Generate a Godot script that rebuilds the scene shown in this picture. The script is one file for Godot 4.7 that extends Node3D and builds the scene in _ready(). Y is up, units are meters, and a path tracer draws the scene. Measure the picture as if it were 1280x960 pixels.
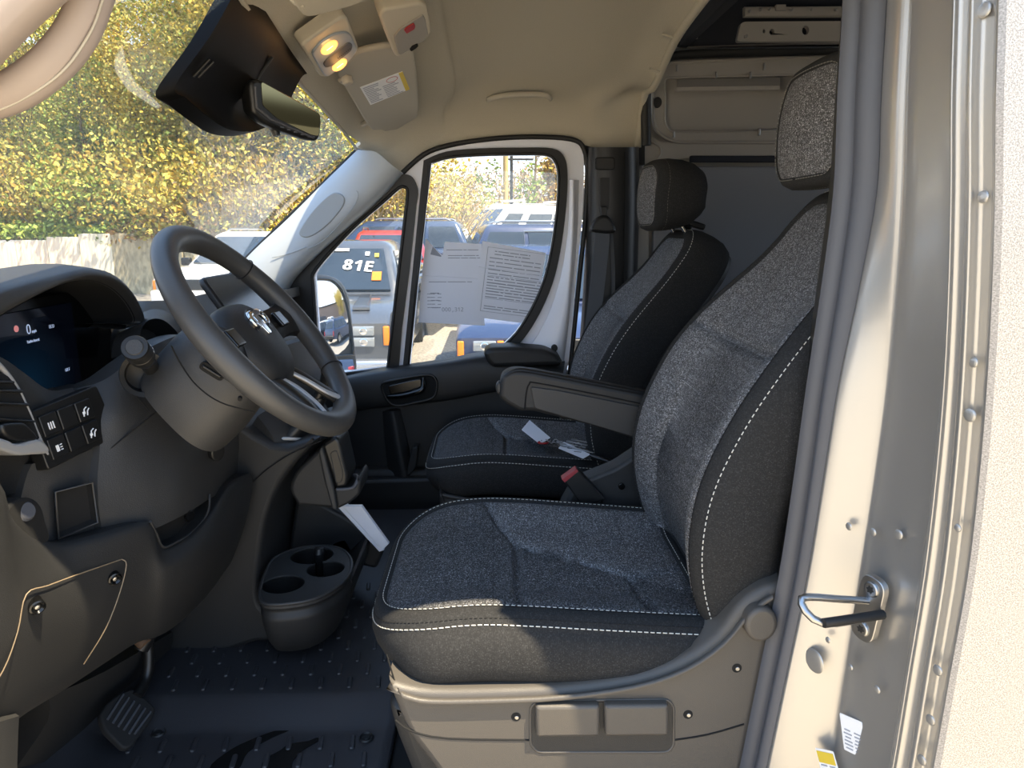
extends Node3D
# Cab of a cargo van seen through the open driver's door.  x: towards the rear of the van, y: up, -z: across towards the passenger side.
const FOC := 890.0
const EYE := Vector3(0, 1.85, 0)
var cam_basis: Basis
var rng := RandomNumberGenerator.new()
var M := {}
var taken := {}

# ---------- measuring helpers: where a sight line meets a plane of the van ----------
func ray(px: float, py: float) -> Vector3:
	return -cam_basis.z + cam_basis.x * (px - 640.0) / FOC + cam_basis.y * (480.0 - py) / FOC

func P(px: float, py: float, d: float) -> Vector3:      # on the long section d metres inboard of the eye
	var r := ray(px, py)
	return EYE + r * (-d / r.z)

func PX(px: float, py: float, x: float) -> Vector3:     # on the cross section at x
	var r := ray(px, py)
	return EYE + r * (x / r.x)

func PY(px: float, py: float, y: float) -> Vector3:     # on the level y
	var r := ray(px, py)
	return EYE + r * ((y - EYE.y) / r.y)

func poly(d: float, pts: Array) -> PackedVector2Array:  # flat list px,py,px,py -> x,y on the section d
	var o := PackedVector2Array()
	for i in range(0, pts.size(), 2):
		var p := P(pts[i], pts[i + 1], d)
		o.append(Vector2(p.x, p.y))
	return o

func line3(d: float, pts: Array) -> PackedVector3Array:
	var o := PackedVector3Array()
	for i in range(0, pts.size(), 2):
		o.append(P(pts[i], pts[i + 1], d))
	return o

func path3(pts: Array) -> PackedVector3Array:           # px,py,d triples
	var o := PackedVector3Array()
	for i in range(0, pts.size(), 3):
		o.append(P(pts[i], pts[i + 1], pts[i + 2]))
	return o

# ---------- curves ----------
func cr(a, b, c, d, t: float):
	return 0.5 * ((2.0 * b) + (c - a) * t + (2.0 * a - 5.0 * b + 4.0 * c - d) * t * t + (3.0 * b - a - 3.0 * c + d) * t * t * t)

func smooth3(p: PackedVector3Array, sub: int, closed := false) -> PackedVector3Array:
	var o := PackedVector3Array()
	var n := p.size()
	var last := n if closed else n - 1
	for i in last:
		var a: Vector3 = p[(i - 1 + n) % n] if closed else p[maxi(i - 1, 0)]
		var b: Vector3 = p[i]
		var c: Vector3 = p[(i + 1) % n]
		var e: Vector3 = p[(i + 2) % n] if closed else p[mini(i + 2, n - 1)]
		for k in sub:
			o.append(cr(a, b, c, e, float(k) / sub))
	if not closed:
		o.append(p[n - 1])
	return o

func smooth2(p: PackedVector2Array, sub: int, closed := true) -> PackedVector2Array:
	var q := PackedVector3Array()
	for v in p:
		q.append(Vector3(v.x, v.y, 0))
	var o := PackedVector2Array()
	for v in smooth3(q, sub, closed):
		o.append(Vector2(v.x, v.y))
	return o

func rounded(p: PackedVector2Array, r: float, seg := 4) -> PackedVector2Array:   # rounds the corners of a polygon
	var o := PackedVector2Array()
	var n := p.size()
	for i in n:
		var a := p[(i - 1 + n) % n]
		var b := p[i]
		var c := p[(i + 1) % n]
		var la := minf(r, a.distance_to(b) * 0.45)
		var lc := minf(r, c.distance_to(b) * 0.45)
		var s := b + (a - b).normalized() * la
		var e := b + (c - b).normalized() * lc
		for k in seg + 1:
			var t := float(k) / seg
			o.append(s.lerp(b, t).lerp(b.lerp(e, t), t))
	return o

func rrect(w: float, h: float, r: float, seg := 4) -> PackedVector2Array:
	return rounded(PackedVector2Array([Vector2(-w / 2, -h / 2), Vector2(w / 2, -h / 2), Vector2(w / 2, h / 2), Vector2(-w / 2, h / 2)]), r, seg)

func oval(rx: float, ry: float, n := 24) -> PackedVector2Array:
	var o := PackedVector2Array()
	for i in n:
		o.append(Vector2(cos(TAU * i / n) * rx, sin(TAU * i / n) * ry))
	return o

func resample(p: PackedVector3Array, step: float) -> PackedVector3Array:
	var o := PackedVector3Array([p[0]])
	var left := step
	for i in p.size() - 1:
		var a := p[i]
		var l := a.distance_to(p[i + 1])
		var at := 0.0
		while l - at >= left:
			at += left
			o.append(a.lerp(p[i + 1], at / l))
			left = step
		left -= l - at
	return o

# ---------- mesh building ----------
class MB:
	var st := SurfaceTool.new()
	var g := 0
	var empty := true
	func _init():
		st.begin(Mesh.PRIMITIVE_TRIANGLES)
	func group():
		g += 1
		st.set_smooth_group(g)
	func tri(a: Vector3, b: Vector3, c: Vector3):
		empty = false
		st.add_vertex(a); st.add_vertex(b); st.add_vertex(c)
	func quad(a: Vector3, b: Vector3, c: Vector3, d: Vector3):
		tri(a, b, c); tri(a, c, d)
	func flat(a: Vector3, b: Vector3, c: Vector3, d: Vector3):
		group(); quad(a, b, c, d)
	func uvquad(a: Vector3, b: Vector3, c: Vector3, d: Vector3):   # top-left, top-right, bottom-right, bottom-left
		group()
		var vs := [a, b, c, a, c, d]
		var us := [Vector2(0, 0), Vector2(1, 0), Vector2(1, 1), Vector2(0, 0), Vector2(1, 1), Vector2(0, 1)]
		for i in 6:
			st.set_uv(us[i]); st.add_vertex(vs[i])
		empty = false
	func grid(rows: Array, closed := false, ring := false, cols: Array = []):   # closed: each row is a loop; ring: the last row joins the first
		group()
		var n: int = rows.size()
		for i in (n if ring else n - 1):
			var a: PackedVector3Array = rows[i]
			var b: PackedVector3Array = rows[(i + 1) % n]
			var m: int = a.size()
			for j in (m if closed else m - 1):
				var k := (j + 1) % m
				if cols.size():
					var ca: PackedColorArray = cols[i]
					var cb: PackedColorArray = cols[(i + 1) % n]
					st.set_color(ca[j]); st.add_vertex(a[j]); st.set_color(ca[k]); st.add_vertex(a[k]); st.set_color(cb[k]); st.add_vertex(b[k])
					st.set_color(ca[j]); st.add_vertex(a[j]); st.set_color(cb[k]); st.add_vertex(b[k]); st.set_color(cb[j]); st.add_vertex(b[j])
					empty = false
				else:
					quad(a[j], a[k], b[k], b[j])
	func fan(r: PackedVector3Array):
		group()
		var c := Vector3.ZERO
		for p in r: c += p
		c /= r.size()
		for j in r.size(): tri(c, r[j], r[(j + 1) % r.size()])
	func mesh() -> ArrayMesh:
		st.generate_normals()
		st.index()
		return st.commit()

func tube(b: MB, pts: PackedVector3Array, rad, seg := 8, closed := false, flatten := 1.0, up := Vector3.ZERO):   # rad: a number or one per point
	var rows := []
	var n := pts.size()
	var ref := Vector3.ZERO
	for i in n:
		var t: Vector3
		if closed:
			t = pts[(i + 1) % n] - pts[(i - 1 + n) % n]
		else:
			t = pts[mini(i + 1, n - 1)] - pts[maxi(i - 1, 0)]
		t = t.normalized()
		if up != Vector3.ZERO:
			ref = (up - t * up.dot(t)).normalized()
		elif i == 0:
			ref = t.cross(Vector3.UP if absf(t.y) < 0.9 else Vector3.RIGHT).normalized()
		else:
			ref = (ref - t * ref.dot(t)).normalized()
		var side := t.cross(ref)
		var r: float = rad[i] if rad is Array or rad is PackedFloat32Array else rad
		var row := PackedVector3Array()
		for k in seg:
			var a := TAU * k / seg
			row.append(pts[i] + ref * cos(a) * r * flatten + side * sin(a) * r)
		rows.append(row)
	b.grid(rows, true, closed)
	if not closed:
		b.fan(rows[0]); b.fan(rows[n - 1])

func ccw(p: PackedVector2Array) -> PackedVector2Array:
	if Geometry2D.is_polygon_clockwise(p):
		p = p.duplicate()
		p.reverse()
	return p

func inset2(p: PackedVector2Array, d: float) -> PackedVector2Array:   # p counter-clockwise in y-up terms is NOT what Geometry2D calls it; only the sign of the area counts here
	var n := p.size()
	var area := 0.0
	for i in n:
		area += p[i].cross(p[(i + 1) % n])
	var s := 1.0 if area > 0 else -1.0
	var o := PackedVector2Array()
	for i in n:
		var e1 := (p[i] - p[(i - 1 + n) % n]).normalized()
		var e2 := (p[(i + 1) % n] - p[i]).normalized()
		var n1 := Vector2(-e1.y, e1.x) * s
		var n2 := Vector2(-e2.y, e2.x) * s
		var m := n1 + n2
		var l := m.length()
		m = n1 if l < 0.01 else m / l
		o.append(p[i] + m * d / maxf(0.5, m.dot(n1)))
	return o

func cap(b: MB, p0: PackedVector2Array, tr: Transform3D, z: float):
	var p := PackedVector2Array()
	for v in p0:
		if p.is_empty() or p[-1].distance_to(v) > 1e-5: p.append(v)
	if p.size() > 3 and p[0].distance_to(p[-1]) < 1e-5: p.remove_at(p.size() - 1)
	var ix := Geometry2D.triangulate_polygon(p)
	if ix.is_empty():            # an inset that folds over itself at tight corners: keep its outer loop
		var loops := Geometry2D.offset_polygon(p, 0.00002)
		var best := PackedVector2Array()
		for l in loops:
			if absf(area2(l)) > absf(area2(best)): best = l
		p = best
		ix = Geometry2D.triangulate_polygon(p)
	if ix.is_empty():
		p = Geometry2D.convex_hull(p0)
		ix = Geometry2D.triangulate_polygon(p)
	b.group()
	for i in range(0, ix.size(), 3):
		b.tri(tr * Vector3(p[ix[i]].x, p[ix[i]].y, z), tr * Vector3(p[ix[i + 1]].x, p[ix[i + 1]].y, z), tr * Vector3(p[ix[i + 2]].x, p[ix[i + 2]].y, z))

func area2(p: PackedVector2Array) -> float:
	var a := 0.0
	for i in p.size(): a += p[i].cross(p[(i + 1) % p.size()])
	return a

# a plate: outline p in local x,y, from z0 (face towards +z) back to z1, edges rounded by r
func plate(b: MB, p: PackedVector2Array, tr: Transform3D, z0: float, z1: float, r := 0.0, back_round := false):
	var steps := [[0.0, z0]]
	if r > 0.0:
		steps = []
		for k in 4:
			var a := PI / 2 * k / 3.0
			steps.append([r * (1.0 - sin(a)), z0 - signf(z0 - z1) * r * (1.0 - cos(a))])
	if back_round:
		for k in 4:
			var a := PI / 2 * k / 3.0
			steps.append([r * (1.0 - cos(a)), z1 + signf(z0 - z1) * r * (1.0 - sin(a))])
	else:
		steps.append([0.0, z1])
	var outs := []
	for s in steps:
		outs.append(inset2(p, s[0]) if s[0] > 0.0 else p)
	var n := p.size()
	b.group()
	for j in n:
		var k := (j + 1) % n
		var e1 := (p[j] - p[(j - 1 + n) % n]).normalized()
		var e2 := (p[k] - p[j]).normalized()
		if e1.dot(e2) < 0.75:
			b.group()
		for i in steps.size() - 1:
			var a0: Vector2 = outs[i][j]
			var a1: Vector2 = outs[i][k]
			var b0: Vector2 = outs[i + 1][j]
			var b1: Vector2 = outs[i + 1][k]
			var za: float = steps[i][1]
			var zb: float = steps[i + 1][1]
			b.quad(tr * Vector3(a0.x, a0.y, za), tr * Vector3(a1.x, a1.y, za), tr * Vector3(b1.x, b1.y, zb), tr * Vector3(b0.x, b0.y, zb))
	cap(b, outs[0], tr, z0)
	cap(b, outs[-1], tr, steps[-1][1])

func box(b: MB, size: Vector3, tr: Transform3D, r := 0.0, corner := -1.0):
	plate(b, rrect(size.x, size.y, corner if corner >= 0.0 else maxf(r, 0.0005), 3), tr, size.z / 2, -size.z / 2, r, r > 0.0)

# outline minus holes, joined by bridges, for flat pressed sheets
func holed(outer: PackedVector2Array, holes: Array) -> PackedVector2Array:
	var o := outer.duplicate()
	if not Geometry2D.is_polygon_clockwise(o): o.reverse()
	for h0 in holes:
		var h: PackedVector2Array = h0.duplicate()
		if Geometry2D.is_polygon_clockwise(h): h.reverse()
		var best := 1e9
		var bi := 0
		var bj := 0
		for i in o.size():
			for j in h.size():
				var dd := o[i].distance_squared_to(h[j])
				if dd < best:
					best = dd; bi = i; bj = j
		var q := PackedVector2Array()
		for i in bi + 1: q.append(o[i])
		for j in h.size() + 1: q.append(h[(bj + j) % h.size()])
		for i in range(bi, o.size()): q.append(o[i])
		o = q
	return o

# a pressed sheet with holes: face at z0, thickness back to z1
func sheet_holes(b: MB, outer: PackedVector2Array, holes: Array, tr: Transform3D, z0: float, z1: float):
	var q := holed(outer, holes)
	cap(b, q, tr, z0)
	cap(b, q, tr, z1)
	for ring in [outer] + holes:
		var n: int = ring.size()
		b.group()
		for j in n:
			var p: Vector2 = ring[j]
			var r: Vector2 = ring[(j + 1) % n]
			b.quad(tr * Vector3(p.x, p.y, z0), tr * Vector3(r.x, r.y, z0), tr * Vector3(r.x, r.y, z1), tr * Vector3(p.x, p.y, z1))

# a smooth surface through a net of points; `back` gives it thickness
func net(rows: Array, su: int, sv: int) -> Array:
	var a := []
	for r in rows:
		a.append(smooth3(r, sv))
	var o := []
	var n := a.size()
	for i in n - 1:
		for k in su:
			var row := PackedVector3Array()
			for j in a[0].size():
				row.append(cr(a[maxi(i - 1, 0)][j], a[i][j], a[i + 1][j], a[mini(i + 2, n - 1)][j], float(k) / su))
			o.append(row)
	o.append(a[n - 1])
	return o

func skin(b: MB, rows: Array, back: Vector3):
	b.grid(rows)
	if back == Vector3.ZERO:
		return
	var other := []
	for r in rows:
		var q := PackedVector3Array()
		for p in r: q.append(p + back)
		other.append(q)
	b.grid(other)
	b.grid([rows[0], other[0]])
	b.grid([rows[-1], other[-1]])
	var l := [PackedVector3Array(), PackedVector3Array()]
	var r2 := [PackedVector3Array(), PackedVector3Array()]
	for i in rows.size():
		l[0].append(rows[i][0]); l[1].append(other[i][0])
		r2[0].append(rows[i][-1]); r2[1].append(other[i][-1])
	b.grid(l); b.grid(r2)

func lathe(b: MB, prof: PackedVector2Array, tr: Transform3D, seg := 24):   # profile (radius, height along local y)
	var rows := []
	for p in prof:
		var row := PackedVector3Array()
		for k in seg:
			row.append(tr * Vector3(cos(TAU * k / seg) * p.x, p.y, sin(TAU * k / seg) * p.x))
		rows.append(row)
	for i in rows.size() - 1:
		b.grid([rows[i], rows[i + 1]], true)

func stitches(b: MB, pts: PackedVector3Array, length := 0.006, gap := 0.003, r := 0.0008):
	var p := resample(pts, length + gap)
	for i in p.size() - 1:
		var t := (p[i + 1] - p[i]).normalized()
		var e := p[i] + t * length
		var u := t.cross(Vector3.UP if absf(t.y) < 0.9 else Vector3.RIGHT).normalized()
		var w := t.cross(u)
		b.group()
		var a := [u * r, w * r, -u * r, -w * r]
		for k in 4:
			b.quad(p[i] + a[k], p[i] + a[(k + 1) % 4], e + a[(k + 1) % 4], e + a[k])

# along: a frame at `at` whose z axis looks along n and whose y axis is near up
func facing(at: Vector3, n: Vector3, up := Vector3.UP) -> Transform3D:
	var z := n.normalized()
	var x := up.cross(z).normalized()
	return Transform3D(Basis(x, z.cross(x), z), at)

func axis_y(at: Vector3, y: Vector3) -> Transform3D:
	var b := y.normalized()
	var x := b.cross(Vector3(0.31, 0.2, 0.93)).normalized()
	return Transform3D(Basis(x, b, x.cross(b)), at)

# ---------- nodes ----------
func numbered(called: String) -> String:
	var n: int = taken.get(called, 0)
	taken[called] = n + 1
	return called if n == 0 else "%s_%03d" % [called, n]

func tag(o: Node3D, label: String, category := "", group := "", kind := ""):
	if label: o.set_meta("label", label)
	if category: o.set_meta("category", category)
	if group: o.set_meta("group", group)
	if kind: o.set_meta("kind", kind)

func thing(called: String, label: String, category: String, at := Vector3.ZERO, group := "") -> Node3D:
	var o := Node3D.new()
	o.name = numbered(called)
	add_child(o)
	o.position = at
	tag(o, label, category, group)
	return o

func origin_of(n: Node) -> Vector3:
	var o := Vector3.ZERO
	while n is Node3D and n != self:
		o += n.position
		n = n.get_parent()
	return o

# commits b (built in world coordinates) as one mesh under parent
func obj(called: String, b, m: Material, parent: Node = self, label := "", kind := "") -> MeshInstance3D:
	var o := MeshInstance3D.new()
	o.name = numbered(called) if parent == self else called
	parent.add_child(o, true)
	o.mesh = b.mesh() if b is MB else b
	o.material_override = m
	if parent != self:
		o.position = -origin_of(parent)
	if label: o.set_meta("label", label)
	if kind: o.set_meta("kind", kind)
	return o

func struct(called: String, b, m: Material, label := "") -> MeshInstance3D:
	var o := obj(called, b, m)
	tag(o, label, "", "", "structure")
	return o

func lettering(called: String, text: String, height: float, tr: Transform3D, m: Material, parent: Node, depth := 0.0006, font := "Droid Sans", bold := false) -> MeshInstance3D:
	var t := TextMesh.new()
	var f := SystemFont.new()
	f.font_names = PackedStringArray([font])
	if bold: f.font_weight = 700
	t.font = f
	t.text = text
	t.font_size = 32
	t.pixel_size = height / 23.0
	t.depth = depth
	t.curve_step = 2.0
	var o := MeshInstance3D.new()
	o.name = called
	parent.add_child(o, true)
	o.mesh = t
	o.material_override = m
	o.transform = Transform3D(tr.basis, tr.origin - origin_of(parent))
	return o

# ---------- materials ----------
func noise_tex(freq: float, size: int, seed_: int, normal := false, strength := 4.0, octaves := 3, ramp: Gradient = null) -> NoiseTexture2D:
	var n := FastNoiseLite.new()
	n.seed = seed_
	n.frequency = freq
	n.fractal_octaves = octaves
	var t := NoiseTexture2D.new()
	t.width = size; t.height = size
	t.seamless = true
	t.noise = n
	t.as_normal_map = normal
	t.bump_strength = strength
	if ramp: t.color_ramp = ramp
	return t

func ramp2(a: Color, b: Color, lo := 0.3, hi := 0.7) -> Gradient:
	var g := Gradient.new()
	g.offsets = PackedFloat32Array([lo, hi])
	g.colors = PackedColorArray([a, b])
	return g

func mat(key: String, c: Color, rough := 0.6, metal := 0.0, spec := 0.5) -> StandardMaterial3D:
	var m := StandardMaterial3D.new()
	m.resource_name = key
	m.albedo_color = c
	m.roughness = rough
	m.metallic = metal
	m.metallic_specular = spec
	M[key] = m
	return m

func tri_planar(m: StandardMaterial3D, scale: float):
	m.uv1_triplanar = true
	m.uv1_scale = Vector3.ONE * scale

func g8(v: float) -> Color:
	return Color(v / 255.0, v / 255.0, v / 255.0)

func c8(r: float, g: float, b: float) -> Color:
	return Color(r / 255.0, g / 255.0, b / 255.0)

func fabric_image(size: int, lo: Color, hi: Color, density: float, fleck: int, seed_: int) -> ImageTexture:
	var r := RandomNumberGenerator.new()
	r.seed = seed_
	var im := Image.create(size, size, false, Image.FORMAT_RGB8)
	im.fill(lo)
	var n := int(size * size * density / (fleck * 2.0))
	for i in n:
		var t := r.randf()
		var c := lo.lerp(hi, t * t)
		var w := r.randi_range(1, fleck)
		var h := r.randi_range(1, 3)
		im.fill_rect(Rect2i(r.randi_range(0, size - 1 - w), r.randi_range(0, size - 1 - h), w, h), c)
	return ImageTexture.create_from_image(im)

func materials():
	var grain := noise_tex(0.22, 256, 3, true, 3.0, 2)
	var fine := noise_tex(0.45, 256, 5, true, 2.0, 2)
	var p := mat("dash_plastic", g8(50), 0.5)
	p.normal_enabled = true; p.normal_texture = grain; p.normal_scale = 0.35; tri_planar(p, 12.0)
	p = mat("dash_dark", g8(36), 0.55)
	p.normal_enabled = true; p.normal_texture = grain; p.normal_scale = 0.35; tri_planar(p, 12.0)
	p = mat("door_black", g8(34), 0.5)
	p.normal_enabled = true; p.normal_texture = grain; p.normal_scale = 0.3; tri_planar(p, 12.0)
	p = mat("seat_plastic", c8(74, 70, 65), 0.48)
	p.normal_enabled = true; p.normal_texture = grain; p.normal_scale = 0.4; tri_planar(p, 16.0)
	p = mat("wheel_skin", g8(60), 0.42)
	p.normal_enabled = true; p.normal_texture = fine; p.normal_scale = 0.3; tri_planar(p, 14.0)
	mat("black_gloss", g8(12), 0.18)
	mat("black_satin", g8(24), 0.4)
	mat("black_matte", g8(22), 0.8)
	mat("void_black", g8(10), 0.9)
	mat("rubber", g8(28), 0.55)
	p = mat("rubber_grey", c8(74, 76, 82), 0.5)
	mat("chrome", g8(225), 0.08, 1.0)
	mat("steel", g8(170), 0.3, 1.0)
	mat("silver_trim", g8(176), 0.35, 0.35)
	mat("white_print", g8(232), 0.6)
	mat("white_thread", c8(205, 203, 195), 0.8)
	mat("grey_thread", c8(120, 118, 112), 0.8)
	mat("red", c8(170, 28, 30), 0.4)
	mat("red_dark", c8(150, 50, 55), 0.45)
	mat("red_button", c8(150, 22, 24), 0.35)
	p = mat("paper", c8(236, 238, 244), 0.85)
	p.backlight_enabled = true
	p.backlight = Color(0.45, 0.46, 0.50)
	mat("print_grey", c8(152, 156, 166), 0.85)
	mat("yellow_label", c8(214, 186, 60), 0.6)
	# seat cloth
	p = mat("tweed", Color.WHITE, 0.95, 0.0, 0.3)
	p.albedo_texture = fabric_image(512, g8(66), c8(206, 206, 210), 1.5, 4, 11)
	p.vertex_color_use_as_albedo = true
	tri_planar(p, 4.2)
	p.normal_enabled = true; p.normal_texture = noise_tex(0.25, 256, 8, true, 5.0, 2); p.normal_scale = 0.6
	p = mat("seat_black", Color.WHITE, 0.9, 0.0, 0.3)
	p.albedo_texture = fabric_image(256, g8(38), g8(64), 1.2, 3, 12)
	tri_planar(p, 8.0)
	# headliner
	p = mat("headliner", Color.WHITE, 0.95, 0.0, 0.2)
	p.albedo_texture = noise_tex(0.3, 256, 21, false, 4.0, 3, ramp2(c8(176, 169, 152), c8(194, 187, 170)))
	tri_planar(p, 6.0)
	mat("call_grey", c8(140, 136, 130), 0.6)
	mat("beige_plastic", c8(178, 171, 156), 0.6)
	mat("visor_cloth", c8(172, 165, 150), 0.85)
	p = mat("pillar_plastic", c8(176, 182, 186), 0.6)
	p.normal_enabled = true; p.normal_texture = fine; p.normal_scale = 0.25; tri_planar(p, 10.0)
	mat("pillar_recess", c8(160, 166, 170), 0.7)
	mat("grip_plastic", c8(158, 145, 136), 0.55)
	# paint
	p = mat("door_paint", c8(240, 242, 250), 0.3)
	p.clearcoat_enabled = true; p.clearcoat = 0.6
	p = mat("silver_paint", c8(176, 174, 170), 0.36, 0.7)
	p.clearcoat_enabled = true; p.clearcoat = 0.7; p.clearcoat_roughness = 0.12
	p = mat("silver_body", Color.WHITE, 0.5, 0.45)
	p.albedo_texture = noise_tex(0.42, 512, 31, false, 4.0, 2, ramp2(c8(116, 114, 112), c8(184, 181, 178), 0.25, 0.75))
	tri_planar(p, 3.0)
	p.clearcoat_enabled = true; p.clearcoat = 0.5; p.clearcoat_roughness = 0.1
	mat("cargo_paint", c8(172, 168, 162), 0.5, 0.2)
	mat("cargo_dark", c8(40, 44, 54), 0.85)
	# glass
	p = mat("glass", Color(0.9, 0.95, 0.95, 0.06), 0.0)
	p.transparency = BaseMaterial3D.TRANSPARENCY_ALPHA
	mat("mirror", g8(240), 0.0, 1.0)
	mat("mirror_dark", c8(96, 92, 70), 0.02, 1.0)

func lamp_mat(key: String, c: Color, energy: float) -> StandardMaterial3D:
	var m := mat(key, c, 0.4)
	m.emission_enabled = true
	m.emission = c
	m.emission_energy_multiplier = energy
	return m

func _ready():
	rng.seed = 7
	# camera, sky, sun, exposure
	var pitch := atan((480.0 - 285.0) / FOC)
	cam_basis = Basis(Vector3.UP, deg_to_rad(-1.6)) * Basis(Vector3.RIGHT, -pitch)
	var cam := Camera3D.new()
	cam.name = "camera"
	add_child(cam)
	cam.transform = Transform3D(cam_basis, EYE)
	cam.fov = rad_to_deg(2.0 * atan(480.0 / FOC))
	cam.near = 0.02
	cam.far = 400.0
	cam.current = true
	var we := WorldEnvironment.new()
	we.name = "world"
	var env := Environment.new()
	var sm := ProceduralSkyMaterial.new()
	sm.sky_top_color = c8(138, 168, 208)
	sm.sky_horizon_color = c8(222, 230, 234)
	sm.sky_energy_multiplier = 1.5
	sm.ground_bottom_color = c8(92, 88, 82)
	sm.ground_horizon_color = c8(150, 150, 146)
	var sky := Sky.new()
	sky.sky_material = sm
	env.background_mode = Environment.BG_SKY
	env.sky = sky
	env.tonemap_mode = Environment.TONE_MAPPER_LINEAR
	env.tonemap_exposure = 1.45
	env.sdfgi_enabled = true
	env.ssao_enabled = true
	env.ssil_enabled = true
	we.environment = env
	add_child(we)
	var sun := DirectionalLight3D.new()
	sun.name = "sun"
	sun.light_energy = 3.4
	sun.light_color = Color(1.0, 0.93, 0.80)
	sun.light_angular_distance = 0.6
	sun.shadow_enabled = true
	var az := deg_to_rad(53.0)
	var el := deg_to_rad(60.5)
	sun.transform = facing(Vector3(3, 6, 6), Vector3(sin(az) * cos(el), sin(el), cos(az) * cos(el)))
	add_child(sun)
	materials()
	build_shell()
	build_dash()
	build_seats()
	build_cab_things()
	build_outside()

func T0(d: float) -> Transform3D:
	return Transform3D(Basis(), Vector3(0, 0, -d))

func closed_line(p: PackedVector2Array, d: float) -> PackedVector3Array:
	var o := PackedVector3Array()
	for v in p: o.append(Vector3(v.x, v.y, -d))
	return o

func build_shell():
	var b: MB
	# ----- floor, outer shell of the van -----
	b = MB.new()
	box(b, Vector3(4.6, 0.05, 1.92), Transform3D(Basis(), Vector3(1.2, 0.885, -1.6)))
	struct("floor", b, M.black_matte, "dark cab floor under the rubber mat")
	b = MB.new()
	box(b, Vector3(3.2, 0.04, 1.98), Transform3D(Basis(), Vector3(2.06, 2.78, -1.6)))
	struct("ceiling", b, M.cargo_dark, "dark roof of the cargo space")
	b = MB.new()
	box(b, Vector3(0.04, 0.9, 1.98), Transform3D(Basis(), Vector3(3.4, 1.3, -1.6)))
	struct("wall_rear", b, M.cargo_paint)
	b = MB.new()
	box(b, Vector3(0.03, 0.36, 1.9), Transform3D(Basis(), Vector3(0.62, 2.60, -1.6)))
	struct("trim_1", b, M.cargo_dark)
	# roof over the cab: outer skin, follows the headliner
	var rows := []
	for d in [2.56, 2.5, 2.2, 1.6, 1.0, 0.68, 0.6]:
		var e: float = absf(d - 1.58) / 0.98
		var h: float = 0.16 * pow(e, 6.0)
		rows.append(PackedVector3Array([Vector3(-0.40, 2.34 - h, -d), Vector3(-0.34, 2.38 - h, -d), Vector3(-0.2, 2.44 - h, -d), Vector3(0.1, 2.48 - h, -d), Vector3(0.46, 2.5 - h, -d), Vector3(0.66, 2.52 - h, -d)]))
	b = MB.new()
	skin(b, net(rows, 3, 3), Vector3(0, 0.02, 0))
	struct("roof", b, M.silver_paint, "outer roof skin of the van over the cab")
	build_headliner()
	build_far_side()
	build_cargo()
	build_near_pillar()
	build_near_front()

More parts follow.
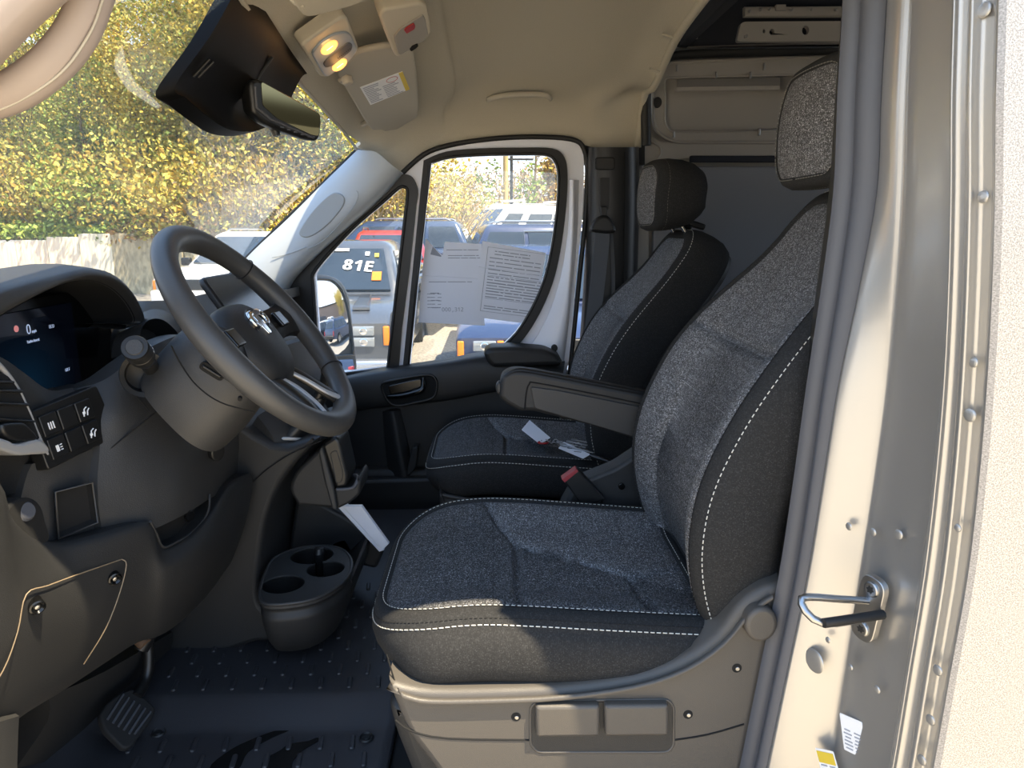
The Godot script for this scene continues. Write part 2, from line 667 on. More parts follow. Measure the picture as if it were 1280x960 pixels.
func build_headliner():
	var b: MB
	var xs := [-0.47, -0.40, -0.28, -0.17, -0.13, -0.09, 0.14, 0.30, 0.40, 0.455, 0.50]
	var rows := []
	# opening edge above the far door
	var edge := [443, 186, 469, 199, 504, 217, 541, 189, 562, 183, 582, 180, 666, 174, 725, 180, 750, 188, 772, 188, 797, 184]
	var side := [447, 183, 476, 190, 514, 192, 549, 170, 562, 164, 580, 159, 668, 153, 726, 158, 752, 166, 776, 165, 800, 160]
	var crease := [450, 178, 478, 178, 518, 158, 550, 144, 558, 138, 580, 133, 664, 127, 722, 127, 748, 135, 782, 120, 806, 118]
	rows.append(line3(2.445, edge))
	rows.append(line3(2.44, side))
	rows.append(line3(2.40, crease))
	# the header over the windscreen, then (x, y) along the roof at a few sections inboard
	var header := path3([432, 166, 2.3, 406, 137, 2.08, 372, 99, 1.8, 338, 53, 1.5, 282, -35, 1.1, 226, -110, 0.85])
	for i in header.size():
		var f := header[i]
		var top: float = [2.30, 2.375, 2.405, 2.415, 2.41, 2.35][i]
		var r := PackedVector3Array()
		var k := [0.0, 0.34, 0.62, 0.74, 0.79, 0.96, 1.0, 1.0, 0.99, 0.93, 0.85]
		for j in xs.size():
			r.append(Vector3(lerpf(f.x, 0.50, (xs[j] + 0.47) / 0.97), lerpf(f.y, top, k[j]), f.z))
		rows.append(r)
	var last := PackedVector3Array()
	for j in xs.size():
		last.append(Vector3(xs[j], 2.14 + 0.03 * sin(j * 0.34), -0.70))
	rows.append(last)
	b = MB.new()
	skin(b, net(rows, 6, 5), Vector3(0, 0.012, 0))
	var head := struct("ceiling", b, M.headliner, "beige cloth headliner moulded over the cab")
	# rolled rear edge of the headliner
	b = MB.new()
	var e2 := PackedVector3Array()
	for r in rows: e2.append(r[-1])
	tube(b, smooth3(e2, 6), 0.012, 8)
	obj("rear_edge", b, M.headliner, head)
	for q in [[780, 86, 2.14], [805, 43, 2.0]]:
		b = MB.new()
		var at := P(q[0], q[1], q[2])
		at = Vector3(0.462, at.y - 0.004, at.z)
		box(b, Vector3(0.03, 0.006, 0.012), Transform3D(Basis(Vector3.FORWARD, 0.3), at), 0.002)
		obj("clip_slot", b, M.beige_plastic, head)
	# windscreen
	var g := []
	var tops := PackedVector3Array([P(447, 187, 2.43)])
	tops.append_array(header)
	tops.append(Vector3(-0.47, 2.13, -0.72))
	for p in tops:
		var q := p + Vector3(-0.012, -0.004, 0)
		var bow := 0.09 * (1.0 - pow((q.z + 1.58) / 0.9, 2.0))
		g.append(PackedVector3Array([q, Vector3(-0.72 - bow, 1.86, q.z), Vector3(-0.96 - bow, 1.56, q.z)]))
	b = MB.new()
	skin(b, net(g, 4, 4), Vector3(-0.004, -0.003, 0))
	struct("window_1", b, M.glass, "windscreen glass")
	b = MB.new()
	tube(b, line3(2.43, [462, 192, 446, 187, 405, 228, 350, 281, 310, 320, 280, 350]), 0.006, 6)
	struct("trim_2", b, M.rubber, "black windscreen seal along the far front pillar")
	b = MB.new()
	var hp := PackedVector3Array()
	for p in tops: hp.append(p + Vector3(-0.002, -0.001, 0))
	tube(b, smooth3(hp, 4), 0.005, 6)
	struct("trim_3", b, M.beige_plastic, "front lip of the headliner above the windscreen")

func build_far_side():
	var b: MB
	# front pillar trim
	var rows := []
	var lv := [[447, 187, 470, 190, 503, 217], [405, 228, 432, 233, 478, 246], [360, 273, 390, 279, 432, 287], [318, 312, 345, 320, 398, 318], [296, 336, 322, 346, 366, 352], [284, 350, 300, 368, 356, 380]]
	for l in lv:
		var r := PackedVector3Array()
		r.append(P(l[0], l[1], 2.42))
		r.append(P(lerpf(l[0], l[2], 0.35), lerpf(l[1], l[3], 0.35), 2.375))
		r.append(P(l[2], l[3], 2.35))
		r.append(P(lerpf(l[2], l[4], 0.5), lerpf(l[3], l[5], 0.5), 2.345))
		r.append(P(lerpf(l[2], l[4], 0.85), lerpf(l[3], l[5], 0.85), 2.365))
		r.append(P(l[4], l[5], 2.41))
		rows.append(r)
	b = MB.new()
	skin(b, net(rows, 5, 4), Vector3(0, 0, -0.02))
	var pil := struct("trim_4", b, M.pillar_plastic, "pale grey moulded trim of the far front pillar")
	b = MB.new()
	plate(b, smooth2(poly(2.345, [414, 242, 427, 243, 431, 254, 417, 274, 399, 290, 384, 297, 374, 293, 377, 283, 393, 261]), 4), T0(2.345), 0.004, -0.02, 0.004)
	obj("recess_panel", b, M.pillar_recess, pil)
	b = MB.new()
	tube(b, smooth3(path3([433, 233, 2.37, 447, 240, 2.342, 444, 255, 2.342, 428, 276, 2.342, 405, 300, 2.342, 385, 311, 2.345]), 4), 0.0012, 5)
	tube(b, smooth3(path3([340, 322, 2.345, 362, 317, 2.343, 383, 309, 2.343]), 4), 0.0012, 5)
	obj("panel_gap", b, M.pillar_recess, pil)
	# ---- passenger door ----
	var d := 2.43
	var door := thing("door_1", "", "", Vector3(0, 0.93, -d))
	tag(door, "closed passenger door with black trim and white painted window frame", "", "", "structure")
	var t := T0(d)
	var outer := smooth2(poly(d, [486, 234, 503, 214, 530, 194, 560, 184, 610, 176, 665, 173, 712, 176, 727, 187, 730, 215, 727, 280, 721, 340, 716, 400, 711, 450, 704, 480]), 3, false)
	outer.append_array(poly(d, [690, 520, 640, 560, 500, 560, 395, 520, 352, 420, 352, 352, 398, 316, 450, 270]))
	var main := smooth2(poly(d, [538, 204, 562, 197, 602, 194, 650, 193, 683, 194, 694, 203, 698, 222, 696, 262, 689, 312, 679, 352, 664, 386, 645, 416, 622, 438]), 4, false)
	main.append_array(poly(d, [600, 462, 510, 470, 523, 340]))
	var quarter := PackedVector2Array(smooth2(poly(d, [392, 352, 396, 336, 440, 287, 480, 252, 498, 236, 506, 234, 510, 241, 507, 270]), 4, false))
	quarter.append_array(poly(d, [496, 365, 485, 460, 420, 468, 402, 468, 398, 440]))
	b = MB.new()
	sheet_holes(b, outer, [main, quarter], t, 0.0, -0.05)
	obj("painted_frame", b, M.door_paint, door)
	# black corner moulding round the quarter light
	var qo := poly(d, [352, 420, 352, 352, 372, 336, 398, 314, 450, 268, 484, 232])
	qo.append_array(smooth2(poly(d, [494, 222, 505, 218, 516, 222, 523, 238, 521, 256]), 4, false))
	qo.append_array(poly(d, [512, 340, 503, 410, 498, 470, 440, 485, 380, 470]))
	b = MB.new()
	sheet_holes(b, qo, [quarter], t, 0.012, -0.03)
	obj("quarter_frame", b, M.black_satin, door)
	b = MB.new()
	tube(b, closed_line(quarter, d - 0.012), 0.006, 6, true)
	obj("quarter_seal", b, M.rubber, door)
	# main window seal
	var so := smooth2(poly(d, [530, 201, 558, 190, 602, 186, 650, 185, 690, 186, 705, 197, 709, 220, 707, 262, 700, 314, 690, 355, 674, 392, 655, 422, 632, 447]), 4, false)
	so.append_array(poly(d, [605, 470, 502, 478, 516, 340]))
	b = MB.new()
	sheet_holes(b, so, [main], t, 0.014, -0.02)
	obj("window_seal", b, M.rubber, door)
	b = MB.new()
	tube(b, closed_line(main, d - 0.012), 0.005, 6, true)
	obj("seal_lip", b, M.black_satin, door)
	# slanted reveal of the painted frame behind the window
	b = MB.new()
	var rv := [path3([712, 225, 2.41, 710, 290, 2.41, 700, 350, 2.41, 682, 402, 2.41, 655, 445, 2.41]), path3([717, 225, 2.40, 716, 290, 2.40, 712, 350, 2.395, 706, 400, 2.395, 694, 448, 2.395]), path3([724, 225, 2.43, 722, 290, 2.43, 716, 350, 2.42, 711, 400, 2.42, 704, 460, 2.42])]
	skin(b, net(rv, 4, 3), Vector3(0, 0, -0.01))
	obj("painted_reveal", b, M.door_paint, door)
	b = MB.new()
	plate(b, oval(0.011, 0.012, 18), T0(2.39).translated(Vector3(P(693, 435, 2.39).x, P(693, 435, 2.39).y, 0)), 0.006, -0.01, 0.003)
	obj("rubber_plug", b, M.rubber, door)
	# glass panes
	b = MB.new()
	plate(b, poly(2.46, [512, 196, 700, 180, 700, 330, 650, 450, 505, 475]), T0(2.46), 0.0, -0.004)
	obj("window_pane", b, M.glass, door)
	b = MB.new()
	plate(b, poly(2.46, [385, 345, 440, 280, 505, 226, 515, 240, 492, 475, 395, 475]), T0(2.46), 0.0, -0.004)
	obj("quarter_pane", b, M.glass, door)
	# weather strip between frame and headliner
	b = MB.new()
	tube(b, smooth3(path3([503, 216, 2.42, 530, 193, 2.425, 560, 182, 2.425, 610, 174, 2.425, 665, 171, 2.425, 714, 174, 2.425, 730, 186, 2.425, 734, 215, 2.425, 731, 280, 2.425, 725, 340, 2.425, 719, 400, 2.425, 714, 450, 2.425, 706, 520, 2.425]), 4), 0.008, 8)
	obj("weather_strip", b, M.rubber, door)
	# trim panel: belt rail and lower panel
	b = MB.new()
	rows = [
		path3([396, 478, 2.41, 430, 470, 2.41, 470, 462, 2.41, 515, 456, 2.41, 562, 449, 2.41, 606, 441, 2.41, 650, 446, 2.41, 706, 452, 2.41]),
		path3([396, 484, 2.35, 430, 475, 2.35, 470, 467, 2.35, 515, 460, 2.35, 562, 453, 2.35, 606, 447, 2.35, 650, 453, 2.35, 705, 460, 2.35]),
		path3([396, 500, 2.33, 430, 490, 2.33, 470, 482, 2.33, 515, 475, 2.33, 562, 468, 2.33, 606, 462, 2.33, 650, 466, 2.33, 703, 472, 2.33]),
		path3([396, 517, 2.335, 430, 513, 2.335, 470, 507, 2.335, 515, 503, 2.335, 562, 497, 2.335, 606, 489, 2.335, 650, 484, 2.335, 703, 490, 2.335]),
		path3([396, 521, 2.36, 430, 516, 2.36, 470, 510, 2.36, 515, 506, 2.36, 562, 500, 2.36, 606, 492, 2.36, 650, 487, 2.36, 703, 496, 2.36])]
	skin(b, net(rows, 4, 4), Vector3(0, 0, -0.03))
	obj("belt_rail", b, M.door_black, door)
	b = MB.new()
	plate(b, rounded(poly(2.37, [380, 505, 430, 505, 515, 495, 700, 482, 700, 560, 690, 640, 600, 650, 380, 660]), 0.02), T0(2.37), 0.0, -0.05, 0.01)
	obj("lower_panel", b, M.door_black, door)
	b = MB.new()
	skin(b, net([path3([478, 515, 2.362, 482, 560, 2.35, 488, 606, 2.34]), path3([490, 514, 2.33, 498, 560, 2.32, 508, 606, 2.31]), path3([500, 513, 2.355, 510, 560, 2.345, 516, 606, 2.34])], 4, 4), Vector3(0, 0, -0.03))
	obj("panel_rib", b, M.door_black, door)
	b = MB.new()
	plate(b, rounded(poly(2.30, [372, 602, 470, 600, 560, 597, 640, 596, 640, 640, 372, 645]), 0.02), T0(2.30), 0.0, -0.08, 0.012)
	obj("door_pocket", b, M.door_black, door)
	# speaker stripe
	b = MB.new()
	plate(b, rounded(poly(2.32, [515, 560, 523, 558, 520, 585, 512, 594, 507, 594]), 0.008), T0(2.32), 0.0, -0.05, 0.004)
	obj("pocket_rib", b, M.dash_dark, door)
	# inner handle in its recess
	var rec := smooth2(poly(2.322, [478, 480, 500, 474, 530, 469, 542, 471, 546, 482, 541, 497, 520, 503, 500, 507, 488, 504, 481, 494]), 4)
	b = MB.new()
	tube(b, closed_line(rec, 2.323), 0.005, 6, true)
	obj("handle_bezel", b, M.black_satin, door)
	b = MB.new()
	plate(b, rec, T0(2.322), 0.0, -0.01, 0.0)
	obj("handle_recess", b, M.void_black, door)
	b = MB.new()
	tube(b, smooth3(path3([484, 496, 2.315, 500, 495, 2.305, 518, 491, 2.30, 528, 486, 2.30, 529, 472, 2.312]), 5), [0.006, 0.007, 0.007, 0.008, 0.008, 0.008, 0.008, 0.009, 0.009, 0.009, 0.01, 0.01, 0.01, 0.01, 0.01, 0.01, 0.009, 0.009, 0.008, 0.008, 0.008], 8)
	plate(b, rounded(poly(2.318, [485, 482, 515, 475, 527, 473, 527, 485, 515, 489, 488, 493]), 0.008), T0(2.318), 0.004, -0.004, 0.003)
	obj("door_handle", b, M.black_gloss, door)
	# elbow pad
	b = MB.new()
	plate(b, rounded(poly(2.30, [604, 441, 612, 435, 640, 434, 680, 437, 698, 444, 704, 453, 700, 457, 640, 459, 616, 460, 608, 452]), 0.012), T0(2.30), 0.0, -0.1, 0.016)
	obj("elbow_pad", b, M.door_black, door)
	# far door lower sill and outside skin below the window
	b = MB.new()
	plate(b, poly(2.47, [330, 470, 720, 462, 720, 700, 330, 700]), T0(2.47), 0.0, -0.08, 0.0)
	obj("outer_skin", b, M.silver_paint, door)
	b = MB.new()
	box(b, Vector3(1.5, 0.14, 0.14), Transform3D(Basis(), Vector3(-0.1, 0.97, -2.40)), 0.02)
	struct("trim_5", b, M.dash_dark, "dark sill below the passenger door")
	b = MB.new()
	plate(b, poly(2.475, [716, 140, 806, 140, 806, 206, 716, 206]), T0(2.475), 0.0, -0.03)
	struct("trim_12", b, M.rubber, "black filler behind the top of the far centre pillar")
	# far centre pillar
	var bp := MB.new()
	rows = []
	for l in [[734, 184, 798], [734, 260, 798], [731, 340, 796], [726, 420, 795], [720, 500, 795], [712, 600, 795], [705, 660, 795]]:
		rows.append(PackedVector3Array([P(l[0], l[1], 2.42), P(l[0] + 4, l[1], 2.37), P(l[0] + 12, l[1], 2.345), P(lerpf(l[0], l[2], 0.5), l[1], 2.335), P(l[2] - 8, l[1], 2.345), P(l[2], l[1], 2.39), P(l[2] + 1, l[1], 2.46)]))
	skin(bp, net(rows, 3, 4), Vector3(0.0, 0, -0.02))
	var pl := struct("trim_6", bp, M.black_satin, "black trim of the far centre pillar behind the passenger seat")
	b = MB.new()
	plate(b, rounded(poly(2.333, [745, 198, 767, 198, 767, 211, 745, 211]), 0.008), T0(2.333), 0.001, -0.01, 0.0)
	obj("airbag_badge", b, M.door_black, pl)
	b = MB.new()
	tube(b, closed_line(rounded(poly(2.335, [744, 197, 768, 197, 768, 212, 744, 212]), 0.01), 2.333), 0.0012, 5, true)
	tube(b, line3(2.334, [744, 204, 768, 204]), 0.001, 5)
	obj("badge_groove", b, M.void_black, pl)
	b = MB.new()
	plate(b, rounded(poly(2.333, [750, 222, 762, 222, 761, 262, 750, 262]), 0.004), T0(2.333), 0.0015, -0.01, 0.001)
	obj("slider_cover", b, M.door_black, pl)
	b = MB.new()
	tube(b, smooth3(path3([781, 190, 2.337, 780, 300, 2.337, 778, 400, 2.337]), 3), 0.0016, 5)
	obj("pillar_groove", b, M.void_black, pl)

func build_cargo():
	var b: MB
	var d := 2.52
	b = MB.new()
	plate(b, PackedVector2Array([Vector2(0.46, 0.9), Vector2(3.4, 0.9), Vector2(3.4, 2.78), Vector2(0.46, 2.78)]), T0(d), -0.02, -0.06)
	var w := struct("wall_passenger", b, M.cargo_paint, "grey painted inner side wall of the cargo space")
	# pressed frame above, lower door panel
	var o := rounded(poly(2.5, [816, 86, 832, 78, 1110, 68, 1110, 178, 838, 178, 816, 160]), 0.05)
	var i := rounded(poly(2.5, [831, 97, 1105, 91, 1105, 162, 838, 165, 831, 155]), 0.015)
	b = MB.new()
	sheet_holes(b, o, [i], T0(2.5), 0.0, -0.03)
	obj("pressed_frame", b, M.cargo_paint, w)
	b = MB.new()
	tube(b, closed_line(o, 2.5), 0.006, 6, true)
	tube(b, closed_line(i, 2.502), 0.004, 6, true)
	obj("pressed_edge", b, M.cargo_paint, w)
	for q in [[846, 97, 975, 104], [992, 97, 1100, 103]]:
		b = MB.new()
		var p := [P(q[0], q[1] + 2, 2.5), P(q[2], q[1], 2.5), P(q[2], q[1] + 10, 2.47), P(q[0], q[1] + 12, 2.47)]
		b.flat(p[0], p[1], p[2], p[3])
		var lip := Vector3(0, -0.012, 0)
		b.flat(p[3], p[2], p[2] + lip, p[3] + lip)
		b.flat(p[3] + lip, p[2] + lip, p[2] + lip + Vector3(0, 0.004, -0.03), p[3] + lip + Vector3(0, 0.004, -0.03))
		obj("hanging_rail", b, M.cargo_paint, w)
	for q in [[846, 85], [895, 94], [938, 94], [1030, 91], [955, 83], [842, 168], [949, 165]]:
		b = MB.new()
		box(b, Vector3(0.006, 0.022, 0.012), T0(2.495).translated(Vector3(P(q[0], q[1], 2.495).x, P(q[0], q[1], 2.495).y, 0)), 0.002)
		obj("weld_nib", b, M.steel, w)
	b = MB.new()
	plate(b, oval(0.014, 0.017, 20), T0(2.495).translated(Vector3(P(822, 128, 2.495).x, P(822, 128, 2.495).y, 0)), 0.003, -0.01, 0.002)
	obj("cover_cap", b, M.dash_dark, w)
	b = MB.new()
	tube(b, closed_line(rounded(poly(2.5, [807, 172, 826, 184, 826, 194, 807, 211, 803, 208]), 0.012), 2.5), 0.004, 6, true)
	plate(b, poly(2.5, [795, 168, 815, 168, 826, 178, 1110, 178, 1110, 193, 884, 195, 838, 200, 812, 240, 810, 420, 795, 420]), T0(2.5), -0.004, -0.04, 0.0)
	obj("door_shell", b, M.cargo_paint, w)
	b = MB.new()
	box(b, Vector3(2.4, 0.022, 0.02), T0(2.495).translated(Vector3(0.72 + 1.15, P(940, 199, 2.495).y, 0)), 0.006)
	obj("panel_step", b, M.cargo_dark, w)
	b = MB.new()
	plate(b, PackedVector2Array([Vector2(0.56, 1.0), Vector2(3.0, 1.0), Vector2(3.0, P(940, 208, 2.5).y), Vector2(0.56, P(940, 208, 2.5).y)]), T0(2.5), 0.0, -0.03, 0.006)
	obj("lining_board", b, mat("lining_grey", c8(138, 140, 146), 0.7), w)
	# door seal round the opening
	b = MB.new()
	tube(b, smooth3(path3([808, 182, 2.42, 807, 140, 2.42, 809, 104, 2.42, 815, 84, 2.42, 832, 72, 2.42, 860, 67, 2.42, 950, 64, 2.42, 1120, 61, 2.42]), 4), 0.016, 8)
	struct("trim_7", b, M.rubber, "black rubber seal round the sliding door opening")
	b = MB.new()
	tube(b, smooth3(path3([820, 68, 2.40, 850, 62, 2.40, 913, 60, 2.40, 1120, 58, 2.40]), 3), 0.003, 6)
	obj("bright_edge", b, M.steel, w)
	# dark upper side
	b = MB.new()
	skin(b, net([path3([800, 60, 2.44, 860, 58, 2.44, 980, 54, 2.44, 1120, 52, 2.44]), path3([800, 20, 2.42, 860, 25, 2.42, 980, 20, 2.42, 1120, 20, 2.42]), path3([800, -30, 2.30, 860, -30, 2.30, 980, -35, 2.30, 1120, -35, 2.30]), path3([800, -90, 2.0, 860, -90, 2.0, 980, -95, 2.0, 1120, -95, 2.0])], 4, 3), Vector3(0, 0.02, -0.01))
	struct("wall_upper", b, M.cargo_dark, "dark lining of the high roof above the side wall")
	# roof rail bracket with holes
	b = MB.new()
	var holes := []
	for q in [[955, 39, 0.004, 0.006], [965, 40, 0.008, 0.009], [1007, 38, 0.011, 0.013]]:
		var hp := PackedVector2Array()
		var c := poly(2.36, [q[0], q[1]])[0]
		for v in oval(q[2], q[3], 14): hp.append(v + c)
		holes.append(hp)
	sheet_holes(b, rounded(poly(2.36, [921, 52, 926, 29, 931, 27, 1120, 26, 1120, 51]), 0.01), holes, T0(2.36), 0.0, -0.02)
	obj("roof_rail", b, M.cargo_paint, w)
	b = MB.new()
	plate(b, poly(2.34, [931, 8, 1120, 7, 1120, 20, 931, 20]), T0(2.34), 0.0, -0.02, 0.004)
	plate(b, poly(2.335, [970, 6, 982, 6, 982, 13, 970, 13]), T0(2.335), 0.003, -0.01, 0.0)
	obj("upper_rail", b, M.cargo_paint, w)
	for q in [[937, 14], [951, 12], [962, 11], [990, 12], [1014, 12], [1045, 12], [933, 45]]:
		b = MB.new()
		plate(b, oval(0.004, 0.004, 10), T0(2.335).translated(Vector3(P(q[0], q[1], 2.335).x, P(q[0], q[1], 2.335).y, 0)), 0.004, -0.01, 0.002)
		obj("rivet", b, M.steel, w)

func build_near_pillar():
	var b: MB
	var ys := [-260, -60, 120, 240, 360, 480, 600, 720, 840, 960, 1060, 1400]
	var ds := [0.92, 0.875, 0.862, 0.846, 0.835, 0.835, 0.80, 0.775, 0.69, 0.675, 0.66, 0.652, 0.628, 0.62]
	var lv := {
		0: [1052, 1056, 1070, 1092, 1106, 1110, 1124, 1138, 1188, 1198, 1208, 1220, 1241, 1246],
		240: [1036, 1044, 1060, 1080, 1096, 1099, 1116, 1134, 1188, 1196, 1206, 1219, 1240, 1244],
		480: [1003, 1011, 1025, 1038, 1050, 1053, 1100, 1120, 1178, 1187, 1197, 1210, 1229, 1234],
		720: [968, 975, 990, 1000, 1011, 1014, 1066, 1085, 1150, 1162, 1174, 1187, 1205, 1210],
		960: [918, 926, 940, 950, 960, 964, 1030, 1050, 1112, 1122, 1134, 1147, 1162, 1167]}
	var keys := [0, 240, 480, 720, 960]
	var lines := []          # lines[k]: the k-th profile point from top to bottom
	for k in 14:
		var col := PackedVector3Array()
		for y in ys:
			var i := clampi(int(floor(y / 240.0)), 0, 3)
			var t: float = (y - keys[i]) / 240.0
			var px: float = lerpf(lv[keys[i]][k], lv[keys[i + 1]][k], t)
			if i > 0 and i < 3 and t >= 0 and t <= 1:
				px = cr(float(lv[keys[i - 1]][k]), float(lv[keys[i]][k]), float(lv[keys[i + 1]][k]), float(lv[keys[mini(i + 2, 4)]][k]), t)
			if y < 0: px = lv[0][k] + 4.0
			if y > 1000: px = lv[960][k] - (y - 960) * 0.2
			col.append(P(px, y, ds[k]))
		lines.append(smooth3(col, 5))
	# inner trim
	b = MB.new()
	var back := PackedVector3Array()
	for p in lines[0]: back.append(p + Vector3(0.05, 0, -0.03))
	b.grid([back, lines[0], lines[1]])
	struct("trim_8", b, M.black_satin, "black inner trim of the near centre pillar")
	b = MB.new()
	var bulge := PackedVector3Array()
	var bulge2 := PackedVector3Array()
	for i in lines[1].size():
		bulge.append(lines[1][i].lerp(lines[2][i], 0.5) + Vector3(-0.012, 0, 0.004))
		bulge2.append(lines[2][i].lerp(lines[4][i], 0.5) + Vector3(-0.010, 0, 0.012))
	var mid := PackedVector3Array()
	for p in lines[2]: mid.append(p + Vector3(0.004, 0, 0))
	b.grid([lines[1], bulge, mid])
	b.grid([mid, bulge2, lines[4]])
	var gap := PackedVector3Array()
	for p in lines[5]: gap.append(p + Vector3(0.02, 0, -0.004))
	b.grid([lines[4], gap, lines[5]])
	struct("trim_9", b, M.rubber_grey, "dark grey rubber door seal down the near centre pillar")
	# jamb with its folds
	b = MB.new()
	var mm := func(k: int, off: Vector3) -> PackedVector3Array:
		var o := PackedVector3Array()
		for p in lines[k]: o.append(p + off)
		return o
	var prof := [lines[5], mm.call(5, Vector3(-0.004, 0, 0.004)), lines[6], mm.call(6, Vector3(0.006, 0, 0.010)), lines[7]]
	prof.append_array([mm.call(8, Vector3(0.004, 0, -0.008)), lines[8], mm.call(9, Vector3(-0.006, 0, 0)), lines[9], mm.call(10, Vector3(0.006, 0, 0)), lines[10], mm.call(11, Vector3(-0.005, 0, 0)), lines[11], mm.call(11, Vector3(0.006, 0, 0.004)), mm.call(12, Vector3(0.004, 0, 0)), lines[12], lines[13]])
	b.grid(net_rows(prof, 3))
	var jamb := struct("wall_jamb", b, M.silver_paint, "silver painted door jamb with pressed folds")
	b = MB.new()
	var out := []
	for x in [0.0, 0.004, 0.3, 1.2, 3.0]:
		var r := PackedVector3Array()
		for p in lines[13]: r.append(Vector3(p.x + x if x < 0.1 else 0.45 + x, p.y, p.z + (0.0 if x == 0.0 else 0.004)))
		out.append(r)
	b.grid([out[0], out[1]])
	b.grid(out.slice(1))
	struct("wall_driver", b, M.silver_body, "silver metallic outer side panel behind the door")
	# inner shell behind the jamb, closes the cargo space on the driver's side
	b = MB.new()
	box(b, Vector3(2.9, 1.9, 0.04), Transform3D(Basis(), Vector3(1.98, 1.83, -0.70)))
	struct("wall_inner", b, M.cargo_paint)
	# spot welds and dimples
	for q in [[1060, 658, 6], [1090, 665, 6], [1122, 668, 7], [1062, 834, 5], [1095, 862, 6], [1034, 800, 5], [1228, 246, 7], [1211, 519, 8], [1171, 838, 7], [1162, 900, 7], [1151, 950, 7], [1196, 660, 5], [1229, 12, 8], [1216, 453, 6]]:
		b = MB.new()
		var dd: float = lerpf(0.84, 0.62, (q[0] - jamb_px(lv, 5, q[1])) / (jamb_px(lv, 13, q[1]) - jamb_px(lv, 5, q[1])))
		var at := P(q[0], q[1], dd)
		var pr := PackedVector2Array()
		for k in 5: pr.append(Vector2(0.0058 * cos(k * PI / 8) * q[2] / 7.0, 0.0016 * sin(k * PI / 8)))
		lathe(b, pr, axis_y(at + Vector3(0.001, 0, 0), Vector3(-1, 0, 0.3)), 14)
		obj("dimple", b, M.silver_paint, jamb)
	b = MB.new()
	var pr2 := PackedVector2Array()
	for k in 6: pr2.append(Vector2(0.016 * cos(k * PI / 10), 0.003 * sin(k * PI / 10)))
	lathe(b, pr2, axis_y(P(1018, 826, 0.81), Vector3(-1, 0, 0.35)), 20)
	obj("round_plug", b, M.silver_paint, jamb)
	# striker
	var sd := 0.745
	var n := Vector3(-1, 0, 0.42)
	var st := facing(P(1088, 760, sd) + n.normalized() * 0.002, n)
	var sk := thing("door_striker", "steel door striker with a bent loop bolted on the silver jamb", "striker", st.origin)
	b = MB.new()
	plate(b, rrect(0.032, 0.084, 0.0158, 6), st.rotated_local(Vector3.BACK, -0.12), 0.004, -0.004, 0.0012)
	obj("plate", b, M.steel, sk)
	for s in [-1, 1]:
		b = MB.new()
		var tt := st.rotated_local(Vector3.BACK, -0.12).translated_local(Vector3(0, 0.027 * s, 0))
		plate(b, oval(0.0095, 0.0095, 20), tt, 0.0065, 0.003, 0.002)
		obj("screw", b, M.steel, sk)
		b = MB.new()
		var star := PackedVector2Array()
		for k in 12: star.append(Vector2.from_angle(TAU * k / 12) * (0.0052 if k % 2 == 0 else 0.0034))
		plate(b, star, tt, 0.0068, 0.006)
		obj("screw_recess", b, M.black_matte, sk)
	b = MB.new()
	var a0 := P(1100, 766, 0.735)
	var a1 := P(1056, 770, 0.735) + n * 0.03
	var l3 := PackedVector3Array([P(1093, 752, sd), P(1062, 746, sd) + n * 0.012, P(1028, 741, sd) + n * 0.03, P(1058, 770, sd - 0.015) + n * 0.034, P(1104, 768, sd - 0.015)])
	tube(b, smooth3(l3, 4), 0.0045, 8)
	obj("loop", b, M.steel, sk)
	b = MB.new()
	tube(b, PackedVector3Array([P(1059, 770, sd - 0.02) + n * 0.034, P(1104, 768, sd - 0.02)]), 0.0055, 8)
	obj("rubber_sleeve", b, M.rubber, sk)
	# stickers
	sticker("jamb_sticker", "white printed sticker on the silver jamb below the striker", P(1069, 919, 0.76), Vector3(-1, 0, 0.4), 0.034, 0.046, 0.28, false)
	sticker("jamb_sticker", "yellow edged sticker at the very bottom of the silver jamb", P(1040, 962, 0.775), Vector3(-1, 0, 0.4), 0.032, 0.05, 0.5, true)

func jamb_px(lv: Dictionary, k: int, y: float) -> float:
	var i := clampi(int(floor(y / 240.0)), 0, 3)
	return lerpf(lv[i * 240][k], lv[(i + 1) * 240][k], (y - i * 240) / 240.0)

func net_rows(rows: Array, sub: int) -> Array:     # smooths only across the rows
	var o := []
	var n := rows.size()
	for i in n - 1:
		for k in sub:
			var r := PackedVector3Array()
			for j in rows[0].size():
				r.append(cr(rows[maxi(i - 1, 0)][j], rows[i][j], rows[i + 1][j], rows[mini(i + 2, n - 1)][j], float(k) / sub))
			o.append(r)
	o.append(rows[n - 1])
	return o

func sticker(called: String, label: String, at: Vector3, n: Vector3, w: float, h: float, turn: float, yellow: bool):
	var t := facing(at + n.normalized() * 0.004, n).rotated_local(Vector3.BACK, turn)
	var s := thing(called, label, "sticker", t.origin)
	var b := MB.new()
	plate(b, rrect(w, h, 0.002), t, 0.0, -0.0006)
	obj("paper", b, M.white_print, s)
	if yellow:
		b = MB.new()
		box(b, Vector3(w * 0.9, h * 0.28, 0.0004), t.translated_local(Vector3(0, h * 0.30, 0.0004)))
		obj("yellow_band", b, M.yellow_label, s)
		b = MB.new()
		plate(b, oval(0.006, 0.006, 16), t.translated_local(Vector3(0.006, -0.004, 0)), 0.0006, 0.0)
		obj("red_circle", b, M.red, s)
	b = MB.new()
	for k in 6:
		for c in 2:
			box(b, Vector3(w * rng.randf_range(0.25, 0.38), h * 0.035, 0.0004), t.translated_local(Vector3((c - 0.5) * w * 0.45, -h * 0.4 + h * 0.1 * k, 0.0003)))
	obj("printed_lines", b, M.print_grey, s)

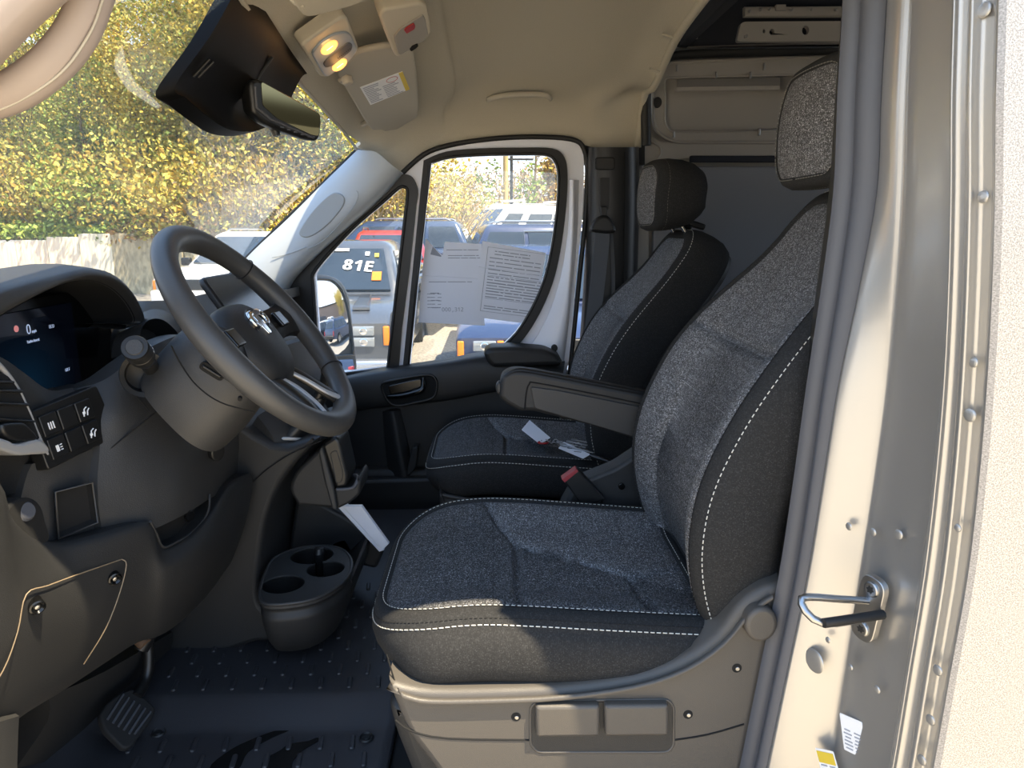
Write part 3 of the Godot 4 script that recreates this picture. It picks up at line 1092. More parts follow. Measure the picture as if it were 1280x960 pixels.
func build_near_front():
	var b: MB
	# near front pillar with its grab handle
	b = MB.new()
	var rows := []
	for l in [[140, -80], [76, -20], [30, 22], [-40, 92], [-160, 200], [-420, 430], [-560, 560]]:
		rows.append(PackedVector3Array([P(l[0] + 10, l[1] + 20, 0.79), P(l[0] + 6, l[1] + 14, 0.81), P(l[0] - 20, l[1] - 6, 0.82), P(l[0] - 44, l[1] - 30, 0.80), P(l[0] - 60, l[1] - 50, 0.74), P(l[0] - 60, l[1] - 50, 0.66), P(l[0] - 10, l[1], 0.66), P(l[0] + 10, l[1] + 20, 0.70)]))
	b.grid(net(rows, 3, 1), true)
	struct("trim_10", b, M.grip_plastic, "beige trim of the near front pillar")
	var h := thing("grab_handle", "curved beige grab handle on the near front pillar, top left corner", "handle", P(60, 85, 0.76))
	b = MB.new()
	var pts := smooth3(path3([150, -110, 0.80, 128, -50, 0.775, 113, 0, 0.76, 95, 42, 0.755, 62, 82, 0.75, 12, 116, 0.75, -50, 134, 0.755, -120, 150, 0.77, -190, 168, 0.79]), 6)
	tube(b, pts, 0.0205, 14, false, 0.8)
	obj("grip", b, M.grip_plastic, h)
	b = MB.new()
	tube(b, smooth3(path3([147, -60, 0.762, 128, 0, 0.752, 112, 42, 0.746, 75, 92, 0.742, 14, 131, 0.742, -50, 152, 0.745]), 6), 0.0014, 6)
	obj("grip_seam", b, M.beige_plastic, h)
	# scuttle and bulkhead in front of the dash
	b = MB.new()
	box(b, Vector3(0.04, 0.70, 1.9), Transform3D(Basis(), Vector3(-0.95, 1.2, -1.6)))
	struct("wall_front", b, M.black_matte)
	b = MB.new()
	skin(b, [PackedVector3Array([Vector3(-1.7, 1.22, -0.75), Vector3(-1.7, 1.3, -1.6), Vector3(-1.7, 1.22, -2.45)]), PackedVector3Array([Vector3(-0.93, 1.52, -0.62), Vector3(-0.98, 1.53, -1.6), Vector3(-0.93, 1.52, -2.56)])], Vector3(0, -0.02, 0))
	struct("bonnet", b, M.silver_paint, "short silver bonnet in front of the windscreen")

# ---------- seats ----------
class Pillow:
	var sp: PackedVector2Array
	var acc := PackedFloat32Array()
	var L := 0.0
	var flip := 1.0
	var zc := 0.0
	var hw: Callable
	var r0 := 0.05
	var r1 := 0.1
	var extra: Callable
	func setup(points: PackedVector2Array):
		sp = points
		acc.append(0.0)
		for i in sp.size() - 1:
			L += sp[i].distance_to(sp[i + 1])
			acc.append(L)
	func pos(s: float, l: float, n: float) -> Vector3:
		var i := 0
		while i < sp.size() - 2 and acc[i + 1] < s: i += 1
		var seg := acc[i + 1] - acc[i]
		var t := (s - acc[i]) / seg
		var p := sp[i].lerp(sp[i + 1], t)
		var d0 := (sp[mini(i + 1, sp.size() - 1)] - sp[maxi(i - 1, 0)]).normalized()
		var d1 := (sp[mini(i + 2, sp.size() - 1)] - sp[i]).normalized()
		var d := d0.lerp(d1, clampf(t, 0, 1)).normalized()
		var nn := Vector2(d.y, -d.x) * flip
		var e: float = extra.call(s / L, l) if extra.is_valid() else 0.0
		p += nn * (n + e)
		return Vector3(p.x, p.y, zc + l)
	func outline(ins: float) -> PackedVector2Array:       # (s, l) pairs, same count for every inset
		var o := PackedVector2Array()
		var a1 := maxf(r1 - ins, 0.004)
		var a0 := maxf(r0 - ins, 0.004)
		var s1 := L - ins - a1
		var s0 := ins + a0
		var w1: float = hw.call(s1 / L) - ins - a1
		var w0: float = hw.call(s0 / L) - ins - a0
		for side in [1.0, -1.0]:
			var first := []
			for k in 64:
				var s := lerpf(s0, s1, k / 64.0)
				first.append(Vector2(s, hw.call(s / L) - ins))
			for k in 16:
				var a := PI / 2 * k / 16.0
				first.append(Vector2(s1 + a1 * sin(a), w1 + a1 * cos(a)))
			for k in 25:
				first.append(Vector2(s1 + a1, lerpf(w1, 0.0, k / 24.0)))
			var base := []
			for k in 24:
				base.append(Vector2(s0 - a0, lerpf(0.0, w0, k / 24.0)))
			for k in 8:
				var a := PI / 2 * k / 8.0
				base.append(Vector2(s0 - a0 * cos(a), w0 + a0 * sin(a)))
			var half := base + first
			if side > 0:
				for v in half: o.append(v)
			else:
				half.reverse()
				for v in half.slice(1, half.size() - 1): o.append(Vector2(v.x, -v.y))
		return o
	func row(ins: float, n: float) -> PackedVector3Array:
		var o := PackedVector3Array()
		for v in outline(ins): o.append(pos(v.x, v.y, n))
		return o

func seg_dist(p: Vector2, a: Vector2, b: Vector2) -> float:
	return p.distance_to(Geometry2D.get_closest_point_to_segment(p, a, b))

# cloth panel from inset i0 inwards, with sewn grooves and a darker middle panel
func panel_mesh(pl: Pillow, i0: float, n0: float, lim: float, grooves: Array, tone: Callable, steps: int) -> MB:
	var b := MB.new()
	var rows := []
	var cols := []
	for k in steps + 2:
		var ins := lerpf(i0, lim, minf(k / float(steps), 1.0))
		var ol := pl.outline(ins)
		var r := PackedVector3Array()
		var c := PackedColorArray()
		for v in ol:
			var q := v
			if k == steps + 1: q.y = 0.0
			var n := n0 + 0.004 * minf(1.0, k / 5.0)
			var key := Vector2(q.x, q.y)
			for g in grooves:
				var dd := seg_dist(key, g[0], g[1])
				n -= 0.011 * exp(-pow(dd / 0.006, 2.0)) * minf(1.0, k / 8.0)
			r.append(pl.pos(q.x, q.y, n))
			var t: float = tone.call(q)
			c.append(Color(t, t, t))
		rows.append(r)
		cols.append(c)
	b.grid(rows, true, false, cols)
	return b

func seat_curve(pts: Array, off: Vector2) -> PackedVector2Array:
	var o := PackedVector2Array()
	for i in range(0, pts.size(), 2): o.append(Vector2(pts[i], pts[i + 1]) + off)
	return smooth2(o, 5, false)

func make_seat(called: String, label: String, zc: float, dy: float, bx: float, hx: float) -> Node3D:
	var seat := thing(called, label, "seat", Vector3(0.1, 0.95, zc))
	var part := Node3D.new()
	# ----- cushion -----
	var cu := Pillow.new()
	cu.zc = zc
	cu.setup(seat_curve([0.36, 1.283, 0.26, 1.291, 0.15, 1.300, 0.05, 1.308, -0.05, 1.312, -0.12, 1.307, -0.17, 1.292, -0.205, 1.27], Vector2(0, dy)))
	cu.flip = 1.0 if cu.pos(0.2, 0, 0.1).y > cu.pos(0.2, 0, 0.0).y else -1.0
	cu.r1 = 0.15
	cu.r0 = 0.05
	cu.hw = func(t: float) -> float: return 0.235 + 0.006 * sin(t * PI)
	cu.extra = func(t: float, l: float) -> float: return 0.016 * smoothstep(0.10, 0.2, absf(l)) * smoothstep(1.0, 0.6, t) - 0.006
	var b := MB.new()
	var prof := [[0.040, -0.004], [0.037, 0.003], [0.030, 0.004], [0.018, 0.0], [0.008, -0.008], [0.004, -0.014], [0.002, -0.017], [-0.004, -0.022], [-0.010, -0.040], [-0.012, -0.065], [-0.006, -0.085], [0.004, -0.098], [0.03, -0.104]]
	var rows := []
	for k in prof: rows.append(cu.row(k[0], k[1]))
	b.grid(rows, true)
	b.fan(rows[-1])
	var body := obj("cushion", b, M.seat_black, seat)
	var G := func(px: float, py: float) -> Vector2:          # sewing lines of the cushion, read on the driver's seat
		var w := PY(px, py, 1.312)
		return Vector2(0.36 - w.x, w.z + 1.13)
	var gs := [[G.call(600, 628), G.call(645, 674)], [G.call(645, 674), G.call(648, 762)], [G.call(645, 674), G.call(790, 705)], [G.call(790, 705), G.call(820, 765)], [G.call(790, 705), G.call(860, 690)]]
	var p0: Vector2 = gs[0][0]
	var p1: Vector2 = gs[0][1]
	var p2: Vector2 = gs[2][1]
	var tone := func(q: Vector2) -> float:
		var lx: float
		if q.x > p1.x: lx = lerpf(p1.y, p0.y, clampf((q.x - p1.x) / maxf(p0.x - p1.x, 0.001), 0, 3))
		else: lx = lerpf(p1.y, p2.y, (p1.x - q.x) / (p1.x - p2.x))
		return lerpf(1.0, 0.62, smoothstep(-0.004, 0.004, q.y - lx))
	obj("cloth_panel", panel_mesh(cu, 0.039, -0.002, 0.215, gs, tone, 64), M.tweed, body, "grey flecked cloth panel")
	b = MB.new()
	stitches(b, cu.row(0.0355, 0.0045), 0.005, 0.0035, 0.0006)
	stitches(b, cu.row(0.006, -0.0095), 0.006, 0.003, 0.0009)
	obj("stitching", b, M.white_thread, body, "", "stuff")
	b = MB.new()
	stitches(b, cu.row(0.013, -0.003), 0.004, 0.003, 0.0006)
	tube(b, PackedVector3Array([cu.pos(cu.L - 0.055, 0.243, -0.022), cu.pos(cu.L - 0.05, 0.248, -0.06), cu.pos(cu.L - 0.045, 0.243, -0.09)]), 0.0012, 5)
	obj("seam", b, M.void_black, body, "", "stuff")
	# ----- backrest -----
	var ba := Pillow.new()
	ba.zc = zc
	ba.setup(seat_curve([0.345, 1.25, 0.312, 1.34, 0.300, 1.42, 0.310, 1.50, 0.345, 1.585, 0.392, 1.665, 0.440, 1.735, 0.485, 1.80, 0.525, 1.865, 0.555, 1.925], Vector2(bx, dy)))
	ba.flip = 1.0 if ba.pos(0.3, 0, 0.1).x < ba.pos(0.3, 0, 0.0).x else -1.0
	ba.r1 = 0.10
	ba.r0 = 0.06
	ba.hw = func(t: float) -> float: return lerpf(0.225, 0.24, smoothstep(0.0, 0.3, t)) - 0.075 * smoothstep(0.5, 1.0, t)
	ba.extra = func(t: float, l: float) -> float: return 0.030 * smoothstep(0.09, 0.19, absf(l)) * smoothstep(0.95, 0.5, t) - 0.008
	b = MB.new()
	prof = [[0.036, -0.004], [0.033, 0.003], [0.026, 0.003], [0.014, -0.002], [0.008, -0.008], [0.006, -0.010], [0.002, -0.016], [-0.003, -0.035], [-0.004, -0.07], [0.0, -0.10], [0.012, -0.122], [0.045, -0.132]]
	rows = []
	for k in prof: rows.append(ba.row(k[0], k[1]))
	b.grid(rows, true)
	b.fan(rows[-1])
	var back := obj("backrest", b, M.seat_black, seat)
	var s1 := ba.L * 0.60
	gs = [[Vector2(s1, -0.2), Vector2(s1, 0.2)], [Vector2(s1, 0.10), Vector2(0.05, 0.135)], [Vector2(s1, -0.10), Vector2(0.05, -0.135)]]
	tone = func(q: Vector2) -> float: return 0.66 if q.x < s1 and absf(q.y) < lerpf(0.135, 0.10, q.x / s1) else 1.0
	obj("cloth_panel", panel_mesh(ba, 0.035, -0.002, 0.125, gs, tone, 44), M.tweed, back, "grey flecked cloth panel")
	b = MB.new()
	stitches(b, ba.row(0.0065, -0.0085), 0.005, 0.004, 0.0008)
	obj("stitching", b, M.white_thread, back, "", "stuff")
	b = MB.new()
	stitches(b, ba.row(0.031, 0.0035), 0.005, 0.003, 0.0007)
	var cross := PackedVector3Array()
	for k in 8: cross.append(ba.pos(s1 + 0.005 * sin(k), 0.226 - 0.012, -0.02 - 0.014 * k))
	tube(b, cross, 0.001, 5)
	obj("seam", b, M.void_black, back, "", "stuff")
	# back shell
	b = MB.new()
	rows = [ba.row(0.02, -0.118), ba.row(0.022, -0.135), ba.row(0.05, -0.142)]
	b.grid(rows, true)
	b.fan(rows[-1])
	obj("back_shell", b, M.dash_dark, seat)
	# ----- headrest -----
	var hr := Pillow.new()
	hr.zc = zc
	hr.setup(seat_curve([0.480, 1.90, 0.470, 1.94, 0.466, 1.98, 0.467, 2.02, 0.472, 2.06, 0.480, 2.105], Vector2(bx + hx, dy)))
	hr.flip = 1.0 if hr.pos(0.1, 0, 0.1).x < hr.pos(0.1, 0, 0.0).x else -1.0
	hr.r1 = 0.075
	hr.r0 = 0.06
	hr.hw = func(t: float) -> float: return 0.125 + 0.012 * sin(t * 2.4)
	hr.extra = func(t: float, l: float) -> float: return -1.2 * l * l
	b = MB.new()
	prof = [[0.03, -0.002], [0.024, 0.002], [0.016, 0.0], [0.006, -0.012], [0.0, -0.035], [-0.003, -0.07], [0.0, -0.10], [0.012, -0.125], [0.03, -0.137], [0.055, -0.142]]
	rows = []
	for k in prof: rows.append(hr.row(k[0], k[1]))
	b.grid(rows, true)
	b.fan(rows[-1])
	var head := obj("headrest", b, M.seat_black, seat)
	var white := func(q: Vector2) -> float: return 1.0
	obj("cloth_panel", panel_mesh(hr, 0.028, 0.0, 0.085, [], white, 10), M.tweed, head, "grey flecked cloth panel")
	b = MB.new()
	stitches(b, hr.row(0.0255, 0.0035), 0.005, 0.003, 0.0008)
	stitches(b, hr.row(0.004, -0.022), 0.005, 0.003, 0.0009)
	obj("stitching", b, M.grey_thread, head, "", "stuff")
	for s in [-0.065, 0.065]:
		b = MB.new()
		tube(b, PackedVector3Array([Vector3(0.54 + bx + hx, 1.96 + dy, zc + s), Vector3(0.575 + bx, 1.88 + dy, zc + s)]), 0.0065, 12)
		obj("headrest_post", b, M.chrome, seat)
		b = MB.new()
		box(b, Vector3(0.045, 0.016, 0.03), Transform3D(Basis(Vector3.BACK, -0.3), Vector3(0.585 + bx, 1.925 + dy, zc + s)), 0.005)
		obj("post_guide", b, M.black_satin, seat)
	part.free()
	return seat

func build_seats():
	var b: MB
	var seat := make_seat("driver_seat", "grey cloth driver seat with white stitching and side lever base, nearest the open door", -1.13, 0.0, 0.0, 0.0)
	# side cover of the base
	var d := 0.872
	b = MB.new()
	var top := smooth2(poly(d, [485, 851, 502, 859, 540, 865, 620, 864, 700, 860, 790, 847, 850, 826, 895, 796, 925, 757, 955, 735, 990, 728]), 3, false)
	var o := top.duplicate()
	o.append_array(poly(d, [1000, 800, 985, 990, 560, 990, 545, 965]))
	o.append_array(smooth2(poly(d, [530, 945, 510, 918, 496, 885, 487, 862]), 3, false))
	plate(b, o, T0(d), 0.0, -0.05, 0.012)
	var cov := obj("side_cover", b, M.seat_plastic, seat)
	# ledge and lower shoulder of the cover
	b = MB.new()
	var e1 := smooth3(line3(d, [503, 868, 512, 872, 540, 877, 620, 876, 700, 872, 792, 859, 855, 838, 902, 806, 934, 768, 962, 747]), 3)
	var rows := []
	for k in [[0.0, -0.012, -0.01], [0.012, -0.004, 0.006], [0.016, -0.010, 0.008], [0.010, -0.016, 0.0]]:
		var r := PackedVector3Array()
		for p in e1: r.append(p + Vector3(0, k[1] + 0.014, k[2] + 0.004))
		rows.append(r)
	b.grid(rows)
	obj("ledge", b, M.seat_plastic, cov)
	b = MB.new()
	tube(b, smooth3(line3(d, [494, 900, 515, 914, 560, 923, 664, 925]), 3), 0.0016, 5)
	obj("cover_gap", b, M.void_black, cov)
	b = MB.new()
	tube(b, smooth3(line3(d, [842, 925, 885, 918, 930, 905]), 3), 0.0016, 5)
	obj("cover_gap", b, M.void_black, cov)
	b = MB.new()
	plate(b, rounded(poly(d, [664, 884, 672, 878, 834, 876, 840, 882, 840, 932, 834, 938, 672, 938, 665, 930]), 0.006), T0(d), 0.0012, -0.02, 0.0)
	obj("lever_recess", b, M.dash_dark, cov)
	b = MB.new()
	tube(b, closed_line(rounded(poly(d, [663, 884, 672, 876, 834, 874, 842, 882, 842, 932, 834, 940, 672, 940, 663, 930]), 0.008), d), 0.0022, 6, true)
	obj("recess_rim", b, M.seat_plastic, cov)
	for q in [[669, 880, 749], [755, 879, 835]]:
		b = MB.new()
		plate(b, rounded(poly(0.864, [q[0], q[1], q[2], q[1] - 1, q[2], q[1] + 38, q[0] + 1, q[1] + 39]), 0.005), T0(0.864), 0.006, -0.008, 0.005)
		obj("lever", b, M.seat_plastic, seat)
	for q in [[645, 896], [860, 893], [921, 835]]:
		b = MB.new()
		var c := P(q[0], q[1], d)
		plate(b, oval(0.0068, 0.0068, 16), Transform3D(Basis(), c), 0.0006, -0.002, 0.0)
		obj("screw_hole", b, M.void_black, cov)
		b = MB.new()
		plate(b, oval(0.003, 0.003, 10), Transform3D(Basis(), c + Vector3(0.001, -0.001, 0)), 0.0014, -0.002, 0.0006)
		obj("screw", b, M.steel, cov)
	# base box under the cushion, back hinge
	b = MB.new()
	var fr := PackedVector2Array()
	for v in poly(0.93, [486, 862, 620, 870, 800, 856, 990, 760, 990, 1100, 560, 1100, 520, 960, 496, 900]): fr.append(v)
	plate(b, rounded(fr, 0.02), T0(0.9), 0.0, -0.46, 0.02, true)
	obj("base", b, M.dash_dark, seat)
	b = MB.new()
	plate(b, rounded(poly(0.876, [905, 790, 930, 752, 960, 735, 1010, 720, 1010, 830, 935, 815]), 0.01), T0(0.876), 0.0, -0.03, 0.008)
	obj("hinge_cover", b, M.seat_plastic, seat)
	b = MB.new()
	plate(b, oval(0.022, 0.026, 24), Transform3D(Basis(), P(950, 778, 0.862)), 0.008, -0.02, 0.006)
	obj("recline_knob", b, M.seat_plastic, seat)
	b = MB.new()
	plate(b, oval(0.008, 0.012, 14), Transform3D(Basis(), P(988, 521, 0.90)), 0.012, -0.01, 0.004)
	obj("belt_button", b, M.dash_plastic, seat)
	# front rail in the gap under the base
	b = MB.new()
	box(b, Vector3(0.5, 0.03, 0.04), Transform3D(Basis(), Vector3(0.12, 0.97, -0.97)), 0.004)
	obj("seat_rail", b, M.steel, seat)
	armrest(seat, 1.40)
	# inner side trim with the armrest pivot
	b = MB.new()
	plate(b, rounded(poly(1.40, [700, 640, 720, 605, 770, 585, 800, 565, 830, 540, 860, 560, 870, 640, 800, 690, 740, 650]), 0.015), T0(1.40), 0.0, -0.05, 0.008)
	obj("pivot_cover", b, M.dash_dark, seat)
	b = MB.new()
	plate(b, oval(0.007, 0.007, 14), Transform3D(Basis(), P(777, 608, 1.395)), 0.002, -0.004, 0.001)
	obj("pivot_screw", b, M.black_gloss, seat)
	# buckle
	var bk := thing("belt_buckle", "black seat belt buckle with a red release button beside the driver cushion", "buckle", P(735, 610, 1.385))
	b = MB.new()
	plate(b, rounded(poly(1.385, [703, 597, 722, 585, 756, 622, 728, 633]), 0.004), T0(1.385), 0.012, -0.014, 0.004)
	obj("buckle_body", b, M.black_satin, bk)
	b = MB.new()
	plate(b, rounded(poly(1.374, [702, 599, 720, 586, 723, 589, 706, 603]), 0.001), T0(1.374), 0.002, -0.02, 0.0008)
	obj("release_button", b, M.red_dark, bk)
	b = MB.new()
	for k in 7:
		var c := P(738 + k * 5.2, 628 + k * 4.2, 1.385)
		box(b, Vector3(0.005, 0.034, 0.022), Transform3D(Basis(Vector3.BACK, -0.7), c), 0.002)
	obj("ribbed_boot", b, M.black_matte, bk)
	# steel slide between cushion and back
	b = MB.new()
	tube(b, PackedVector3Array([P(790, 655, 1.40), P(815, 630, 1.40)]), 0.006, 8)
	tube(b, PackedVector3Array([P(802, 662, 1.39), P(826, 640, 1.39)]), 0.005, 8)
	obj("slide_bar", b, M.steel, seat)
	# ----- passenger seat -----
	var ps := make_seat("passenger_seat", "grey cloth passenger seat with the bunch of keys lying on its cushion", -2.03, -0.067, -0.03, -0.02)
	b = MB.new()
	plate(b, rounded(poly(1.80, [548, 612, 560, 622, 640, 630, 730, 632, 860, 620, 860, 760, 560, 760]), 0.02), T0(1.80), 0.0, -0.45, 0.012)
	obj("base", b, M.dash_dark, ps)
	b = MB.new()
	tube(b, smooth3(line3(1.79, [553, 619, 600, 626, 660, 628, 730, 629, 800, 622]), 3), 0.006, 8)
	obj("base_ledge", b, M.dash_plastic, ps)
	b = MB.new()
	plate(b, rounded(poly(1.76, [735, 486, 760, 484, 812, 489, 818, 498, 760, 494]), 0.008), T0(1.76), 0.0, -0.05, 0.01, true)
	obj("armrest", b, M.black_satin, ps)

func armrest(seat: Node3D, d: float):
	var b := MB.new()
	var o := smooth2(poly(d, [624, 497, 626, 476, 632, 467, 645, 463, 668, 465]), 3, false)
	o.append_array(poly(d, [730, 477, 800, 491, 835, 498, 835, 560, 800, 551, 740, 533, 668, 515, 650, 515, 632, 505]))
	plate(b, rounded(o, 0.006), T0(d), 0.0, -0.055, 0.010, true)
	var a := obj("armrest", b, M.dash_dark, seat)
	b = MB.new()
	var rows := []
	for k in [[-2, 0.0], [-6, -0.006], [-4, -0.03], [2, -0.058]]:
		rows.append(smooth3(path3([630, 470 + k[0] + 4, d - k[1] - 0.004, 645, 463 + k[0] + 3, d - k[1] - 0.004, 668, 465 + k[0] + 3, d - k[1] - 0.004, 730, 477 + k[0] + 3, d - k[1] - 0.004, 832, 497 + k[0] + 3, d - k[1] - 0.004]), 3))
	b.grid(net_rows(rows, 3))
	obj("padded_top", b, M.black_satin, a)
	b = MB.new()
	plate(b, rounded(poly(d, [663, 483, 700, 488, 835, 515, 835, 556, 800, 548, 735, 529, 668, 510]), 0.006), T0(d), 0.004, -0.01, 0.002)
	obj("side_plate", b, M.dash_plastic, a)
	b = MB.new()
	tube(b, smooth3(line3(d - 0.001, [656, 511, 658, 490, 662, 480, 672, 479, 760, 496, 835, 512]), 3), 0.0016, 5)
	obj("side_groove", b, M.void_black, a)
	b = MB.new()
	plate(b, oval(0.007, 0.013, 16), Transform3D(Basis(), P(624, 484, d + 0.02)), 0.012, -0.012, 0.005, true)
	obj("height_button", b, M.dash_plastic, a)

# ---------- dash ----------
func TX(x: float) -> Transform3D:          # local x runs across (-z), local z looks to the rear
	return Transform3D(Basis(Vector3(0, 0, -1), Vector3(0, 1, 0), Vector3(1, 0, 0)), Vector3(x, 0, 0))

func TY(y: float) -> Transform3D:          # local x,y = world x,z; local z looks down
	return Transform3D(Basis(Vector3(1, 0, 0), Vector3(0, 0, 1), Vector3(0, -1, 0)), Vector3(0, y, 0))

func polyX(x: float, pts: Array) -> PackedVector2Array:
	var o := PackedVector2Array()
	for i in range(0, pts.size(), 2):
		var p := PX(pts[i], pts[i + 1], x)
		o.append(Vector2(-p.z, p.y))
	return o

func polyY(y: float, pts: Array) -> PackedVector2Array:
	var o := PackedVector2Array()
	for i in range(0, pts.size(), 2):
		var p := PY(pts[i], pts[i + 1], y)
		o.append(Vector2(p.x, p.z))
	return o

func screen_image() -> ImageTexture:
	var im := Image.create(256, 128, false, Image.FORMAT_RGB8)
	for y in 128:
		for x in 256:
			var a := clampf(1.0 - Vector2(x - 128, (y - 96) * 1.3).length() / 120.0, 0, 1)
			im.set_pixel(x, y, Color(0.015, 0.02, 0.05).lerp(Color(0.05, 0.16, 0.24), a))
	return ImageTexture.create_from_image(im)

func build_dash():
	var b: MB
	var dash := thing("dashboard", "dark plastic dashboard with the instrument hood, switches and lower knee panel", "dashboard", Vector3(-0.7, 1.2, -1.6))
	# cluster hood
	var lip := path3([-110, 470, 0.80, -40, 432, 0.86, 0, 402, 0.905, 40, 378, 0.97, 80, 358, 1.05, 112, 351, 1.11, 140, 357, 1.18, 160, 373, 1.235, 173, 394, 1.27, 172, 404, 1.28, 152, 404, 1.25])
	var outl := path3([-110, 440, 0.80, -40, 392, 0.86, 0, 364, 0.905, 40, 351, 0.97, 80, 340, 1.05, 112, 334, 1.11, 142, 340, 1.18, 164, 359, 1.245, 178, 386, 1.285, 178, 402, 1.295, 158, 412, 1.26])
	var rows := []
	var mk := func(dx: float, dy: float, mix: float) -> PackedVector3Array:
		var o := PackedVector3Array()
		for i in lip.size(): o.append(lip[i].lerp(outl[i], mix) + Vector3(dx, dy, 0))
		return o
	b = MB.new()
	b.grid(net([mk.call(-0.20, 0.0, 0.02), mk.call(-0.06, 0.0, 0.02), mk.call(-0.008, 0, 0.03)], 2, 4))
	obj("hood_liner", b, M.void_black, dash)
	rows = [mk.call(-0.012, 0, 0.0), mk.call(0.004, 0, 0.35), mk.call(0.0, 0, 0.75), mk.call(-0.014, 0, 1.0), mk.call(-0.08, 0.004, 1.05), mk.call(-0.22, -0.02, 1.1)]
	b = MB.new()
	b.grid(net(rows, 3, 4))
	obj("cluster_hood", b, M.dash_plastic, dash)
	b = MB.new()
	var deep := PackedVector3Array()
	for p in lip: deep.append(Vector3(-0.86, p.y + 0.02, p.z))
	var low := PackedVector3Array()
	for p in lip: low.append(Vector3(-0.86, 1.5, p.z))
	b.grid([deep, low])
	obj("cluster_cavity", b, M.void_black, dash)
	# screen
	var sx := -0.705
	var scr := PackedVector2Array([Vector2(0.90, 1.555), Vector2(1.33, 1.555), Vector2(1.34, 1.70), Vector2(1.28, 1.745), Vector2(0.95, 1.745), Vector2(0.90, 1.70)])
	b = MB.new()
	plate(b, rounded(scr, 0.02), TX(sx), -0.004, -0.03, 0.002)
	obj("screen_bezel", b, M.black_gloss, dash)
	b = MB.new()
	b.uvquad(Vector3(sx, 1.728, -0.92), Vector3(sx, 1.728, -1.215), Vector3(sx, 1.572, -1.215), Vector3(sx, 1.572, -0.92))
	var sm := mat("screen", Color(0.02, 0.02, 0.03), 0.06)
	sm.emission_enabled = true
	sm.emission = Color.WHITE
	sm.emission_operator = BaseMaterial3D.EMISSION_OP_MULTIPLY
	sm.emission_texture = screen_image()
	sm.emission_energy_multiplier = 0.5
	var screen := obj("cluster_screen", b, sm, dash, "lit instrument screen")
	var glow := lamp_mat("screen_white", Color(0.75, 0.82, 0.95), 0.35)
	var face := func(px: float, py: float) -> Transform3D:
		return Transform3D(TX(sx).basis, PX(px, py, sx) + Vector3(0.0008, 0, 0))
	lettering("readout", "0", 0.014, face.call(35, 412), glow, screen, 0.0004)
	lettering("readout", "mph", 0.004, face.call(42, 414), glow, screen, 0.0004)
	lettering("readout", "Turbo boost", 0.004, face.call(41, 426), glow, screen, 0.0004)
	lettering("readout", "ECO", 0.005, face.call(64, 408), glow, screen, 0.0004)
	lettering("readout", "68 F", 0.005, face.call(84, 462), glow, screen, 0.0004)
	b = MB.new()
	plate(b, oval(0.005, 0.005, 20), face.call(20, 411), 0.0, -0.001)
	obj("speed_symbol", b, lamp_mat("screen_red", Color(0.85, 0.55, 0.55), 0.3), screen)
	# black surround below the screen, reaching down to the switches
	b = MB.new()
	skin(b, net([path3([-60, 425, 0.80, 0, 446, 0.90, 30, 466, 0.955, 60, 487, 1.01, 84, 486, 1.05, 110, 480, 1.10]), path3([-60, 470, 0.79, 0, 480, 0.885, 30, 492, 0.94, 60, 503, 0.985, 86, 500, 1.03, 113, 494, 1.08]), path3([-60, 540, 0.79, 0, 545, 0.88, 30, 545, 0.93, 62, 540, 0.98, 92, 530, 1.025, 122, 522, 1.075]), path3([-60, 640, 0.80, 0, 622, 0.89, 35, 612, 0.94, 65, 604, 0.985, 95, 590, 1.03, 126, 575, 1.075])], 4, 4), Vector3(-0.03, 0, 0))
	obj("side_surround", b, M.dash_dark, dash)
	# air vent
	var vent := Node3D.new()
	vent.name = "air_vent"
	dash.add_child(vent, true)
	b = MB.new()
	tube(b, smooth3(path3([-50, 425, 0.785, -10, 449, 0.86, 14, 475, 0.895, 32, 508, 0.915, 47, 545, 0.93, 58, 568, 0.94]), 5), 0.0035, 8)
	obj("bright_trim", b, M.silver_trim, vent, "thin silver trim")
	b = MB.new()
	plate(b, smooth2(polyX(-0.598, [-40, 545, 0, 548, 20, 555, 44, 549, 56, 556, 58, 566, 40, 568, 18, 569, -5, 562, -40, 560]), 3), TX(-0.598), 0.004, -0.02, 0.004)
	obj("bright_foot", b, M.silver_trim, vent, "silver foot of the vent surround")
	b = MB.new()
	plate(b, smooth2(polyX(-0.606, [-60, 450, 0, 466, 18, 482, 36, 510, 47, 540, 44, 550, 20, 553, -60, 548]), 3), TX(-0.606), 0.002, -0.03, 0.0)
	obj("vent_mouth", b, M.void_black, vent)
	for q in [[0, 477, 14, 478], [0, 488, 26, 489], [-4, 503, 33, 506], [-4, 522, 40, 527]]:
		b = MB.new()
		var a := PX(q[0] - 40, q[1], -0.602)
		var e := PX(q[2], q[3], -0.602)
		tube(b, PackedVector3Array([a, e]), 0.0045, 6, false, 0.5, Vector3.UP)
		obj("slat", b, M.black_satin, vent)
	b = MB.new()
	plate(b, smooth2(polyX(-0.599, [0, 531, 18, 528, 30, 530, 44, 545, 40, 551, 20, 551, 4, 545]), 3), TX(-0.599), 0.004, -0.02, 0.004)
	obj("vent_knob", b, M.black_satin, vent)
	# switch bank
	var c0 := PX(88, 533, -0.603)
	var nn := Vector3(0.97, 0.18, 0.2)
	var st := facing(c0 + nn * 0.008, nn).rotated_local(Vector3.BACK, 0.05)
	var bank := Node3D.new()
	bank.name = "switch_bank"
	dash.add_child(bank, true)
	b = MB.new()
	plate(b, rounded(PackedVector2Array([Vector2(-0.066, -0.042), Vector2(0.072, -0.040), Vector2(0.062, 0.044), Vector2(-0.066, 0.040)]), 0.006), st, 0.0, -0.02, 0.002)
	obj("switch_frame", b, M.black_satin, bank)
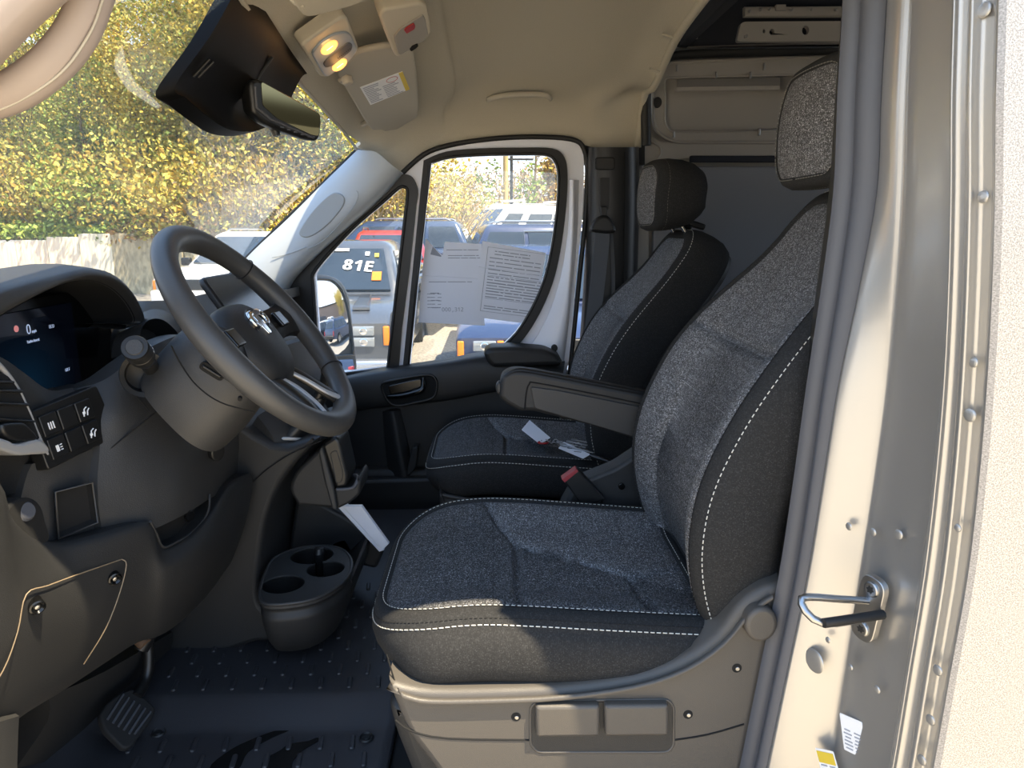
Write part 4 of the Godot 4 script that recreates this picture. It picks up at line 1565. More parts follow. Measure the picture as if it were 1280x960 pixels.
	for r in 2:
		for c in 3:
			b = MB.new()
			var tt := st.translated_local(Vector3(-0.042 + c * 0.032, 0.016 - r * 0.033, 0.0))
			box(b, Vector3(0.029, 0.029, 0.008), tt, 0.0015)
			obj("switch_button", b, M.black_satin, bank)
			if c == 1: continue
			b = MB.new()
			var it := tt.translated_local(Vector3(0.0, -0.002, 0.0044))
			if c == 0 and r == 0:
				for k in 3: box(b, Vector3(0.0016, 0.010, 0.0006), it.translated_local(Vector3(-0.004 + k * 0.004, 0, 0)))
			elif c == 0:
				plate(b, PackedVector2Array([Vector2(-0.005, -0.004), Vector2(0.0, -0.004), Vector2(0.0, 0.005), Vector2(-0.005, 0.005)]), it, 0.0003, -0.0003)
				for k in 3: box(b, Vector3(0.004, 0.0014, 0.0006), it.translated_local(Vector3(0.004, -0.003 + k * 0.0035, 0)))
			else:
				tube(b, PackedVector3Array([it * Vector3(-0.006, -0.006, 0), it * Vector3(-0.002, 0.004, 0), it * Vector3(0.003, 0.006, 0)]), 0.0009, 5)
				tube(b, PackedVector3Array([it * Vector3(0.001, -0.006, 0), it * Vector3(0.003, 0.0, 0), it * Vector3(0.007, 0.003, 0)]), 0.0009, 5)
				box(b, Vector3(0.005, 0.004, 0.0006), it.translated_local(Vector3(-0.004, -0.001, 0)))
			obj("switch_symbol", b, M.white_print, bank)
	# facet and pockets under the switches
	b = MB.new()
	skin(b, net([path3([40, 580, 0.93, 64, 573, 0.96, 96, 563, 1.0, 124, 552, 1.04]), path3([30, 606, 0.92, 62, 602, 0.95, 94, 592, 0.99, 122, 582, 1.03]), path3([10, 700, 0.90, 60, 700, 0.94, 92, 690, 0.97, 128, 680, 1.01])], 3, 3), Vector3(-0.02, 0, 0))
	obj("lower_facet", b, M.dash_plastic, dash)
	b = MB.new()
	var pk := PackedVector3Array([P(66, 614, 0.945), P(112, 602, 0.99), P(119, 652, 0.995), P(70, 672, 0.945)])
	var pn := (pk[1] - pk[0]).cross(pk[3] - pk[0]).normalized()
	if pn.x < 0: pn = -pn
	var inn := PackedVector3Array()
	for p in pk: inn.append(p.lerp((pk[0] + pk[2]) / 2, 0.12) + pn * -0.004)
	b.flat(inn[0], inn[1], inn[2], inn[3])
	for k in 4: b.flat(pk[k] + pn * 0.006, pk[(k + 1) % 4] + pn * 0.006, inn[(k + 1) % 4], inn[k])
	obj("coin_pocket", b, M.void_black, dash)
	b = MB.new()
	for k in 4: pk[k] += pn * 0.006
	tube(b, pk, 0.0018, 6, true)
	obj("pocket_rim", b, M.dash_plastic, dash)
	b = MB.new()
	plate(b, smooth2(polyX(-0.60, [10, 628, 32, 622, 46, 632, 52, 652, 56, 676, 20, 690, 0, 650]), 3), TX(-0.60), 0.006, -0.03, 0.004)
	obj("lamp_switch_pocket", b, M.void_black, dash)
	b = MB.new()
	lathe(b, PackedVector2Array([Vector2(0, 0.010), Vector2(0.010, 0.010), Vector2(0.013, 0.006), Vector2(0.014, -0.01)]), axis_y(PX(28, 640, -0.60), Vector3(1, 0.3, 0.2)), 20)
	obj("lamp_knob", b, M.rubber_grey, dash)
	# fascia round the column
	b = MB.new()
	skin(b, net([
		path3([96, 486, 1.06, 130, 475, 1.09, 165, 450, 1.14, 200, 428, 1.20, 240, 418, 1.32, 300, 432, 1.50]),
		path3([124, 520, 1.045, 150, 508, 1.07, 178, 492, 1.12, 208, 476, 1.18, 250, 466, 1.30, 304, 480, 1.50]),
		path3([125, 556, 1.03, 156, 548, 1.06, 190, 538, 1.11, 222, 528, 1.17, 262, 518, 1.28, 308, 524, 1.48]),
		path3([122, 600, 1.01, 155, 600, 1.04, 192, 590, 1.085, 228, 575, 1.15, 264, 560, 1.26, 306, 556, 1.46]),
		path3([124, 640, 1.0, 158, 640, 1.035, 196, 628, 1.08, 232, 612, 1.14, 266, 592, 1.26, 302, 578, 1.45]),
		path3([130, 676, 1.01, 165, 672, 1.04, 200, 658, 1.08, 236, 640, 1.15, 268, 620, 1.27, 304, 604, 1.46])], 5, 5), Vector3(-0.03, 0, 0))
	obj("fascia", b, M.dash_plastic, dash)
	b = MB.new()
	tube(b, smooth3(path3([122, 574, 1.024, 150, 551, 1.052, 186, 522, 1.10, 215, 498, 1.165, 238, 478, 1.25]), 4), 0.0012, 5)
	obj("fascia_gap", b, M.void_black, dash)
	b = MB.new()
	tube(b, smooth3(path3([158, 482, 1.098, 172, 497, 1.10, 187, 514, 1.103]), 4), 0.001, 5)
	obj("fascia_gap", b, M.void_black, dash)
	b = MB.new()
	plate(b, oval(0.014, 0.018, 20), facing(P(270, 564, 1.25), Vector3(0.8, -0.1, 0.6)), 0.008, -0.02, 0.003)
	obj("column_bung", b, M.black_satin, dash)
	# knee panel with pocket
	b = MB.new()
	skin(b, net([
		path3([-140, 520, 0.70, -60, 560, 0.75, 0, 604, 0.81, 18, 650, 0.85, 65, 678, 0.91, 120, 668, 0.97, 186, 652, 1.05, 202, 684, 1.08, 235, 668, 1.15, 260, 640, 1.22, 285, 604, 1.32, 312, 592, 1.40]),
		path3([-140, 540, 0.69, -60, 590, 0.735, 0, 630, 0.79, 22, 668, 0.83, 66, 690, 0.895, 121, 680, 0.955, 184, 664, 1.035, 204, 692, 1.07, 238, 677, 1.13, 264, 650, 1.20, 290, 614, 1.30, 316, 604, 1.39]),
		path3([-140, 640, 0.68, -60, 690, 0.73, 0, 725, 0.785, 35, 738, 0.83, 80, 732, 0.89, 125, 720, 0.95, 182, 706, 1.03, 208, 712, 1.06, 242, 696, 1.12, 268, 676, 1.19, 292, 650, 1.29, 312, 630, 1.38]),
		path3([-140, 800, 0.70, -60, 815, 0.75, 0, 812, 0.80, 38, 800, 0.84, 82, 786, 0.90, 126, 772, 0.96, 178, 752, 1.04, 208, 748, 1.08, 240, 730, 1.14, 264, 712, 1.21, 286, 690, 1.30, 304, 662, 1.38]),
		path3([-140, 960, 0.74, -60, 935, 0.79, 0, 908, 0.85, 36, 884, 0.89, 80, 858, 0.95, 124, 830, 1.02, 172, 800, 1.10, 200, 792, 1.14, 226, 775, 1.20, 246, 756, 1.26, 266, 734, 1.33, 290, 700, 1.40]),
		path3([-140, 960, 0.80, -60, 935, 0.85, 0, 908, 0.91, 36, 884, 0.95, 80, 858, 1.01, 124, 830, 1.08, 172, 800, 1.16, 200, 792, 1.20, 226, 775, 1.26, 246, 756, 1.32, 266, 734, 1.39, 290, 700, 1.46])], 5, 4), Vector3(-0.03, 0.0, 0))
	var knee := obj("knee_panel", b, M.dash_dark, dash)
	b = MB.new()
	skin(b, [path3([184, 600, 1.10, 225, 600, 1.16, 280, 570, 1.40]), path3([184, 720, 1.10, 225, 720, 1.16, 280, 680, 1.40])], Vector3(-0.02, 0, 0))
	obj("pocket_back", b, M.void_black, knee)
	b = MB.new()
	tube(b, smooth3(path3([188, 652, 1.048, 196, 668, 1.065, 204, 684, 1.08, 220, 678, 1.11, 238, 667, 1.155, 254, 650, 1.195, 261, 636, 1.215, 262, 618, 1.23]), 4), 0.0022, 6)
	obj("pocket_rim", b, M.dash_plastic, knee)
	b = MB.new()
	lathe(b, PackedVector2Array([Vector2(0, 0.004), Vector2(0.008, 0.004), Vector2(0.01, 0)]), axis_y(P(236, 645, 1.15), Vector3(1, 0.1, 0.5)), 16)
	obj("pocket_screw", b, M.black_gloss, knee)
	# access panel
	b = MB.new()
	tube(b, smooth3(path3([-30, 890, 0.778, 4, 838, 0.803, 22, 790, 0.815, 33, 743, 0.822, 60, 732, 0.858, 100, 717, 0.914, 152, 699, 0.988]), 4), 0.0009, 5)
	tube(b, smooth3(path3([152, 699, 0.986, 158, 706, 0.985, 150, 740, 0.968, 132, 786, 0.945, 105, 830, 0.952]), 4), 0.0009, 5)
	obj("access_panel_edge", b, mat("edge_tan", c8(128, 112, 90), 0.5), knee)
	for q in [[45, 757, 0.836], [142, 722, 0.972]]:
		var n := Vector3(0.75, -0.15, 0.65)
		var at := P(q[0], q[1], q[2])
		b = MB.new()
		lathe(b, PackedVector2Array([Vector2(0, 0.003), Vector2(0.004, 0.003), Vector2(0.0075, 0.007), Vector2(0.0095, 0.006), Vector2(0.010, -0.01)]), axis_y(at, n), 20)
		var fa := obj("fastener", b, M.black_gloss, knee)
		b = MB.new()
		lathe(b, PackedVector2Array([Vector2(0, 0.0065), Vector2(0.003, 0.0055), Vector2(0.0035, 0.0)]), axis_y(at, n), 10)
		obj("fastener_pin", b, M.steel, knee)
	# left kick panel under the knee panel
	b = MB.new()
	skin(b, net([path3([-120, 900, 0.72, -20, 905, 0.80, 24, 895, 0.86]), path3([-120, 1000, 0.72, -20, 960, 0.80, 22, 940, 0.87]), path3([-120, 1200, 0.72, -20, 1150, 0.80, 18, 1100, 0.87])], 3, 3), Vector3(-0.03, 0, -0.02))
	obj("kick_panel", b, M.dash_plastic, dash)
	# top of the dash
	b = MB.new()
	skin(b, net([
		path3([168, 376, 1.38, 190, 376, 1.42, 226, 374, 1.62, 262, 366, 1.80, 300, 360, 2.05, 330, 356, 2.36]),
		path3([170, 392, 1.32, 190, 392, 1.37, 230, 392, 1.56, 270, 384, 1.78, 310, 376, 2.0, 352, 368, 2.36]),
		path3([172, 420, 1.27, 192, 420, 1.31, 232, 414, 1.52, 280, 404, 1.74, 330, 392, 1.98, 372, 384, 2.34]),
		path3([174, 475, 1.26, 198, 470, 1.30, 246, 456, 1.50, 305, 440, 1.72, 352, 425, 1.96, 396, 420, 2.32]),
		path3([178, 535, 1.28, 204, 530, 1.32, 260, 510, 1.52, 315, 500, 1.74, 365, 490, 1.98, 405, 480, 2.32])], 5, 4), Vector3(-0.04, -0.02, 0))
	obj("dash_top", b, M.dash_dark, dash)
	b = MB.new()
	skin(b, net([path3([172, 432, 1.30, 172, 406, 1.315, 182, 389, 1.33, 205, 388, 1.36, 228, 404, 1.40, 238, 425, 1.42]), path3([174, 434, 1.245, 176, 414, 1.25, 186, 400, 1.265, 204, 400, 1.29, 222, 416, 1.34, 228, 432, 1.36])], 3, 4), Vector3(-0.05, -0.02, 0))
	obj("dash_bulge", b, M.dash_dark, dash)
	# end of the dash towards the open door
	b = MB.new()
	plate(b, rounded(PackedVector2Array([Vector2(-0.96, 1.0), Vector2(-0.64, 1.0), Vector2(-0.60, 1.30), Vector2(-0.61, 1.52), Vector2(-0.66, 1.66), Vector2(-0.74, 1.70), Vector2(-0.96, 1.62)]), 0.03), T0(0.735), 0.0, -0.02, 0.008)
	obj("end_panel", b, M.dash_dark, dash)
	# windscreen cowl filling behind the dash top
	b = MB.new()
	skin(b, [PackedVector3Array([Vector3(-0.99, 1.59, -0.75), Vector3(-1.05, 1.62, -1.6), Vector3(-0.99, 1.60, -2.42)]), PackedVector3Array([Vector3(-0.70, 1.60, -0.80), Vector3(-0.74, 1.66, -1.4), Vector3(-0.64, 1.66, -2.40)])], Vector3(0, -0.03, 0))
	obj("cowl", b, M.dash_dark, dash)
	# passenger side of the dash, mostly hidden by the wheel
	b = MB.new()
	skin(b, net([path3([330, 440, 1.75, 380, 425, 2.0, 404, 420, 2.32]), path3([330, 490, 1.72, 384, 480, 1.97, 420, 470, 2.32]), path3([320, 540, 1.72, 378, 530, 1.97, 420, 520, 2.32]), path3([300, 700, 1.80, 360, 660, 2.02, 405, 640, 2.32])], 4, 4), Vector3(-0.04, 0, 0))
	obj("passenger_fascia", b, M.door_black, dash)
	# centre screen seen edge on
	var tab := thing("touch_screen", "thin upright touch screen on top of the dash, seen from its edge past the wheel", "screen", P(283, 372, 1.5))
	b = MB.new()
	var tt := facing(Vector3(-0.535, 1.685, -1.60), Vector3(0.84, 0.54, 0))
	b = MB.new()
	plate(b, rrect(0.30, 0.165, 0.016), tt, 0.0, -0.014, 0.004, true)
	obj("screen_case", b, M.black_satin, tab)
	b = MB.new()
	plate(b, rrect(0.288, 0.153, 0.012), tt, 0.001, 0.0)
	obj("screen_glass", b, M.black_gloss, tab)
	build_console()
	build_wheel()

func build_console():
	var b: MB
	var con := thing("centre_console", "dark lower centre console with the cup holder tray in its open side", "console", Vector3(-0.5, 0.95, -1.6))
	var d := 1.42
	var o := poly(d, [285, 560, 296, 528, 318, 544, 340, 556, 360, 558, 402, 545])
	o.append_array(smooth2(poly(d, [396, 552, 372, 576, 350, 606, 334, 645, 326, 690, 322, 740, 330, 762, 352, 768, 385, 764, 415, 746, 437, 722]), 3, false))
	o.append_array(smooth2(poly(d, [441, 722, 437, 752, 420, 778, 385, 797, 320, 803]), 3, false))
	o.append_array(poly(d, [225, 834, 180, 846, 178, 800, 230, 740]))
	b = MB.new()
	plate(b, o, T0(d), 0.0, -0.30, 0.012)
	obj("side_panel", b, M.dash_dark, con)
	# cavity behind
	b = MB.new()
	plate(b, poly(1.72, [300, 540, 425, 560, 435, 700, 425, 760, 300, 760]), T0(1.78), 0.0, -0.03)
	obj("cavity_back", b, M.black_matte, con)
	b = MB.new()
	plate(b, rounded(poly(1.66, [372, 610, 400, 628, 440, 650, 480, 690, 470, 712, 420, 700, 360, 690]), 0.01), T0(1.66), 0.0, -0.05, 0.01)
	obj("cavity_wedge", b, M.dash_dark, con)
	# cup holder
	var y := 1.135
	var out := smooth2(polyY(y, [325, 736, 337, 704, 352, 692, 378, 684, 410, 682, 430, 688, 439, 702, 433, 722, 402, 744, 364, 753, 330, 753]), 4)
	var holes := []
	for q in [[390, 694, 0.047], [407, 711, 0.040], [354, 730, 0.043]]:
		var c := PY(q[0], q[1], y)
		var h := PackedVector2Array()
		for v in oval(q[2], q[2] * 0.92, 28): h.append(v + Vector2(c.x, c.z))
		holes.append(h)
	# the tray runs together: join overlapping cups into one opening
	var merged := [holes[0]]
	for k in range(1, 3):
		var nxt := []
		var cur: PackedVector2Array = holes[k]
		for m in merged:
			var u := Geometry2D.merge_polygons(m, cur)
			if u.size() == 1: cur = u[0]
			else: nxt.append(m)
		nxt.append(cur)
		merged = nxt
	b = MB.new()
	sheet_holes(b, out, merged, TY(y), 0.0, 0.012)
	var tray := obj("cup_tray", b, M.dash_plastic, con)
	b = MB.new()
	var rim := PackedVector3Array()
	for v in out: rim.append(Vector3(v.x, y - 0.002, v.y))
	tube(b, rim, 0.004, 6, true)
	obj("tray_edge", b, M.dash_plastic, tray)
	b = MB.new()
	for m in merged:
		var r0 := PackedVector3Array()
		var r1 := PackedVector3Array()
		for v in m:
			r0.append(Vector3(v.x, y - 0.004, v.y)); r1.append(Vector3(v.x, y - 0.07, v.y))
		b.grid([r0, r1], true)
		b.fan(r1)
	obj("cup_well", b, M.black_satin, tray)
	b = MB.new()
	lathe(b, PackedVector2Array([Vector2(0, 0.045), Vector2(0.010, 0.042), Vector2(0.014, 0.03), Vector2(0.014, -0.02)]), axis_y(PY(400, 706, y - 0.04), Vector3.UP), 16)
	obj("cup_rib", b, M.black_satin, tray)
	b = MB.new()
	var cen := Vector2.ZERO
	for v in out: cen += v / out.size()
	cen += Vector2(-0.05, -0.08)
	var drum := []
	for q in [[0.012, 1.0], [0.020, 0.965], [0.026, 0.965], [0.032, 1.0], [0.042, 0.995], [0.07, 0.96], [0.105, 0.88], [0.14, 0.74], [0.16, 0.60]]:
		var r := PackedVector3Array()
		for v in out:
			var w: Vector2 = cen + (v - cen) * q[1]
			r.append(Vector3(w.x, y - q[0], w.y))
		drum.append(r)
	b.grid(drum, true)
	b.fan(drum[-1])
	obj("tray_body", b, M.dash_dark, tray)
	b = MB.new()
	tube(b, smooth3(path3([326, 752, 1.41, 345, 763, 1.405, 380, 760, 1.405, 412, 742, 1.41, 432, 722, 1.43, 438, 708, 1.46]), 4), 0.005, 8)
	obj("alcove_lip", b, M.dash_plastic, con)
	b = MB.new()
	tube(b, smooth3(path3([310, 608, 1.415, 335, 586, 1.416, 366, 566, 1.416, 402, 551, 1.416]), 4), 0.0012, 5)
	obj("console_gap", b, M.void_black, con)
	# top plate with the shifter
	b = MB.new()
	skin(b, net([path3([322, 520, 1.46, 345, 508, 1.50, 400, 496, 1.62]), path3([340, 545, 1.44, 368, 533, 1.48, 415, 520, 1.60]), path3([352, 575, 1.43, 385, 555, 1.48, 420, 545, 1.58])], 4, 4), Vector3(-0.02, -0.03, 0))
	obj("shifter_plate", b, M.dash_dark, con)
	var sh := thing("gear_shifter", "black leather gear shifter boot in the console below the steering wheel", "gear lever", P(362, 545, 1.50))
	b = MB.new()
	var rows := []
	for k in 6:
		var t := k / 5.0
		var row := PackedVector3Array()
		for a in 20:
			var an := TAU * a / 20
			var rr := lerpf(0.045, 0.014, t) * (1.0 + 0.10 * sin(an * 5.0 + k) * (1.0 - t))
			row.append(P(362, 550, 1.50) + Vector3(0.07 * t + cos(an) * rr, 0.09 * t + sin(an) * rr * 0.3, sin(an) * rr))
		rows.append(row)
	b.grid(rows, true)
	obj("boot", b, M.black_satin, sh)
	b = MB.new()
	var pr := PackedVector3Array()
	for a in 28: pr.append(P(362, 550, 1.50) + Vector3(cos(TAU * a / 28) * 0.052, sin(TAU * a / 28) * 0.022 - 0.004, sin(TAU * a / 28) * 0.05))
	tube(b, pr, 0.004, 6, true)
	obj("boot_ring", b, M.silver_trim, sh)
	b = MB.new()
	tube(b, PackedVector3Array([P(362, 550, 1.50) + Vector3(0.06, 0.08, 0), P(362, 550, 1.50) + Vector3(0.085, 0.13, 0)]), 0.011, 10)
	lathe(b, PackedVector2Array([Vector2(0, 0.05), Vector2(0.016, 0.045), Vector2(0.021, 0.025), Vector2(0.014, 0.0)]), axis_y(P(362, 550, 1.50) + Vector3(0.085, 0.12, 0), Vector3(0.5, 1, 0)), 16)
	obj("shift_knob", b, M.black_satin, sh)
	# device cradle
	var cr_ := thing("device_cradle", "black device cradle with a curved arm on the rear of the console", "holder", P(415, 600, 1.5))
	b = MB.new()
	var dd := 1.46
	var w := smooth2(poly(dd, [372, 632, 362, 612, 370, 590, 388, 572, 400, 560]), 3, false)
	w.append_array(poly(dd, [408, 600, 420, 636]))
	plate(b, w, T0(dd), 0.0, -0.10, 0.008)
	obj("wedge", b, M.dash_dark, cr_)
	b = MB.new()
	plate(b, rounded(poly(dd, [399, 562, 404, 556, 419, 612, 423, 636, 416, 634, 408, 604]), 0.004), T0(dd - 0.01), 0.0, -0.11, 0.004)
	obj("back_plate", b, M.dash_plastic, cr_)
	b = MB.new()
	plate(b, rounded(poly(dd, [402, 556, 419, 545, 425, 550, 436, 596, 434, 608, 420, 611]), 0.008), T0(dd), 0.002, -0.085, 0.007)
	obj("device", b, M.black_satin, cr_)
	b = MB.new()
	tube(b, closed_line(rounded(poly(dd, [413, 566, 421, 562, 429, 590, 427, 602, 421, 604]), 0.006), dd - 0.002), 0.0012, 5, true)
	obj("device_panel", b, M.dash_plastic, cr_)
	b = MB.new()
	plate(b, rounded(poly(dd, [418, 611, 440, 609, 448, 596, 452, 602, 450, 618, 438, 628, 422, 636]), 0.006), T0(dd), 0.004, -0.09, 0.006)
	obj("cup_bracket", b, M.dash_dark, cr_)
	b = MB.new()
	tube(b, smooth3(path3([421, 612, dd - 0.004, 440, 610, dd - 0.004, 446, 602, dd - 0.002, 447, 596, dd + 0.03, 440, 594, dd + 0.06, 430, 596, dd + 0.06]), 4), 0.004, 8)
	obj("bracket_arm", b, M.rubber_grey, cr_)
	# bright sheet strip below
	var stp := thing("metal_strut", "bare bright metal strut leaning below the device cradle", "strut", P(455, 655, 1.62))
	b = MB.new()
	plate(b, poly(1.60, [428, 633, 452, 633, 486, 680, 478, 688]), T0(1.60), 0.0, -0.012, 0.002)
	plate(b, poly(1.605, [422, 634, 430, 633, 480, 688, 474, 690]), T0(1.605), 0.0, -0.03, 0.002)
	obj("strut", b, M.door_paint, stp)

func build_wheel():
	var b: MB
	var W := Vector3(-0.363, 1.690, -1.13)
	var n := Vector3(0.779, 0.627, 0).normalized()
	var up := Vector3(-n.y, n.x, 0)
	var rt := Vector3(0, 0, -1)
	var at := func(x: float, y: float, z: float) -> Vector3: return W + rt * x + up * y + n * z
	var whl := thing("steering_wheel", "dark grey leather steering wheel with a silver emblem on its hub", "steering wheel", W)
	b = MB.new()
	var pts := PackedVector3Array()
	for k in 72: pts.append(at.call(sin(TAU * k / 72) * 0.185, cos(TAU * k / 72) * 0.185, 0.0))
	var rr := PackedFloat32Array()
	for k in 72: rr.append(0.0192 + 0.0012 * cos(TAU * k / 72 * 4.0))
	tube(b, pts, rr, 18, true)
	obj("rim", b, M.wheel_skin, whl)
	# sewn joints of the rim leather
	for a in [52.0, 128.0]:
		b = MB.new()
		var c: Vector3 = at.call(sin(deg_to_rad(a)) * 0.185, cos(deg_to_rad(a)) * 0.185, 0.0)
		var t: Vector3 = (rt * cos(deg_to_rad(a)) - up * sin(deg_to_rad(a))).normalized()
		var ring := PackedVector3Array()
		var e: Vector3 = t.cross(n)
		for k in 20: ring.append(c + (n * cos(TAU * k / 20) + e * sin(TAU * k / 20)) * 0.0196)
		tube(b, ring, 0.0011, 5, true)
		obj("rim_joint", b, M.void_black, whl)
	# hub pad
	var TW := Transform3D(Basis(rt, up, n), W)
	var pad := smooth2(PackedVector2Array([Vector2(-0.082, 0.035), Vector2(-0.05, 0.062), Vector2(0, 0.068), Vector2(0.05, 0.062), Vector2(0.082, 0.035), Vector2(0.084, -0.01), Vector2(0.062, -0.062), Vector2(0.03, -0.082), Vector2(0, -0.086), Vector2(-0.03, -0.082), Vector2(-0.062, -0.062), Vector2(-0.084, -0.01)]), 4)
	b = MB.new()
	var rows := []
	for k in [[0.060, 0.006], [0.045, 0.005], [0.025, 0.0], [0.010, -0.008], [0.002, -0.018], [0.0, -0.03], [0.008, -0.055]]:
		var r := PackedVector3Array()
		for v in pad:
			var q: Vector2 = v * (1.0 - k[0] / 0.082)
			r.append(TW * Vector3(q.x, q.y, k[1]))
		rows.append(r)
	b.grid(rows, true)
	b.fan(rows[0])
	var hub := obj("hub_pad", b, M.dash_dark, whl)
	# emblem: oval plate with a horned ram's head
	b = MB.new()
	var et := TW.translated_local(Vector3(0, 0.012, 0.0045))
	plate(b, smooth2(PackedVector2Array([Vector2(-0.036, 0.012), Vector2(0, 0.030), Vector2(0.036, 0.012), Vector2(0.03, -0.016), Vector2(0, -0.032), Vector2(-0.03, -0.016)]), 4), et, 0.001, -0.004, 0.001)
	obj("emblem_plate", b, M.black_gloss, hub)
	b = MB.new()
	plate(b, rounded(PackedVector2Array([Vector2(-0.010, 0.016), Vector2(0.010, 0.016), Vector2(0.009, -0.004), Vector2(0.006, -0.022), Vector2(-0.006, -0.022), Vector2(-0.009, -0.004)]), 0.003), et, 0.0045, 0.0, 0.0018)
	for s in [-1.0, 1.0]:
		var hpts := PackedVector3Array()
		for k in 12:
			var a: float = deg_to_rad(100.0 - k * 25.0)
			hpts.append(et * Vector3(s * (0.018 + cos(a) * lerpf(0.013, 0.006, k / 11.0)), 0.004 + sin(a) * lerpf(0.015, 0.006, k / 11.0), 0.003))
		var hr := PackedFloat32Array()
		for k in 12: hr.append(lerpf(0.0062, 0.002, k / 11.0))
		tube(b, hpts, hr, 8)
	obj("emblem", b, M.chrome, hub, "silver ram's head emblem")
	# spokes
	for s in [-1.0, 1.0]:
		b = MB.new()
		skin(b, net([PackedVector3Array([at.call(s * 0.07, 0.040, -0.02), at.call(s * 0.11, 0.036, -0.012), at.call(s * 0.15, 0.036, -0.006), at.call(s * 0.178, 0.045, 0)]),
			PackedVector3Array([at.call(s * 0.07, 0.01, -0.008), at.call(s * 0.11, 0.008, -0.002), at.call(s * 0.15, 0.008, 0.002), at.call(s * 0.18, 0.008, 0.004)]),
			PackedVector3Array([at.call(s * 0.07, -0.025, -0.02), at.call(s * 0.11, -0.020, -0.012), at.call(s * 0.15, -0.022, -0.006), at.call(s * 0.178, -0.035, 0)])], 4, 4), -n * 0.014)
		var sp := obj("spoke", b, M.black_satin, whl)
		b = MB.new()
		box(b, Vector3(0.034, 0.030, 0.008), TW.translated_local(Vector3(s * 0.112, 0.008, 0.0)), 0.003)
		obj("switch_pad", b, M.black_gloss, sp)
	for s in [-1.0, 1.0]:
		b = MB.new()
		tube(b, smooth3(PackedVector3Array([at.call(s * 0.040, -0.060, -0.03), at.call(s * 0.044, -0.09, -0.018), at.call(s * 0.052, -0.13, -0.008), at.call(s * 0.068, -0.166, -0.002)]), 5), 0.015, 10, false, 0.5, n)
		obj("lower_spoke", b, M.black_satin, whl)
		b = MB.new()
		tube(b, smooth3(PackedVector3Array([at.call(s * 0.026, -0.075, -0.02), at.call(s * 0.028, -0.10, -0.010), at.call(s * 0.036, -0.135, -0.001), at.call(s * 0.052, -0.158, 0.005)]), 5), 0.006, 8, false, 0.5, n)
		obj("spoke_trim", b, M.silver_trim, whl)
	# column shroud
	var col := thing("steering_column", "dark plastic steering column shroud behind the wheel with the stalk on its side", "steering column", W - n * 0.15)
	b = MB.new()
	rows = []
	for k in [[0.050, 0.055, 0.055, 0.0], [0.058, 0.075, 0.075, 0.0], [0.09, 0.084, 0.082, -0.004], [0.14, 0.09, 0.085, -0.012], [0.175, 0.088, 0.084, -0.016]]:
		var r := PackedVector3Array()
		for j in 40:
			var a := TAU * j / 40
			var c := cos(a)
			var s := sin(a)
			r.append(at.call(signf(c) * pow(absf(c), 0.7) * k[1], signf(s) * pow(absf(s), 0.75) * k[2] + k[3], -k[0]))
		rows.append(r)
	b.grid(net_rows(rows, 3), true)
	b.fan(rows[0])
	obj("shroud", b, M.dash_plastic, col)
	b = MB.new()
	tube(b, smooth3(path3([214, 432, 1.03, 226, 455, 1.038, 246, 482, 1.03, 276, 503, 1.02, 318, 515, 1.03]), 5), 0.0012, 5)
	obj("shroud_gap", b, M.void_black, col)
	b = MB.new()
	var sl := facing(P(265, 464, 1.035), Vector3(0.15, -0.05, 1)).rotated_local(Vector3.BACK, -0.65)
	plate(b, rrect(0.038, 0.014, 0.007, 6), sl, 0.001, -0.006, 0.001)
	obj("adjuster_slot", b, M.void_black, col)
	b = MB.new()
	box(b, Vector3(0.03, 0.005, 0.008), sl, 0.002)
	obj("adjuster_slider", b, M.black_satin, col)
	b = MB.new()
	plate(b, oval(0.003, 0.003, 12), facing(P(300, 498, 1.02), Vector3(0.15, -0.4, 1)), 0.003, -0.003)
	obj("shroud_screw", b, M.void_black, col)
	# stalk towards the door
	var s0 := P(196, 468, 1.10)
	var s1 := P(168, 434, 0.965)
	var dir := (s1 - s0).normalized()
	b = MB.new()
	lathe(b, PackedVector2Array([Vector2(0.030, -0.002), Vector2(0.034, 0.002), Vector2(0.034, 0.006), Vector2(0.027, 0.004), Vector2(0.022, -0.012), Vector2(0.0, -0.02)]), Transform3D(axis_y(Vector3.ZERO, Vector3(0.6, 0.15, 0.8)).basis, P(180, 468, 1.06)), 28)
	obj("stalk_socket", b, M.black_satin, col)
	b = MB.new()
	tube(b, PackedVector3Array([s0, s0.lerp(s1, 0.3), s0.lerp(s1, 0.55)]), [0.013, 0.0115, 0.0125], 14)
	lathe(b, PackedVector2Array([Vector2(0.0125, 0.0), Vector2(0.0175, 0.006), Vector2(0.0175, 0.022), Vector2(0.0165, 0.023), Vector2(0.0165, 0.025), Vector2(0.0178, 0.026), Vector2(0.0178, 0.048), Vector2(0.0165, 0.052), Vector2(0.0, 0.052)]), axis_y(s1 - dir * 0.052, dir), 28)
	var stalk := obj("stalk", b, M.black_satin, col)
	b = MB.new()
	lathe(b, PackedVector2Array([Vector2(0.0, 0.0016), Vector2(0.0105, 0.0016), Vector2(0.0115, 0.0)]), axis_y(s1, dir), 24)
	obj("stalk_button", b, M.dash_plastic, stalk)
	b = MB.new()
	var ft := axis_y(s1, dir).basis
	for k in 4:
		var c := s1 - dir * (0.034 + 0.0)
		var a := -0.3 + k * 0.28
		var side := (Vector3(0.25, 1, 0.1) - dir * Vector3(0.25, 1, 0.1).dot(dir)).normalized()
		var q := (side.rotated(dir, a - 0.9)).normalized()
		box(b, Vector3(0.003, 0.004, 0.0004), facing(c + q * 0.0181, q, dir))
	obj("stalk_mark", b, M.white_print, stalk)

